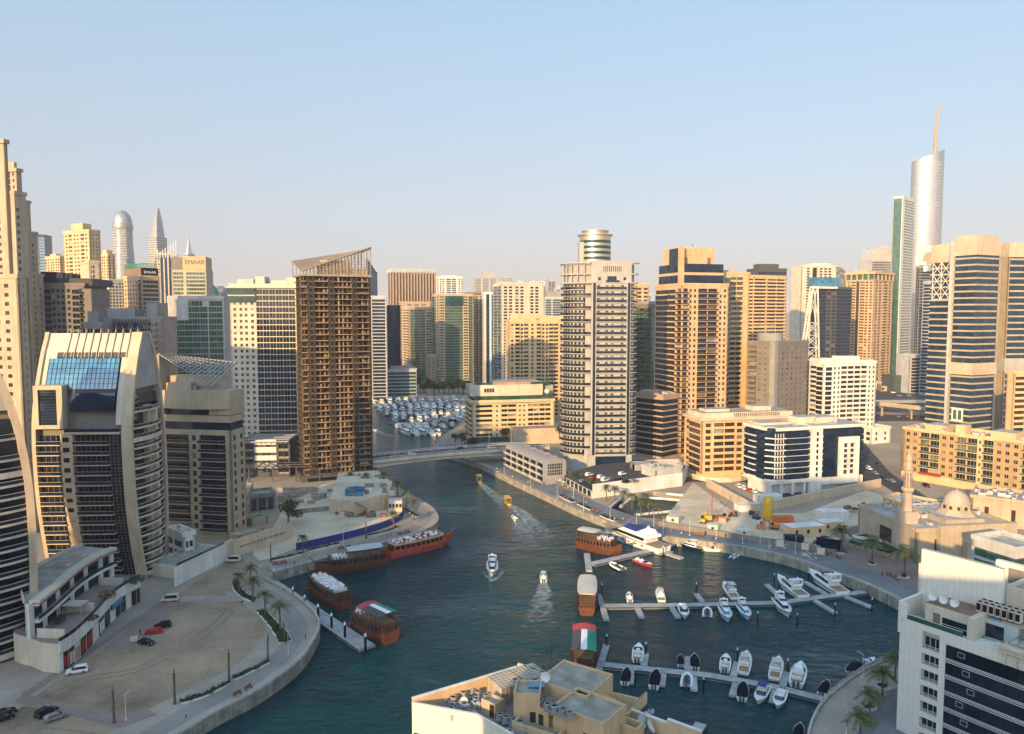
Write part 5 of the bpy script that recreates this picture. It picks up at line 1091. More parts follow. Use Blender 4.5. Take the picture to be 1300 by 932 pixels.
# ------------------------------------------------------------------ low buildings, bridge, mosque, near roofs
# --- white corner building at the lower right
e1 = Vector((.563,-.826)); pL = (80.6,152.9)
b = Bld('white_corner_building', 'white tiled building with dark glass bands and rooftop dishes at the lower right', 'building', pL, (pL[0]+e1.x*42, pL[1]+e1.y*42), 30, 27.2, 3, wall='cream', pane='g_dark', core=False)
W, D, H = b.W, b.D, b.H
tile, t_, bs_ = base_mat('wall_tile'); N = t_.nodes; L = t_.links; tc = N.new('ShaderNodeTexCoord'); mp = N.new('ShaderNodeMapping'); mp.inputs['Rotation'].default_value = (R(90),0,0)
br = N.new('ShaderNodeTexBrick'); br.offset = 0; br.inputs['Scale'].default_value = 1; br.inputs['Brick Width'].default_value = 1.1; br.inputs['Row Height'].default_value = .7; br.inputs['Mortar Size'].default_value = .02
br.inputs['Color1'].default_value = (.64,.60,.51,1); br.inputs['Color2'].default_value = (.68,.64,.55,1); br.inputs['Mortar'].default_value = (.40,.37,.31,1)
L.new(tc.outputs['Object'], mp.inputs[0]); L.new(mp.outputs[0], br.inputs['Vector']); L.new(br.outputs[0], bs_.inputs['Base Color']); bs_.inputs['Roughness'].default_value = .55; M['tile'] = tile
b.mats = [M['tile'], M['rooftop'], M['cream']]
x1, x2, x3 = 4.6, 8.0, 9.2; fh = 3.32
Wl = b.wall
Wl.box(0,0,0,x1,3,H,0); Wl.box(x2,0,0,x3,3,H,0); Wl.box(x1,1.4,0,x2,3,H,0)
for k in range(8): z = H-1.6-k*fh; Wl.box(x1,0,z-fh+2.35,x2,1.4,z-fh+fh,0) if k else Wl.box(x1,0,H-1.3,x2,1.4,H,0)
Wl.box(x3,0,H-2.4,W,3,H,0); Wl.box(x3,.5,0,W,3,H-2.4,2); Wl.box(0,3,0,W,D,H-.6,0,1); Wl.box(-.3,-.3,H-3.2,.35,D,H+3.4,0)
Wl.box(-.25,-.28,H,1.4,.25,H+3.0,0)
for k in range(8):
    z = H-1.6-(k+1)*fh
    mb = MB(); mb.box(x1+.1,1.0,z+.15,x2-.1,1.3,z+2.3,0)
    for j in range(4): x = x1+.1+(x2-x1-.2)*j/3; mb.box(x-.05,.9,z+.15,x+.05,1.1,z+2.3,1)
    q = mb.build('window', [M['g_dark'], M['whitemetal']], b.root)
    mb = MB(); mb.box(x1,.05,z-.0,x2,.15,z+.06,0); mb.box(x1,.02,z+.85,x2,.1,z+.93,0)
    for j in range(9): x = x1+(x2-x1)*j/8; mb.box(x-.02,.04,z,x+.02,.09,z+.9,0)
    mb.build('window_rail', [M['whitemetal']], q)
g0 = 0; nx = 3
for k in range(8):
    z = H-2.6-k*fh
    mb = MB(); mb.box(x3+.05,.12,z-fh+.75,W*.62,.4,z,0); mb.box(W*.62+.5,.12,z-fh+.75,W,.4,z,0)
    for j in range(1,9): x = x3+(W*.62-x3)*j/9; mb.box(x-.03,.08,z-fh+.75,x+.03,.2,z,1)
    b.part('window_band', mb, [M['g_dark'], M['black']])
    mb = MB()
    for dz, th in ((.7,.1),(.38,.1),(.02,.08)): mb.box(x3+.02,-.04,z-fh+dz-.1,W*.62,.3,z-fh+dz-.1+th,0)
    mb.box(x3+.02,.2,z-fh,W*.62,.45,z-fh+.72,1); b.part('spandrel', mb, [M['whitemetal'], M['black']])
    mb = MB(); mb.box(x3+2.2+k%3,.04,z-1.6,x3+3.6+k%3,.1,z-.5,0); mb.box(x3+2.35+k%3,.02,z-1.45,x3+3.45+k%3,.08,z-.65,1); b.part('open_pane', mb, [M['grey'], M['g_dark']])
Wl.box(W*.62,-.1,0,W*.62+.5,.5,H-2.4,0)
# terrace, penthouse and the high fin wall
mb = MB(); mb.box(.4,.05,H,x3+3,.12,H+1.0,0); mb.box(.4,.02,H+1,x3+3,.16,H+1.06,1); b.part('glass_rail', mb, [M['g_green'], M['whitemetal']])
mb = MB(); mb.box(4.4,1.2,H-.6,13.0,9,H+4.2,0,1); mb.box(6.0,1.15,H+.1,7.4,1.3,H+2.7,1); mb.box(7.8,1.1,H+.1,12.8,1.3,H+2.3,2); mb.box(7.8,1.05,H+1.0,12.8,1.15,H+1.1,0); mb.box(13.0,-.02,H,14.2,11,H+4.2,0); b.part('penthouse', mb, [M['cream'], M['brown'], M['g_navy']])
mb = MB(); mb.box(14.2,4.5,H-.6,20,12,H+3.4,0,1); mb.box(14.4,4.4,H+.1,17.6,4.52,H+2.7,2); b.part('roof_room', mb, [M['greenwhite'], M['greenwhite'], M['g_dark']])
mb = MB(); mb.box(19,-.7,H,W,6,H+.9,0); mb.box(18.4,-1.1,H+.9,W,-.3,H+1.5,0); 
for k in range(12): mb.box(20+k*1.9,-.8,H-2.2,20.15+k*1.9,-.2,H+1,0)
mb.box(20,.3,H+1.5,W,.6,H+1.8,1); mb.box(20,5.4,H+1.5,W,5.7,H+1.8,1)
for k in range(16): mb.box(20+k*1.4,.3,H+1.8,20.2+k*1.4,5.7,H+2,1)
b.part('roof_pergola', mb, [M['cream'], M['grey']])
mb = MB(); mb.box(-.2,8,H-4,15.5,9.2,H+12.9,0); mb.box(-1.4,9.4,H-6,.6,11.0,H+9.2,0); b.part('fin_wall', mb, [M['tile']])
mb = MB(); mb.box(10,18,H-2,22,19.2,H+11.5,0); mb.box(12.5,17.9,H+7.5,16,18.1,H+10.5,1); b.part('rear_wall', mb, [M['white'], M['taupe']])
mb = MB(); mb.box(15.6,9.5,H-.6,24,17,H+8.6,0); mb.box(16.1,10,H+8.5,23.5,16.5,H+8.65,1); mb.box(15.6,9.5,H+8.6,24,10,H+9.4,0); mb.box(15.6,16.5,H+8.6,24,17,H+9.4,0); mb.box(15.6,10,H+8.6,16.1,16.5,H+9.4,0); mb.box(23.5,10,H+8.6,24,16.5,H+9.4,0); b.part('lift_house', mb, [M['cream'], M['dirtyroof']])
for q in ((15.2,7,H+4.3,24,9.2,H+5.0),(17,5,H+3.4,30,9,H+3.8)): mb = MB(); mb.box(*q); b.part('roof_ledge', mb, [M['sandstone']])
dish = MB(); dish.lathe([(.02,.0),(.35,.05),(.65,.2),(.85,.38),(.86,.44),(.6,.22),(.3,.1),(.02,.06)], 18); dish.tube((0,0,.1),(0,0,.75),.03,4)
md = dish.mesh('dish', [M['white']], 40)
def sat_dish(label, loc, az, sc=1.0, group='satellite dishes on the white corner building'):
    o = thing('satellite_dish', label, 'satellite dish', loc, az, group)
    link('reflector', md, o, Matrix.Translation((0,0,1.1*sc)) @ Matrix.Rotation(R(62),4,'X') @ Matrix.Scale(sc,4))
    p_ = MB(); p_.tube((0,.1,0),(0,.1,1.1*sc),.06,6); p_.tube((.4,.5,0),(0,.1,.8*sc),.04,4); p_.build('stand', [M['steel']], o); return o
for k, w_ in enumerate(('leftmost of the three white dishes on the white corner building','middle one of the three white dishes on the white corner building','rightmost of the three white dishes on the white corner building')):
    q = b.X @ Vector((5.3+2.1*k, 2.6, H+4.2)); sat_dish(w_, q, b.rz, 1.05)
for j in range(2):
    for k in range(7):
        mb = MB(); x = 12.2+k*1.15; y = 5.0+j*1.8; mb.box(x,y,H+4.2,x+.95,y+1.3,H+6.1,0); mb.box(x+.1,y-.03,H+4.5,x+.85,y,H+5.9,1); mb.lathe([(.36,H+6.1),(.36,H+6.2)], 10, c=(x+.47,y+.65), m=1); mb.build('air_conditioner', [M['cream'], M['black']], b.root)
for k in range(4): mb = MB(); x = 20.5+k*1.5; mb.box(x,8,H+3.8,x+1.3,10.5,H+6.6,0); mb.build('water_tank', [M['cream']], b.root)
b.acs(6, 31, (.5,.9), (.3,.5), H+3.4)
def plant_pot(name, label, loc, r, h, seed, group=None, m='leaf'):
    o = thing(name, label, 'plant', loc, 0, group); rr = random.Random(seed); mb = MB()
    leaf_clump(mb, (0,0,h*.6), (r,r,h*.5), int(50*r*h)+30, .28, rr); mb.build('foliage', [M[m]], o); mb = MB(); mb.lathe([(.3,0),(.4,.35),(.38,.4)],8); mb.build('pot', [M['terracotta']], o); return o
b.finish()

# --- leaves
def leaf_mat(name, c, v=.5):
    m, t, bs = base_mat(name); N = t.nodes; L = t.links; bs.inputs['Roughness'].default_value = .7; bs.inputs['Specular IOR Level'].default_value = .2
    ge = N.new('ShaderNodeNewGeometry'); mr = N.new('ShaderNodeMapRange'); mr.inputs[3].default_value = 1-v; mr.inputs[4].default_value = 1+v; L.new(ge.outputs['Random Per Island'], mr.inputs[0])
    mx = N.new('ShaderNodeVectorMath'); mx.operation = 'SCALE'; mx.inputs[0].default_value = c; L.new(mr.outputs[0], mx.inputs['Scale']); L.new(mx.outputs[0], bs.inputs['Base Color']); return m
M['leaf'] = leaf_mat('leaf', (.045,.065,.022)); M['palmleaf'] = leaf_mat('palm_leaf', (.10,.11,.04)); M['dryleaf'] = leaf_mat('dry_leaf', (.16,.11,.05)); M['hedge'] = leaf_mat('hedge_leaf', (.03,.05,.018))
def leaf_clump(mb, c, r, n, s, rr):
    for _ in range(n):
        while True:
            p = Vector((rr.uniform(-1,1), rr.uniform(-1,1), rr.uniform(-1,1)))
            if p.length < 1: break
        q = Vector((c[0]+p.x*r[0], c[1]+p.y*r[1], c[2]+p.z*r[2])); a = Vector((rr.gauss(0,1),rr.gauss(0,1),rr.gauss(0,.7))).normalized(); d = a.orthogonal().normalized()*s*rr.uniform(.5,1.2); a = a*s*rr.uniform(.6,1.4)
        mb.face((q-a, q+d*.6, q+a, q-d*.6))

# --- tan roof building at the bottom
ZR = 25.0
def RP(u, v, z=ZR): q = G(u, v, z); return (q.x, q.y)
A_, B_, C_ = RP(524,887,ZR+2.3), RP(657,847,ZR+2.3), RP(890,930,ZR+2.6)
o = thing('tan_roof_building', 'tan building seen from above, its flat roof crowded with tan huts and fans', 'building', (0, 118, 3)); off = Matrix.Translation((0,-118,-3))
foot = [A_, (-5.5,115.6), (6,104), (24,96), (34,106), C_, B_]
def rb(name, mb, mats, smooth=None):
    return mb.build(name, mats, o, off, smooth)
mb = MB(); mb.prism(foot, 3, ZR, 0, 1); rb('wall', mb, [M['cream'], M['roofbrown']])
mb = MB(); mb.band([B_, A_],-.02,.35,ZR-.2,ZR+2.2,0); mb.band([B_, A_],-.1,.42,ZR+2.2,ZR+2.4,1); rb('parapet', mb, [M['yellow'], M['white']])
mb = MB(); mb.band([A_, (-5.5,115.6), (6,104)],-.05,.3,ZR-9,ZR+1.6,0); mb.band([A_, (-5.5,115.6), (6,104)],-.1,.4,ZR+1.6,ZR+1.8,0)
rb('tiled_parapet', mb, [M['tile']])
for k in range(5):
    f0, f1 = k/5+.03, (k+1)/5-.03; a, c = Vector(A_), Vector((-5.5,115.6)); mb = MB(); mb.band([tuple(a.lerp(c,f0)), tuple(a.lerp(c,f1))], .3,.5,ZR-6,ZR-3.2,0); rb('window', mb, [M['g_dark']])
cb = Vector(C_) - Vector(B_)
def onR(f): q = Vector(B_)+cb*f; return (q.x, q.y)
mb = MB()
for f0, f1, h in ((.0,.18,3.0),(.18,.22,2.6),(.22,.27,2.0),(.27,.32,1.4)): mb.band([onR(f1), onR(f0)],-.02,.4,ZR-.2,ZR+h,0)
rb('parapet', mb, [M['yellow'], M['white']]); mb = MB()
for f0, f1, h in ((.66,.84,2.0),(.84,1.0,2.6)): mb.band([onR(f1), onR(f0)],-.02,.4,ZR-.2,ZR+h,0); mb.band([onR(f1), onR(f0)],-.08,.46,ZR+h,ZR+h+.2,1)
rb('parapet', mb, [M['yellow'], M['white']])
mb = MB(); mb.band([onR(.66), onR(.32)],-.02,.3,ZR-.2,ZR+.35,0)
for k in range(45): f = .32+.34*k/44; q = onR(f); mb.tube((*q,ZR+.3),(*q,ZR+1.6),.05,4)
for z in (ZR+.75,ZR+1.6): mb.tube((*onR(.32),z),(*onR(.66),z),.07,4)
rb('roof_railing', mb, [M['tan']])
def hut(u, v, w, d, h, ang, name='roof_hut', m='yellow', door=True, z=ZR, hollow=False, top='dirtyroof'):
    """box whose lowest visible corner stands at the pixel"""
    q = RP(u, v, z); mb = MB(); X = off @ Matrix.Translation((q[0],q[1],z)) @ Matrix.Rotation(R(ang),4,'Z')
    if hollow:
        for bx in ((0,0,w,.3),(0,d-.3,w,d),(0,.3,.3,d-.3),(w-.3,.3,w,d-.3)): mb.box(bx[0],bx[1],-.1,bx[2],bx[3],h,0)
        mb.flat([(.3,.3),(w-.3,.3),(w-.3,d-.3),(.3,d-.3)],.4,1)
    else:
        mb.box(0,0,-.1,w,d,h,0); mb.box(0,0,h,w,.25,h+.45,0); mb.box(0,d-.25,h,w,d,h+.45,0); mb.box(0,.25,h,.25,d-.25,h+.45,0); mb.box(w-.25,.25,h,w,d-.25,h+.45,0); mb.flat([(.25,.25),(w-.25,.25),(w-.25,d-.25),(.25,d-.25)],h+.02,1)
        if door: mb.box(w*.62,-.05,0,w*.62+.9,.1,2.1,2); 
    ob = mb.build(name, [M[m], M[top], M['g_brown']], o, X); return ob, X, q
# roof huts (front faces look down-right)
RA = -38
hut(681,898,9.5,9,4.2,RA+4)[0]; hut(664,914,5,5,2.6,RA)
hut(652,919,4.2,4.6,4.6,RA+92-60); hut(702,931,9,7,4.2,RA-0); hut(718,921,5,7,2.6,RA)
hut(744,907,7.2,5.6,1.8,RA+12,'fan_enclosure',hollow=True,door=False); hut(650,929,8,4.2,1.6,RA+8,'fan_enclosure',hollow=True,door=False)
hut(753,933,2.6,2.2,2.2,RA,'roof_hut',hollow=True); hut(786,937,3.0,2.4,2.4,RA,hollow=True)
hut(790,925,9.5,.35,1.4,56,'low_wall',door=False)
hut(611,905,3.0,2.4,2.0,-40,'roof_hut','tan')
for (u,v,w,d) in ((642,884,4.6,5),(672,874,4.6,5)):
    q = RP(u,v); mb = MB(); mb.box(-w/2,-d/2,0,w/2,d/2,3.0,0,1)
    for k in range(6): mb.box(-w/2-.06,-d/2+d*k/6,0,w/2+.06,-d/2+d*k/6+.12,3.05,0)
    for k in range(6): mb.box(-w/2+w*k/6,-d/2-.06,0,-w/2+w*k/6+.12,d/2+.06,3.05,0)
    mb.build('water_tank', [M['cream'], M['dirtyroof']], o, off @ Matrix.Translation((q[0],q[1],ZR)) @ Matrix.Rotation(R(30),4,'Z'))
fan = MB(); fan.lathe([(.5,0),(.5,.85),(.62,.9),(.62,1.1),(.5,1.15),(.46,1.0)], 12, m=0); fan.box(-.06,-.45,1.02,.06,.45,1.08,1); fan.box(-.45,-.06,1.02,.45,.06,1.08,1); fan.box(-.65,-.65,.0,.65,.65,.35,0); mfan = fan.mesh('cooling_fan', [M['grey'], M['black']])
def fans(u0, v0, u1, v1, n, m, z=ZR, seed=1, du=9, dv=4):
    rr = random.Random(seed)
    for i in range(n):
        for j in range(m):
            u = u0+(u1-u0)*(i/(max(1,n-1)))+j*du+rr.uniform(-1.2,1.2); v = v0+(v1-v0)*(i/max(1,n-1))+j*dv+rr.uniform(-.8,.8); q = RP(u,v,z); link('cooling_fan', mfan, o, off @ Matrix.Translation((q[0],q[1],z)) @ Matrix.Scale(rr.uniform(.8,1.1),4))
fans(566,898,583,906,3,4,seed=2,du=11,dv=-6); fans(570,908,588,912,3,2,seed=9,du=12,dv=-6); fans(716,886,738,893,3,4,ZR+.4,3,9,5); fans(668,886,690,893,3,3,ZR+2.7,4,8,5); fans(695,901,715,908,3,2,ZR+4.3,5,8,4); fans(634,913,660,924,4,2,ZR+.4,6,9,5); fans(793,910,808,917,3,3,ZR,7,8,5); fans(655,868,668,872,2,2,ZR+2.6,8,8,4)
for k, (u,v,sc,w_) in enumerate(((693,858,1.0,'big round dish on the highest hut of the tan roof building'),(589,891,.8,'dish standing alone at the left of the tan roof'),(601,909,.8,'dish beside the fan field at the left of the tan roof'),(771,926,1.2,'dish below the hollow hut of the tan roof'),(812,921,1.2,'left one of the paired dishes at the right of the tan roof'),(819,917,1.2,'right one of the paired dishes at the right of the tan roof'),(823,928,1.2,'dish lowest of the cluster at the right of the tan roof'))):
    z = ZR+4.2 if k == 0 else ZR; q = G(u, v+ (10 if k == 0 else 6), z); sat_dish(w_, q, R(-20+17*k), sc, 'satellite dishes on the tan roof')
rr = random.Random(15)
for k in range(26):
    u, v = rr.choice(((rr.uniform(560,612),rr.uniform(893,915)),(rr.uniform(735,830),rr.uniform(905,932)),(rr.uniform(640,735),rr.uniform(918,940)))); q = RP(u,v); link('air_conditioner', ac_mesh(), o, off @ Matrix.Translation((q[0],q[1],ZR)) @ Matrix.Rotation(rr.choice((.6,-.9)),4,'Z') @ Matrix.Scale(rr.uniform(.5,.9),4))
for k in range(9):
    q = RP(rr.uniform(560,820), rr.uniform(896,930)); a = rr.choice((.6,-.65)); l_ = rr.uniform(2,6); mb = MB(); mb.tube((q[0],q[1],ZR+.25),(q[0]+l_*cos(a),q[1]+l_*sin(a),ZR+.25),.09,5); rb('roof_pipe', mb, [M['steel']])
mb = MB(); q = RP(700,853,ZR+4.2); mb.tube((q[0],q[1],ZR+4),(q[0],q[1],ZR+10),.06,5)
for k in range(5): mb.tube((q[0]-.6,q[1],ZR+8+.4*k),(q[0]+.6,q[1],ZR+8+.4*k),.03,4)
rb('aerial', mb, [M['darkmetal']])
mb = MB(); q = RP(681,873,ZR+4.4); mb.box(q[0]-1.3,q[1]-.9,ZR+4.4,q[0]+1.3,q[1]+.9,ZR+5.0); rb('solar_panel', mb, [M['g_sky']])

# --- shop podium between the two sail towers
z0 = 3.0
def GP(u, v, z=3.0): return tuple(G(u, v, z).xy)
fr_ = smoothpath([GP(76,855),GP(95,842),GP(118,818),GP(140,792),GP(160,775),GP(178,765)], 3)
o = thing('shop_podium', 'low curving white shop podium with planted terraces and a wavy white fascia', 'building', (*fr_[0], 3)); off = Matrix.Translation((-fr_[0][0],-fr_[0][1],-3))
back = [tuple(Vector(p).lerp(Vector(q), min(1, .28+.16*k))) for k, (p, q) in enumerate(zip(fr_, offset(fr_, -17)))]
mb = MB(); mb.prism(fr_ + list(reversed(back)), 3, 10.3, 0, 1); mb.build('wall', [M['cream'], M['roofbrown']], o, off)
mb = MB(); mb.band(fr_, 0, .35, 8.0, 10.9, 0); mb.build('fascia', [M['white']], o, off)
n = len(fr_)
for k in range(n-1):
    a, c = Vector(fr_[k]), Vector(fr_[k+1]); mb = MB(); mb.band([tuple(a.lerp(c,.08)), tuple(a.lerp(c,.92))], -.1, .12, 3.2, 7.6, 0); mb.build('shop_window', [M['g_dark'] if k % 3 else M['white']], o, off)
rr = random.Random(8)
for k in range(1,8):
    a, c = Vector(fr_[k]), Vector(fr_[k+1]); mb = MB()
    for j in range(2): mb.band([tuple(a.lerp(c,.15+.4*j)), tuple(a.lerp(c,.45+.4*j))], .12, .2, 3.6, 6.6, 0)
    mb.build('shop_poster', [M[rr.choice(('white','red','cream','pink'))]], o, off)
mb = MB(); a, c = Vector(fr_[9]), Vector(fr_[11]); mb.band([tuple(a), tuple(c)], .36, .8, 6.8, 8.3, 0); mb.build('shop_sign', [M['g_sky']], o, off)
mb = MB(); mb.band(fr_, .1, .2, 10.9, 11.8, 0); mb.build('terrace_rail', [M['g_navy']], o, off)
# two-storey glazed floors behind the terrace
f2 = offset(fr_[3:], -9.5); f3 = offset(fr_[3:], -11)
mb = MB(); f2b = [tuple(Vector(p).lerp(Vector(q), min(1, .15+.17*k))) for k, (p, q) in enumerate(zip(f2, offset(fr_[3:], -20)))]; mb.prism(f2 + list(reversed(f2b)), 10.3, 18.8, 0, 1); mb.build('upper_storeys', [M['g_navy'], M['rooftop']], o, off)
mb = MB(); mb.band([f2[0], f2b[0]], -.2, .4, 10.3, 18.7); mb.build('end_wall', [M['cream']], o, off)
for z in (10.3, 14.6):
    mb = MB(); mb.band(f2, 0, 1.6, z+3.3, z+4.1, 0); mb.band(f2, 1.5, 1.6, z+4.1, z+5.0, 1) if z < 12 else None; mb.build('balcony', [M['white'], M['g_navy']], o, off)
for k in range(0,len(f2),2): q = f2[k]; mb = MB(); mb.box(q[0]-.3,q[1]-1.6,10.3,q[0]+.3,q[1]+.3,18.9); mb.build('pier', [M['white']], o, off)
mb = MB(); mb.band(f2, -.6, 2.0, 18.7, 19.4, 0); mb.band(f2, .4, 2.1, 18.3, 18.7, 1); mb.band(f2b, -.4, 0, 18.7, 19.8, 0); mb.build('roof_edge', [M['cream'], M['terracotta']], o, off)
for f in (.35,.7): q = offset(fr_[3:], -14)[int((f*.5+.4)*len(f2))]; mb = MB(); mb.box(q[0]-2,q[1]-1.5,18.8,q[0]+2,q[1]+1.5,19.6,0,1); mb.build('roof_hatch', [M['cream'], M['pink']], o, off)
for k in (2, 7, 12):
    if k < len(fr_): a = Vector(fr_[k]); q = Vector(offset(fr_, -8)[k]); mb = MB(); mb.band([tuple(a+(q-a)*.1), tuple(q)], 0, .3, 10.3, 12.6, 0); mb.build('terrace_wall', [M['cream']], o, off)
for k, (u,v,r,h,w_) in enumerate(((75,792,1.6,2.2,'bushy plant at the left end of the shop podium terrace'),(118,788,1.5,1.6,'low bush in the middle of the shop podium terrace'),(136,762,2.4,2.6,'dry brown bush on the upper part of the shop podium terrace'),(172,742,2.0,2.2,'plant at the foot of the arched fin on the podium terrace'))):
    plant_pot('terrace_plant', w_, G(u,v,10.3), r, h, 40+k, 'plants on the shop podium terrace', 'dryleaf' if k == 2 else 'leaf')
mb = MB(); q = G(96,778,10.3); mb.box(q.x-2.6,q.y-2,12.8,q.x+2.6,q.y+2,13.0)
for dx in (-2.4,2.3):
    for dy in (-1.8,1.7): mb.box(q.x+dx,q.y+dy,10.3,q.x+dx+.12,q.y+dy+.12,12.8)
mb.build('terrace_canopy', [M['canvas']], o, off)
# white wall with hedge at the near end
a, c = GP(38,838), GP(76,858); mb = MB(); mb.band([GP(30,815), GP(76,840)], -.2, .2, 3, 8.2)
w_ = thing('garden_wall', 'cream end wall of the podium with a hedge in front', 'wall', (*GP(76,840),3)); mb.build('panel', [M['cream']], w_, Matrix.Translation((-GP(76,840)[0],-GP(76,840)[1],-3)))
def hedge(label, path, w, h, group='clipped hedges', seed=1, m='hedge'):
    o = thing('hedge', label, 'hedge', (*path[0], 3), 0, group); rr = random.Random(seed); mb = MB(); L_ = 0
    for a, c in zip(path, path[1:]):
        a, c = Vector(a), Vector(c); n = max(2, int((c-a).length/1.0))
        for k in range(n): q = a.lerp(c,(k+.5)/n); leaf_clump(mb, (q.x,q.y,3+h*.55), (w*.6,w*.6,h*.55), 26, .32, rr)
    mb.build('foliage', [M[m]], o, Matrix.Translation((-path[0][0],-path[0][1],-3))); mb = MB(); mb.band(path, -w*.45, w*.45, 3, 3+h*.75); mb.build('stem_mass', [M['soil']], o, Matrix.Translation((-path[0][0],-path[0][1],-3))); return o
hedge('bushy hedge in front of the cream podium end wall', [GP(49,842), GP(74,852)], 1.8, 1.6, seed=3)

# --- white villa and walls between the sail tower and the canopy tower
b = tower('white_villa', 'small white two-storey villa with tall windows between sail tower and canopy tower', 204, 232, 248, 681, 258, 50, fh=3.6, front='s.5 W2 W2 s.5', side='W2 W3', wall='white', pane='g_navy', cat='house', depth=12); b.finish()
def wall_run(name, label, path, z0, z1, th, m, cap=None, group=None, cat='wall', extra=None):
    o = thing(name, label, cat, (*path[0], z0), 0, group); off = Matrix.Translation((-path[0][0],-path[0][1],-z0)); mb = MB(); mb.band(path, -th/2, th/2, z0, z1, 0); mb.build('panel', [M[m]], o, off)
    if cap: mb = MB(); mb.band(path, -th/2-.08, th/2+.08, z1, z1+.18, 0); mb.build('coping', [M[cap]], o, off)
    if extra: extra(o, off)
    return o
wall_run('boundary_wall', 'tall white boundary wall in front of the villa', [GP(222,745), GP(286,712)], 3, 9, .4, 'white', 'cream')
wall_run('boundary_wall', 'cream wall return joining the white wall to the slotted wall', [GP(286,712), GP(292,708), GP(296,707)], 3, 9.6, .5, 'cream')
def slots(o, off):
    a, c = Vector(GP(300,707)), Vector(GP(369,684))
    for k in range(14): q = a.lerp(c,.06+.85*k/14); q2 = a.lerp(c,.06+.85*k/14+.035); mb = MB(); mb.band([tuple(q),tuple(q2)], .2, .3, 6.0, 6.6, 0); mb.build('slot', [M['taupe']], o, off)
wall_run('slotted_wall', 'long cream wall with a row of small slots beside the sandy site', [GP(296,708), GP(371,683)], 3, 9.4, .5, 'beige', None, None, 'wall', slots)
b = Bld('terrace_deck', 'raised white terrace deck behind the white boundary wall', 'building', GP(225,735), GP(284,707), 12, 7.0, 3, wall='cream'); [b.plain(f) for f in 'FLRB']; mb = MB(); mb.box(0,-.2,b.H,b.W,0,b.H+1.2); b.part('glass_rail', mb, [M['g_teal']]); b.finish()
b = Bld('site_house', 'grey unfinished one-storey block behind the big tree at the site', 'building', GP(316,650), GP(350,646), 10, 10, 3, wall='concrete', pane='darkgrey'); b.facade('F','r2 s.3 r2 s.3 r2',1,6,.5,top=b.H); b.plain('L'); b.plain('R'); b.plain('B'); b.roof_edge(.8,.5); b.finish()
b = Bld('site_shed', 'yellow site shed with a flat roof behind the slotted wall', 'shed', GP(305,692), GP(335,682), 7, 6.5, 3, wall='ochre', pane='g_brown'); b.facade('F','w2 s1 w2 s1 w2',1,3.2,.1,top=b.H); [b.plain(f) for f in 'LRB']; b.finish()
b = Bld('site_shed', 'green roofed shelter behind the slotted wall', 'shed', GP(318,668), GP(340,664), 7, 6, 3, wall='tan', roof='green'); [b.plain(f) for f in 'FLRB']; b.finish()
b = Bld('side_block', 'low tan block with vertical window slots beside the canopy tower', 'building', GP(306,678), GP(322,640), 6, 13, 3, wall='tan', pane='g_brown'); b.facade('F', rep('w2 s.4',8), 2, 4.4, 1, top=b.H); [b.plain(f) for f in 'LRB']; b.finish()

# --- arched terrace houses in a row on the right bank, with the parking deck behind
r0, r1 = Vector(GP(719,613)), Vector(GP(668,590))
d = (r1-r0); L_ = d.length; ang = atan2(d.y, d.x); dd = d.normalized()
for k in range(6):
    w_ = L_/6; q = r0 + dd*(w_*k); o = thing('terrace_house', ['terrace house with the big gridded windows at the near end of the arched row','second arched terrace house from the near end','third arched terrace house from the near end','fourth arched terrace house from the near end, fifth from the bridge side excluded','fifth arched terrace house, one before the bridge end of the row','terrace house at the bridge end of the arched row'][k].replace(', fifth from the bridge side excluded',', past the middle of the row'), 'house', (q.x,q.y,3), ang, 'arched terrace houses in a row')
    T = 13.0
    prof = [(0,11)] + [(T*.5-T*.5*cos(pi*j/10), 11+2.4*sin(pi*j/10)) for j in range(1,10)] + [(T,11),(T,4),(0,4)]
    # local: x along the row (away from camera), y to the left = towards the water is negative
    mb = MB(); x0, x1 = .15, w_-.15
    mb.loft([[(x0,-y+T,z) for y, z in prof],[(x1,-y+T,z) for y, z in prof]]); mb.box(x0,1,0,x1,T,4); mb.build('wall', [M['grey']], o, smooth=30)
    for f in range(3):
        z = 1.6+f*3.4; mb = MB(); mb.box(x0+1,T-.15,z,x1-1,T+.05,z+2.2); mb.build('window', [M['g_dark']], o)
        mb = MB(); mb.box(x0+.4,T,z-.3,x1-.4,T+1.5,z-.05,0); mb.box(x0+.4,T+1.4,z-.05,x1-.4,T+1.5,z+.9,0); mb.build('balcony', [M['palegrey']], o)
    if k == 0:
        for f in range(2):
            for j in range(4):
                mb = MB(); y = T*.2+j*2.1; mb.box(x0-.08,y,4.6+f*3.2,x0+.1,y+1.7,7.2+f*3.2,0); mb.box(x0-.12,y+.8,4.6+f*3.2,x0-.06,y+.9,7.2+f*3.2,1); mb.box(x0-.12,y,5.9+f*3.2,x0-.06,y+1.7,6.0+f*3.2,1); mb.build('gridded_window', [M['g_dark'], M['white']], o)
    mb = MB(); mb.box(x0+2.5,T*.3,13.0,x1-2.5,T*.5,13.9); mb.build('roof_hatch', [M['pink'] if k in (1,3) else M['grey']], o)
pk = [GP(719,615), GP(752,633), GP(866,617), GP(873,604), GP(812,596), GP(754,604)]
o = thing('parking_deck', 'raised grey parking deck with a long white wall beside the promenade', 'building', (*pk[1], 3)); off = Matrix.Translation((-pk[1][0],-pk[1][1],-3))
mb = MB(); mb.prism(pk, 3, 8.6, 0, 1); mb.build('deck', [M['palegrey'], M['asphalt']], o, off)
mb = MB(); mb.band(pk[1:4], -.3, .1, 2.9, 9.8); mb.build('wall', [M['white']], o, off); mb = MB(); mb.band(pk[0:2], -.2, .15, 6.6, 9.7); mb.build('parapet', [M['g_navy']], o, off)
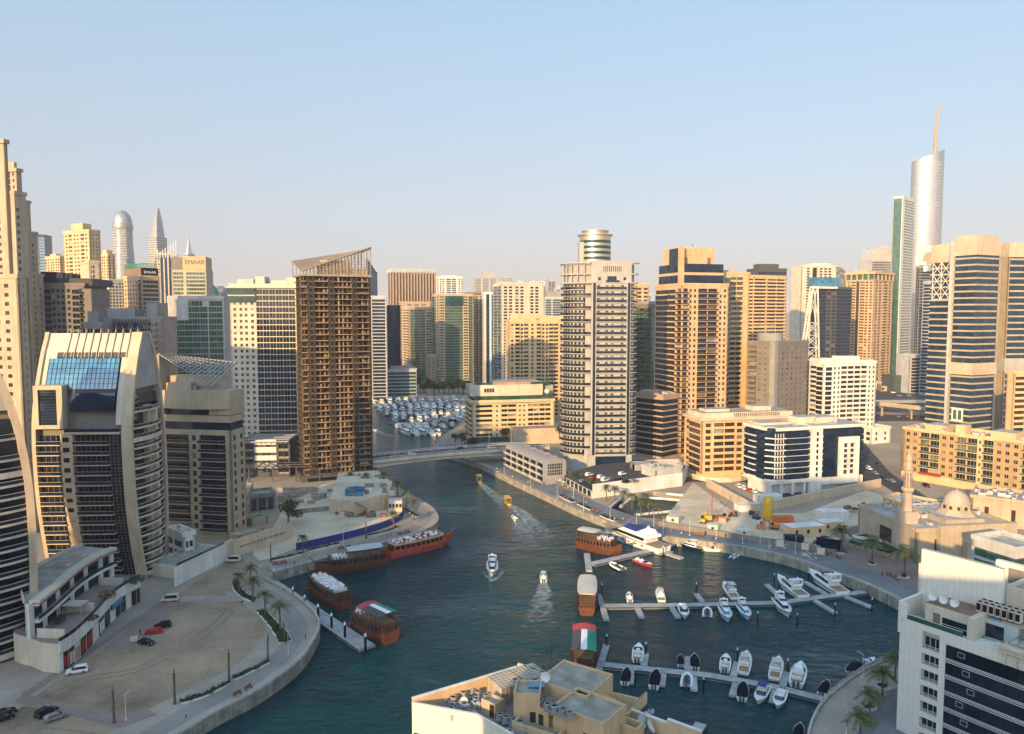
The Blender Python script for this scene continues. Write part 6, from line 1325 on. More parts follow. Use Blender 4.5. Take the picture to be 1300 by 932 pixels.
for k in range(6): a = Vector(pk[0]).lerp(Vector(pk[1]), .04+.16*k); c = Vector(pk[0]).lerp(Vector(pk[1]), .14+.16*k); mb = MB(); mb.band([tuple(a),tuple(c)], .1, .22, 3.4, 6.2); mb.build('shop_window', [M['g_navy']], o, off)
b = Bld('deck_house', 'plain white boxy house standing at the end of the parking deck', 'building', GP(832,621), GP(866.5,616.5), 12, 12.6, 3, wall='palegrey'); [b.plain(f) for f in 'FLRB']; b.roof_edge(.8,.1); b.acs(6,44); b.finish()
b = Bld('deck_house', 'low flat grey house behind the parking deck', 'building', GP(803,611), GP(831,611), 10, 11.6, 3, wall='grey'); [b.plain(f) for f in 'FLRB']; b.finish()
wall_run('retaining_wall', 'long low cream retaining wall around the glass office block forecourt', [GP(897,618), GP(957,652), GP(1118,618)], 3, 7.0, .5, 'beige', 'cream')
wall_run('retaining_wall', 'curved pale wall below the yellow corner block', smoothpath([GP(872,605), GP(900,612), GP(940,611), GP(962,604)],3), 3, 5.4, .4, 'cream', None)
wall_run('retaining_wall', 'dark grey wall on the street behind the parking deck', [GP(806,590), GP(862,588), GP(872,600)], 3, 5.6, .4, 'palegrey', None)

# --- bridge
ba, bb = Vector(P(440,583,405).xy), Vector(P(692,566,455).xy); d = bb-ba; Lb = d.length; o = thing('road_bridge', 'low cream road bridge with white railings crossing the channel', 'bridge', (ba.x,ba.y,0), atan2(d.y,d.x))
mb = MB(); nn = 16
mb.loft([[(Lb*k/nn,-6,8.4+2.2*sin(pi*k/nn)*.6),(Lb*k/nn,8,8.4+2.2*sin(pi*k/nn)*.6),(Lb*k/nn,8,9.9+2.2*sin(pi*k/nn)*.6),(Lb*k/nn,-6,9.9+2.2*sin(pi*k/nn)*.6)] for k in range(nn+1)]); mb.loft([[(Lb*k/nn,-4.5,5.4+2.4*sin(pi*k/nn)),(Lb*k/nn,6,5.4+2.4*sin(pi*k/nn)),(Lb*k/nn,6,8.6+2.2*sin(pi*k/nn)*.6),(Lb*k/nn,-4,8.6+2.2*sin(pi*k/nn)*.6)] for k in range(nn+1)])
mb.build('deck', [M['cream']], o, smooth=30)
hz_ = lambda x: 9.9+2.2*sin(pi*x/Lb)*.6
mb = MB(); mb.loft([[(Lb*k/nn,-5.0,hz_(Lb*k/nn)+.03),(Lb*k/nn,7,hz_(Lb*k/nn)+.03),(Lb*k/nn,7,hz_(Lb*k/nn)+.06),(Lb*k/nn,-5.0,hz_(Lb*k/nn)+.06)] for k in range(nn+1)]); mb.build('roadway', [M['asphalt']], o)
for y in (-5.8, 7.8):
    mb = MB()
    for k in range(nn): x, x2 = Lb*k/nn, Lb*(k+1)/nn; mb.tube((x,y,hz_(x)+1.3),(x2,y,hz_(x2)+1.3),.13,4); mb.tube((x,y,hz_(x)+.5),(x2,y,hz_(x2)+.5),.1,4)
    for k in range(70): x = Lb*(k+.5)/70; mb.box(x-.1,y-.1,hz_(x),x+.1,y+.1,hz_(x)+1.3)
    mb.build('railing', [M['white']], o)
for x in (2, Lb-6): mb = MB(); mb.box(x,-5,-4,x+5,7,8.6); mb.build('abutment', [M['beige']], o)
def lamp_post(label, loc, h=7, group='street lamps', arm=1.2, rz=0):
    o = thing('street_lamp', label, 'street lamp', loc, rz, group); mb = MB(); mb.tube((0,0,0),(0,0,h),.08,6,.05); mb.tube((0,0,0),(0,0,.5),.2,6); mb.build('pole', [M['whitemetal']], o)
    mb = MB(); mb.tube((0,0,h-.1),(arm,0,h+.15),.06,5); mb.build('arm', [M['whitemetal']], o); mb = MB(); mb.box(arm-.1,-.16,h+.05,arm+.7,.16,h+.22); mb.build('lamp_head', [M['grey']], o); return o
X = Matrix.Translation((ba.x,ba.y,0)) @ Matrix.Rotation(atan2(d.y,d.x),4,'Z')
lp = lamp_post('street lamp', (0,0,0), 8, 'lamps along the bridge'); 
for k in range(7): x = Lb*(.12+.12*k); put(lp, X @ Vector((x,7.4,hz_(x))), R(-80), 'thin white street lamp on the bridge railing line', 'lamps along the bridge')

# --- mosque
b = tower('mosque', 'sandstone mosque with a plain dome and one tall slender minaret', 1150, 1163, 1290, 690, 258, 8, fh=9, front='s2 w.8 s9', side='s1 w1 s1', wall='pink', pane='g_brown', edge=1.0, depth=34, cat='mosque', top=14.5)
b.mats[0] = M['sandstone']
W, D, H = b.W, b.D, b.H
mb = MB(); mb.box(W*.2,-2.0,0,W*.96,0,H+2.0,0,1); mb.box(W*.2-.2,-2.3,H+1.4,W*.96+.2,-.1,H+2.1,0); mb.box(W*.42,-4.5,0,W*.78,-2,H*.68,0); mb.box(W*.41,-4.8,H*.68,W*.79,-1.9,H*.68+.7,0); mb.box(W*.52,-4.6,1,W*.66,-4.4,H*.45,0); b.part('prayer_hall', mb, [M['sandstone'], M['rooftop']])
mb = MB(); mb.box(W*.42,D*.2,H-.5,W*.82,D*.82,H+1.4,0,1); cx, cy = W*.70, D*.45
mb.loft([[(cx+7.4*cos(R(22.5+45*k)),cy+7.4*sin(R(22.5+45*k)),H+1) for k in range(8)],[(cx+5.2*cos(R(22.5+45*k)),cy+5.2*sin(R(22.5+45*k)),H+3.2) for k in range(8)],[(cx+5.0*cos(R(22.5+45*k)),cy+5.0*sin(R(22.5+45*k)),H+5) for k in range(8)]]); b.part('drum', mb, [M['sandstone'], M['rooftop']])
for k in range(12): mb = MB(); a = R(30*k); q = Vector((cx+4.85*cos(a),cy+4.85*sin(a))); mb.xf = Matrix.Translation((q.x,q.y,0)) @ Matrix.Rotation(a,4,'Z'); mb.box(-.2,-.45,H+3.5,.22,.45,H+4.7); b.part('drum_window', mb, [M['g_brown']])
mb = MB(); mb.lathe([(4.6,H+4.9)]+[(4.5*cos(t),H+5+5.0*sin(t)) for t in [pi/2*k/10 for k in range(10)]]+[(.2,H+10.2),(.1,H+11.3)], 28, c=(cx,cy)); b.part('dome', mb, [M['rose']], smooth=50)
mx, my = W*.13, D*.36; zz = zt(565,262)-7
mb = MB(); mb.box(mx-2.6,my-2.6,0,mx+2.6,my+2.6,H+4); b.part('minaret_base', mb, [M['rose']])
mb = MB(); s8 = lambda r, z: [(mx+r*cos(R(22.5+45*k)),my+r*sin(R(22.5+45*k)),z) for k in range(8)]
mb.loft([s8(r,z) for r, z in ((1.8,H+3.9),(1.65,H+6),(1.55,zz-15),(2.2,zz-14),(2.2,zz-13),(1.35,zz-12.9),(1.3,zz-7),(1.7,zz-6.4),(1.7,zz-6),(1.0,zz-5.8),(.95,zz-3.6),(1.2,zz-2.8),(.85,zz-1.4),(.3,zz-.5),(.06,zz+1.2))]); b.part('minaret', mb, [M['rose']])
for k in range(8):
    a = R(45*k+22.5); 
    for zc, hh, r in ((H+11,5,1.57),(zz-11,3.4,1.3)):
        mb = MB(); mb.xf = Matrix.Translation((mx,my,0)) @ Matrix.Rotation(R(45*k),4,'Z'); rr_ = r*cos(R(22.5)); mb.box(rr_-.1,-.28,zc,rr_+.06,.28,zc+hh); b.part('minaret_niche', mb, [M['taupe']])
b.acs(30,51,(.25,.95),(.1,.95),H-.2,1.1); b.finish()
b = Bld('mosque_annex', 'long pale annex with roof machines behind the mosque dome', 'building', P(1240,640,300).xy, P(1330,655,285).xy, 20, 14, 3, wall='sandstone', pane='g_brown', edge=0) if False else Bld('mosque_annex', 'long pale annex with roof machines behind the mosque dome', 'building', tuple(P(1232,640,310).xy), tuple(P(1345,655,292).xy), 22, 14, 3, wall='sandstone', pane='g_brown')
b.facade('F','s2 w1 s3 w1 s3 w1 s2',1,8,1,top=b.H); [b.plain(f) for f in 'LRB']; b.roof_edge(1.0,.3); b.acs(34,61,(.05,.95),(.1,.9),sz=1.1); b.finish()
b = Bld('slatted_block', 'small pale block with a row of vertical wall slots near the minaret', 'building', GP(1114,690), GP(1146,706), 14, 14, 3, wall='palegrey', pane='taupe'); b.facade('F', rep('s.5 r.7',9)+' s.5',1,8,2.6,top=b.H); [b.plain(f) for f in 'LRB']; b.finish()
b = Bld('cabin_block', 'long two-storey cream cabin block with tiny windows and a flat grey roof', 'building', GP(1121,650), GP(1225,672), 12, 9.6, 3, wall='yellow', pane='g_brown', roof='palegrey'); b.wm = 'yellow'; b.facade('F', rep('w1.2 s1',14), 2, 3.1, .2, top=b.H, win=(.4,.35,.7)); [b.plain(f) for f in 'LRB']; b.roof_edge(.5,.4); b.finish()
b = Bld('planter_terrace', 'sandstone planter terrace with dark shrubs near the mosque', 'building', GP(1070,690), GP(1140,712), 16, 5.6, 3, wall='sandstone', roof='soil'); [b.plain(f) for f in 'FLRB']; b.finish()
b = tower('green_edge_building', 'dark green glass building cut by the right edge beside the white building', 1283, 1290, 1330, 700, 215, 20, fh=3.4, front='g3 g3', side='g3', wall='palegrey', pane='g_green', cat='building', depth=14); b.finish(30)
# --- elevated railway by the motorway
pa, pb_ = P(1085,509,660), P(1215,517,590); d = (pb_-pa).xy; Lv = d.length+140; o = thing('railway_viaduct', 'pale elevated railway deck on round piers beyond the white mid-rise', 'viaduct', (pa.x,pa.y,3), atan2(d.y,d.x)); zd = pa.z-3
mb = MB(); mb.box(-160,-4.5,zd-1.6,Lv,4.5,zd-.4); mb.box(-160,-4.5,zd-.4,Lv,-4.1,zd+.8); mb.box(-160,4.1,zd-.4,Lv,4.5,zd+.8); mb.build('deck', [M['sandstone']], o)
for k in range(14): mb = MB(); x = -150+k*25; mb.tube((x,0,0),(x,0,zd-1.6),.9,10); mb.box(x-.9,-3.0,zd-2.8,x+.9,3.0,zd-1.6); mb.build('pier', [M['sandstone']], o)

for k,(u0,v0,u1,v1,dp,tp,wl_,l) in enumerate(((1118,497,1190,499,30,9,'sandstone','long low tan building across the motorway, under the green tower'),(1098,494,1128,494,24,12,'palegrey','low grey building across the motorway beside the peach tower'),(1140,489,1178,490,30,14,'beige','flat beige hall farthest across the motorway'))):
    b = Bld('low_hall', l, 'building', GP(u0,v0), GP(u1,v1), dp, tp, 3, wall=wl_, pane='g_dark'); b.facade('F', rep('w2 s.6',10), 1, tp-4.5, .6, top=b.H); [b.plain(f) for f in 'LRB']; b.acs(10,70+k); b.finish()
sheet('motorway_verge', pts([(1095,508),(1330,507),(1330,511),(1095,512)]), 3.06, 'paleSand'); sheet('motorway_verge', pts([(1095,523),(1330,523),(1330,526),(1095,527)]), 3.06, 'sand')
# ------------------------------------------------------------------ boats (bow along +x, waterline at z = 0)
def hull_mb(L_, B, sheer0=1.1, sheer1=1.9, stern=.82, draft=.5, fine=2.2, n=12, deck=True, m=0, md=1, stripe=None):
    mb = MB(); rings_ = []; dk = []
    for k in range(n+1):
        t = k/n; x = -L_/2 + L_*t
        hb = B/2*(stern+(1-stern)*min(1,t/.35)) if t < .5 else B/2*max(.02,(1-((t-.5)/.5)**fine))
        zs = sheer0+(sheer1-sheer0)*t**2; flare = .78 if t < .6 else .78-.35*(t-.6)/.4; xw = x - (.09*L_*max(0,(t-.7)/.3)**1.5)
        rings_.append([(x,hb,zs),(xw,hb*flare,.05),(xw,hb*.3*flare,-draft),(xw,-hb*.3*flare,-draft),(xw,-hb*flare,.05),(x,-hb,zs)]); dk.append((x,hb,zs))
    mb.loft(rings_, m, caps=True, closed=False)
    if deck:
        for (x,h,z),(x2,h2,z2) in zip(dk,dk[1:]): mb.face(((x,-h,z-.04),(x2,-h2,z2-.04),(x2,h2,z2-.04),(x,h,z-.04)), md)
    if stripe is not None:
        for a, b in zip(rings_, rings_[1:]):
            for s in (0, 5):
                i = 1 if s == 0 else 4
                p = [Vector(a[s]).lerp(Vector(a[i]),.15), Vector(b[s]).lerp(Vector(b[i]),.15), Vector(b[s]).lerp(Vector(b[i]),.32), Vector(a[s]).lerp(Vector(a[i]),.32)]
                o_ = Vector((0,.015 if s == 0 else -.015,0)); q = [v+o_ for v in p]; mb.face(q if s == 5 else q[::-1], stripe)
    return mb
def taper_box(mb, x0, x1, w0, w1, z0, z1, rake_f=.0, rake_b=.0, inset=.12, m=0):
    """cabin block: x1 is the forward end; raked ends, narrower roof"""
    a = [(x0,-w0/2,z0),(x1,-w1/2,z0),(x1,w1/2,z0),(x0,w0/2,z0)]; b = [(x0+rake_b,-w0/2+inset,z1),(x1-rake_f,-w1/2+inset,z1),(x1-rake_f,w1/2-inset,z1),(x0+rake_b,w0/2-inset,z1)]
    mb.loft([a, b], m)
def make_yacht(L_=15.0, label='motor yacht', blue=False, hard='canvas', hull='gelcoat'):
    B = L_*.29; s = L_/15.0; o = thing('motor_yacht', label, 'yacht', (0,0,0))
    hull_mb(L_, B, 1.35*s, 2.2*s, .88, .6, 2.3, 14, stripe=2).build('hull', [M[hull], M['gelcoat'], M['g_navy']], o, smooth=35)
    mb = MB(); mb.box(-L_*.5-.9*s,-B*.38,.25,-L_*.5+.1,B*.38,.45,0); mb.build('swim_platform', [M['teak']], o)
    mb = MB(); mb.box(-L_*.49,-B*.36,1.38*s,-L_*.24,B*.36,1.42*s,0); mb.build('cockpit_floor', [M['teak']], o)
    mb = MB(); taper_box(mb,-L_*.25,L_*.27,B*.74,B*.42,1.35*s,2.75*s,L_*.13,0,.2*s); q = mb.build('cabin', [M['gelcoat']], o, smooth=25)
    mb = MB(); taper_box(mb,-L_*.22,L_*.255,B*.755,B*.43,1.85*s,2.5*s,L_*.075,0,.12*s); mb.build('cabin_window', [M['g_sky' if blue else 'g_dark']], q)
    mb = MB(); taper_box(mb,-L_*.3,L_*.06,B*.7,B*.5,2.76*s,3.3*s,.5*s,.2*s,.1*s); mb.box(-L_*.28,-B*.27,3.05*s,0.0,B*.27,3.32*s,1); fb = mb.build('flybridge', [M['gelcoat'], M['grey']], o)
    mb = MB(); taper_box(mb,L_*.0,L_*.055,B*.52,B*.46,3.3*s,3.75*s,.3*s,.15*s,.03); mb.build('windscreen', [M['g_dark']], fb)
    for k in range(3): mb = MB(); x = -L_*.25+k*L_*.08; mb.box(x,-B*.22,3.3*s,x+.6*s,B*.22,3.7*s); mb.build('seat', [M['cloth']], fb)
    mb = MB(); mb.loft([[(-L_*.3,-B*.36,2.7*s),(-L_*.27,-B*.36,2.7*s),(-L_*.27,B*.36,2.7*s),(-L_*.3,B*.36,2.7*s)],[(-L_*.26,-B*.3,4.5*s),(-L_*.2,-B*.3,4.5*s),(-L_*.2,B*.3,4.5*s),(-L_*.26,B*.3,4.5*s)]]) if not hard else None
    if hard:
        mb = MB(); mb.box(-L_*.29,-B*.3,4.75*s,-L_*.04,B*.3,4.87*s,0)
        for x in (-L_*.28,-L_*.06):
            for y in (-B*.28,B*.28): mb.tube((x,y,3.2*s),(x,y,4.75*s),.05*s,4,m=1)
        mb.build('bimini', [M[hard], M['steel']], o)
    else:
        mb = MB(); mb.box(-L_*.3,-B*.34,2.8*s,-L_*.26,-B*.28,4.4*s); mb.box(-L_*.3,B*.28,2.8*s,-L_*.26,B*.34,4.4*s); mb.box(-L_*.31,-B*.34,4.4*s,-L_*.24,B*.34,4.6*s); mb.lathe([(.35*s,4.6*s),(.45*s,4.8*s),(.3*s,5.1*s)],8,c=(-L_*.275,0)); mb.build('radar_arch', [M['gelcoat']], o)
    mb = MB()
    for sg in (-1,1):
        ps = []
        for k in range(9): t = .5+.5*k/8; x = -L_/2+L_*t; hb = B/2*max(.02,(1-((t-.5)/.5)**2.3))*.95; ps.append((x*.985,sg*hb,(1.35+.85*t*t)*s+.75*s))
        mb.path(ps,.03*s,4)
        for p_ in ps[::2]: mb.tube((p_[0],p_[1],p_[2]-.75*s),p_,.025*s,4)
    mb.build('bow_rail', [M['steel']], o)
    mb = MB(); mb.box(L_*.29,-B*.16,1.75*s,L_*.38,B*.16,2.15*s); mb.build('sun_pad', [M['cloth']], o); return o
def make_speedboat(L_=8.0, label='speedboat', cover=None, top=None, hull='gelcoat', cabin=False):
    B = L_*.32; o = thing('speedboat', label, 'boat', (0,0,0)); s = L_/8
    hull_mb(L_, B, .85*s, 1.2*s, .9, .35, 2.4, 12, md=1 if not cover else 0).build('hull', [M[hull], M['gelcoat']], o, smooth=35)
    if cover:
        mb = MB(); hb = B*.47; mb.loft([[(x,-hb*w_,.86*s+.1),(x,-hb*w_*.55,h*s),(x,hb*w_*.55,h*s),(x,hb*w_,.86*s+.1)] for x, w_, h in ((-L_*.45,.9,1.0),(-L_*.3,1,1.35),(-L_*.02,1.02,1.75),(L_*.2,.92,1.35),(L_*.33,.66,1.3),(L_*.42,.36,1.25))]); mb.build('cover', [M[cover]], o, smooth=40)
    else:
        mb = MB(); mb.box(-L_*.44,-B*.36,.8*s,L_*.12,B*.36,.88*s,1); 
        mb.build('cockpit', [M['grey'], M['teak']], o)
        for k in range(2): mb = MB(); x = -L_*.36+k*L_*.22; mb.box(x,-B*.3,.88*s,x+.5*s,B*.3,1.15*s); mb.box(x-.1*s,-B*.3,1.1*s,x+.08*s,B*.3,1.5*s); mb.build('seat', [M['cloth']], o)
        mb = MB(); taper_box(mb,L_*.06,L_*.16,B*.78,B*.55,.95*s,1.5*s,.35*s,.1*s,.05); mb.build('windscreen', [M['g_dark']], o)
        mb = MB(); mb.box(-L_*.02,-.4*s,.88*s,.4*s,.4*s,1.45*s); mb.build('console', [M['gelcoat']], o)
        if cabin: mb = MB(); taper_box(mb,-L_*.08,L_*.3,B*.7,B*.35,1.0*s,1.9*s,L_*.12,.1,.15); q = mb.build('cabin', [M['gelcoat']], o, smooth=25); mb = MB(); taper_box(mb,-L_*.06,L_*.27,B*.72,B*.4,1.3*s,1.75*s,L_*.06,.05,.08); mb.build('cabin_window', [M['g_dark']], q)
    if top:
        mb = MB(); mb.loft([[(-L_*.22,-B*.36,2.5*s),(-L_*.22,0,2.6*s),(-L_*.22,B*.36,2.5*s),(-L_*.22,0,2.54*s)],[(L_*.1,-B*.34,2.5*s),(L_*.1,0,2.6*s),(L_*.1,B*.34,2.5*s),(L_*.1,0,2.54*s)]])
        for x in (-L_*.2,L_*.08):
            for y in (-B*.33,B*.33): mb.tube((x,y,.9*s),(x,y,2.5*s),.04*s,4,m=1)
        mb.build('canopy', [M[top], M['steel']], o)
    for y in (-.35*s,.35*s): mb = MB(); mb.box(-L_*.5-.5*s,y-.18*s,.2*s,-L_*.5,y+.18*s,1.2*s); mb.build('outboard_motor', [M['darkgrey']], o)
    return o
def make_rib(label):
    o = thing('inflatable_boat', label, 'boat', (0,0,0)); mb = MB(); P_ = [(-2.6,1.0,.6),(0,1.05,.6),(1.6,.9,.68),(2.6,.35,.8),(2.75,0,.85),(2.6,-.35,.8),(1.6,-.9,.68),(0,-1.05,.6),(-2.6,-1.0,.6)]; mb.path(P_,.28,8); mb.build('tube', [M['gelcoat']], o, smooth=50)
    mb = MB(); mb.box(-2.5,-.8,.3,2.0,.8,.42); mb.build('floor', [M['grey']], o); mb = MB(); mb.box(-.3,-.4,.4,.3,.4,1.25); mb.box(-1.2,-.5,.4,-.8,.5,.85); mb.build('console', [M['darkgrey']], o); mb = MB(); mb.box(-3.1,-.2,.1,-2.6,.2,1.2); mb.build('outboard_motor', [M['darkgrey']], o); return o
def heading(a, b): return atan2(b[1]-a[1], b[0]-a[0])
def moor(proto, u, v, tu, tv, label, group, L_nom, L_, z=0.0):
    """boat lying with its middle at the pixel and its bow towards (tu, tv)"""
    c = G(u,v,.8); t = G(tu,tv,.8); return put(proto, (c.x,c.y,0), heading(c,t), label, group, L_/L_nom)
Y1 = make_yacht(15, 'motor yacht', False, 'canvas'); Y2 = make_yacht(15, 'motor yacht', False, None); Y3 = make_yacht(15, 'motor yacht', True, None); Y4 = make_yacht(15, 'motor yacht', False, 'cloth', 'g_navy')
S1 = make_speedboat(8, 'speedboat'); S2 = make_speedboat(8,'speedboat','black'); S3 = make_speedboat(8,'speedboat',None,'canvas'); S4 = make_speedboat(8,'speedboat',None,'blue'); S5 = make_speedboat(8,'speedboat',None,None,'red'); S6 = make_speedboat(8,'speedboat',None,None,'gelcoat',True)
RB = make_rib('rib')
gy, gs = 'yachts and cruisers at the right-hand pontoons', 'small boats at the right-hand pontoons'
moor(Y2,625,722,625,760,'white motor yacht under way alone in the middle of the channel','boats under way in the channel',15,14.5)
moor(S3,690,732,690,710,'small white boat with a canvas top under way right of the lone motor yacht','boats under way in the channel',8,8)
moor(S1,653,657,640,645,'tiny white speedboat trailing foam behind the yellow water taxis','boats under way in the channel',8,7)
moor(Y1,926,750,914,735,'cruiser with tan canopy, bow away, in the middle of the long pontoon',gy,15,12.5)
moor(Y1,838,755,834,740,'cruiser with a tan canopy moored above the left part of the long pontoon',gy,15,10)
moor(Y3,921,778,930,800,'white yacht with blue windows, bow towards us, left one of the middle pair',gy,15,12.5)
moor(Y3,945,776,957,795,'white yacht with blue windows, bow towards us, right one of the middle pair',gy,15,12)
moor(Y2,994,771,1008,790,'white yacht with dark windows, bow towards us, alone below the long pontoon',gy,15,14)
moor(Y2,1003,746,985,733,'large white yacht, bow away, left one of two by the long pontoon corner',gy,15,17)
moor(Y2,1048,741,1028,729,'large white yacht, bow away, right one of two by the long pontoon corner',gy,15,19)
moor(S1,1066,733,1052,726,'small white speedboat behind the rightmost large yacht',gs,8,8)
moor(S6,868,776,874,796,'small cabin cruiser, bow towards us, below the left half of the long pontoon',gs,8,10)
moor(RB,898,777,898,760,'inflatable tender beside the blue-windowed pair of yachts',gs,6,7)
moor(S1,799,757,797,742,'small open white boat at the first finger of the long pontoon',gs,8,7)
moor(S1,810,828,812,812,'white open speedboat, bow away, at the left of the nearest pontoon',gs,8,9.5)
moor(S2,864,837,864,822,'black covered speedboat, smaller one of the two above the nearest pontoon',gs,8,6)
moor(S2,882,839,881,820,'black covered speedboat, larger one of the two above the nearest pontoon',gs,8,8)
moor(S1,921,841,923,824,'open white speedboat left of the tan-topped cruisers',gs,8,9)
moor(Y1,946,841,949,824,'tan-topped cruiser, left of the two side by side on the nearest pontoon',gy,15,11.5)
moor(Y1,986,848,990,832,'tan-topped cruiser, right of the two side by side on the nearest pontoon',gy,15,11.5)
moor(S6,1014,856,1018,840,'broad white sports cruiser, last boat above the nearest pontoon',gs,8,12)
moor(S2,795,857,798,840,'black covered speedboat hanging below the left end of the nearest pontoon',gs,8,8)
moor(S2,832,861,835,845,'black covered speedboat with a white rim below the nearest pontoon',gs,8,9)
moor(RB,872,863,874,845,'inflatable tender below the middle of the nearest pontoon',gs,6,7)
moor(S2,943,876,945,858,'black covered speedboat left of the blue-canopied boat',gs,8,8.5)
moor(S4,967,881,958,898,'white boat with a blue canopy, bow towards us',gs,8,9.5)
moor(S1,990,887,985,902,'open white speedboat, bow towards us, beside the blue-canopied boat',gs,8,9)
moor(S2,1047,872,1052,862,'dark covered speedboat alone at the shore end of the nearest pontoon',gs,8,7.5)
moor(S2,1084,848,1072,856,'black covered speedboat lying along the curved quay',gs,8,9)
moor(S1,1102,838,1112,834,'white speedboat ahead of the covered one along the curved quay',gs,8,6)
moor(S2,1014,928,1017,915,'black covered speedboat at the lower end of the curved quay',gs,8,7)
moor(S5,817,714,836,721,'red speedboat with a blue seat at the upper pontoon',gs,8,9)
moor(RB,783,719,773,714,'white inflatable under the upper pontoon',gs,6,8)
moor(Y4,876,693,858,689,'navy hulled cruiser against the quay pontoon',gy,15,11)
moor(S4,908,697,894,697,'white boat with blue gear on the quay pontoon',gs,8,10)
moor(S3,918,692,905,690,'white canopied boat right behind the blue-geared one',gs,8,8)
def make_kayak(label):
    o = thing('kayak', label, 'kayak', (0,0,0)); mb = hull_mb(5,.9,.4,.5,.1,.15,1.6,10); mb.build('hull', [M['gelcoat'],M['gelcoat']], o, smooth=40); mb = MB(); mb.box(-.6,-.25,.38,.5,.25,.42); mb.build('seat', [M['darkgrey']], o); return o
kp = make_kayak('kayak'); moor(kp,930,704,940,699,'white kayak beside the quay pontoon, left of two','kayaks by the quay pontoon',5,6); moor(kp,935,705,945,700,'white kayak beside the quay pontoon, right of two','kayaks by the quay pontoon',5,6)
# big three-deck yacht
o = thing('motor_yacht', 'largest white yacht with blue covered top deck at the upper pontoon', 'yacht', (0,0,0)); c = G(802,684,1.5); o.location = (c.x,c.y,0); o.rotation_euler = (0,0,heading(G(836,694,1.5),G(768,671,1.5)))
o.scale = (1.2,1.1,1.0); L_ = 29.0; B = 7.0
hull_mb(L_,B,2.6,4.2,.92,.8,2.6,18,stripe=None).build('hull', [M['gelcoat'],M['teak'],M['g_dark']], o, smooth=35)
for k in range(6): mb = MB(); x = -8+3*k; mb.box(x,-B*.5-.03+(.0 if k < 4 else .25),1.5,x+.8,B*.5+.03-(.0 if k < 4 else .25),1.9); mb.build('porthole', [M['g_dark']], o)
mb = MB(); taper_box(mb,-9,8.5,6.2,3.6,2.8,4.9,4,0,.3); q = mb.build('cabin', [M['gelcoat']], o, smooth=25); mb = MB(); taper_box(mb,-8,8.2,6.3,3.7,3.5,4.5,2.4,0,.2); mb.build('cabin_window', [M['g_dark']], q)
mb = MB(); taper_box(mb,-10.5,4,6.2,4,4.9,5.9,1.5,.3,.1); q = mb.build('flybridge', [M['gelcoat']], o); mb = MB(); taper_box(mb,-3.5,2.5,4.6,3,5.9,7.0,.8,.4,.3); mb.build('top_cover', [M['blue']], q)
mb = MB(); mb.loft([[(-9,-2.7,5.95),(-5.4,-2.7,5.95),(-5.4,2.7,5.95),(-9,2.7,5.95)],[(-8.4,-2.3,7.2),(-6.2,-2.3,7.2),(-6.2,2.3,7.2),(-8.4,2.3,7.2)],[(-7.7,-.5,7.9),(-7.1,-.5,7.9),(-7.1,.5,7.9),(-7.7,.5,7.9)],[(-7.5,-.15,8.8),(-7.35,-.15,8.8),(-7.35,.15,8.8),(-7.5,.15,8.8)]]); mb.build('radar_arch', [M['gelcoat']], o)
mb = MB(); mb.box(-L_/2-1.4,-2.8,.4,-L_/2+.2,2.8,.7); mb.build('swim_platform', [M['teak']], o); mb = MB(); mb.box(-14,-3,2.62,-9,3,2.66); mb.build('aft_deck', [M['teak']], o)

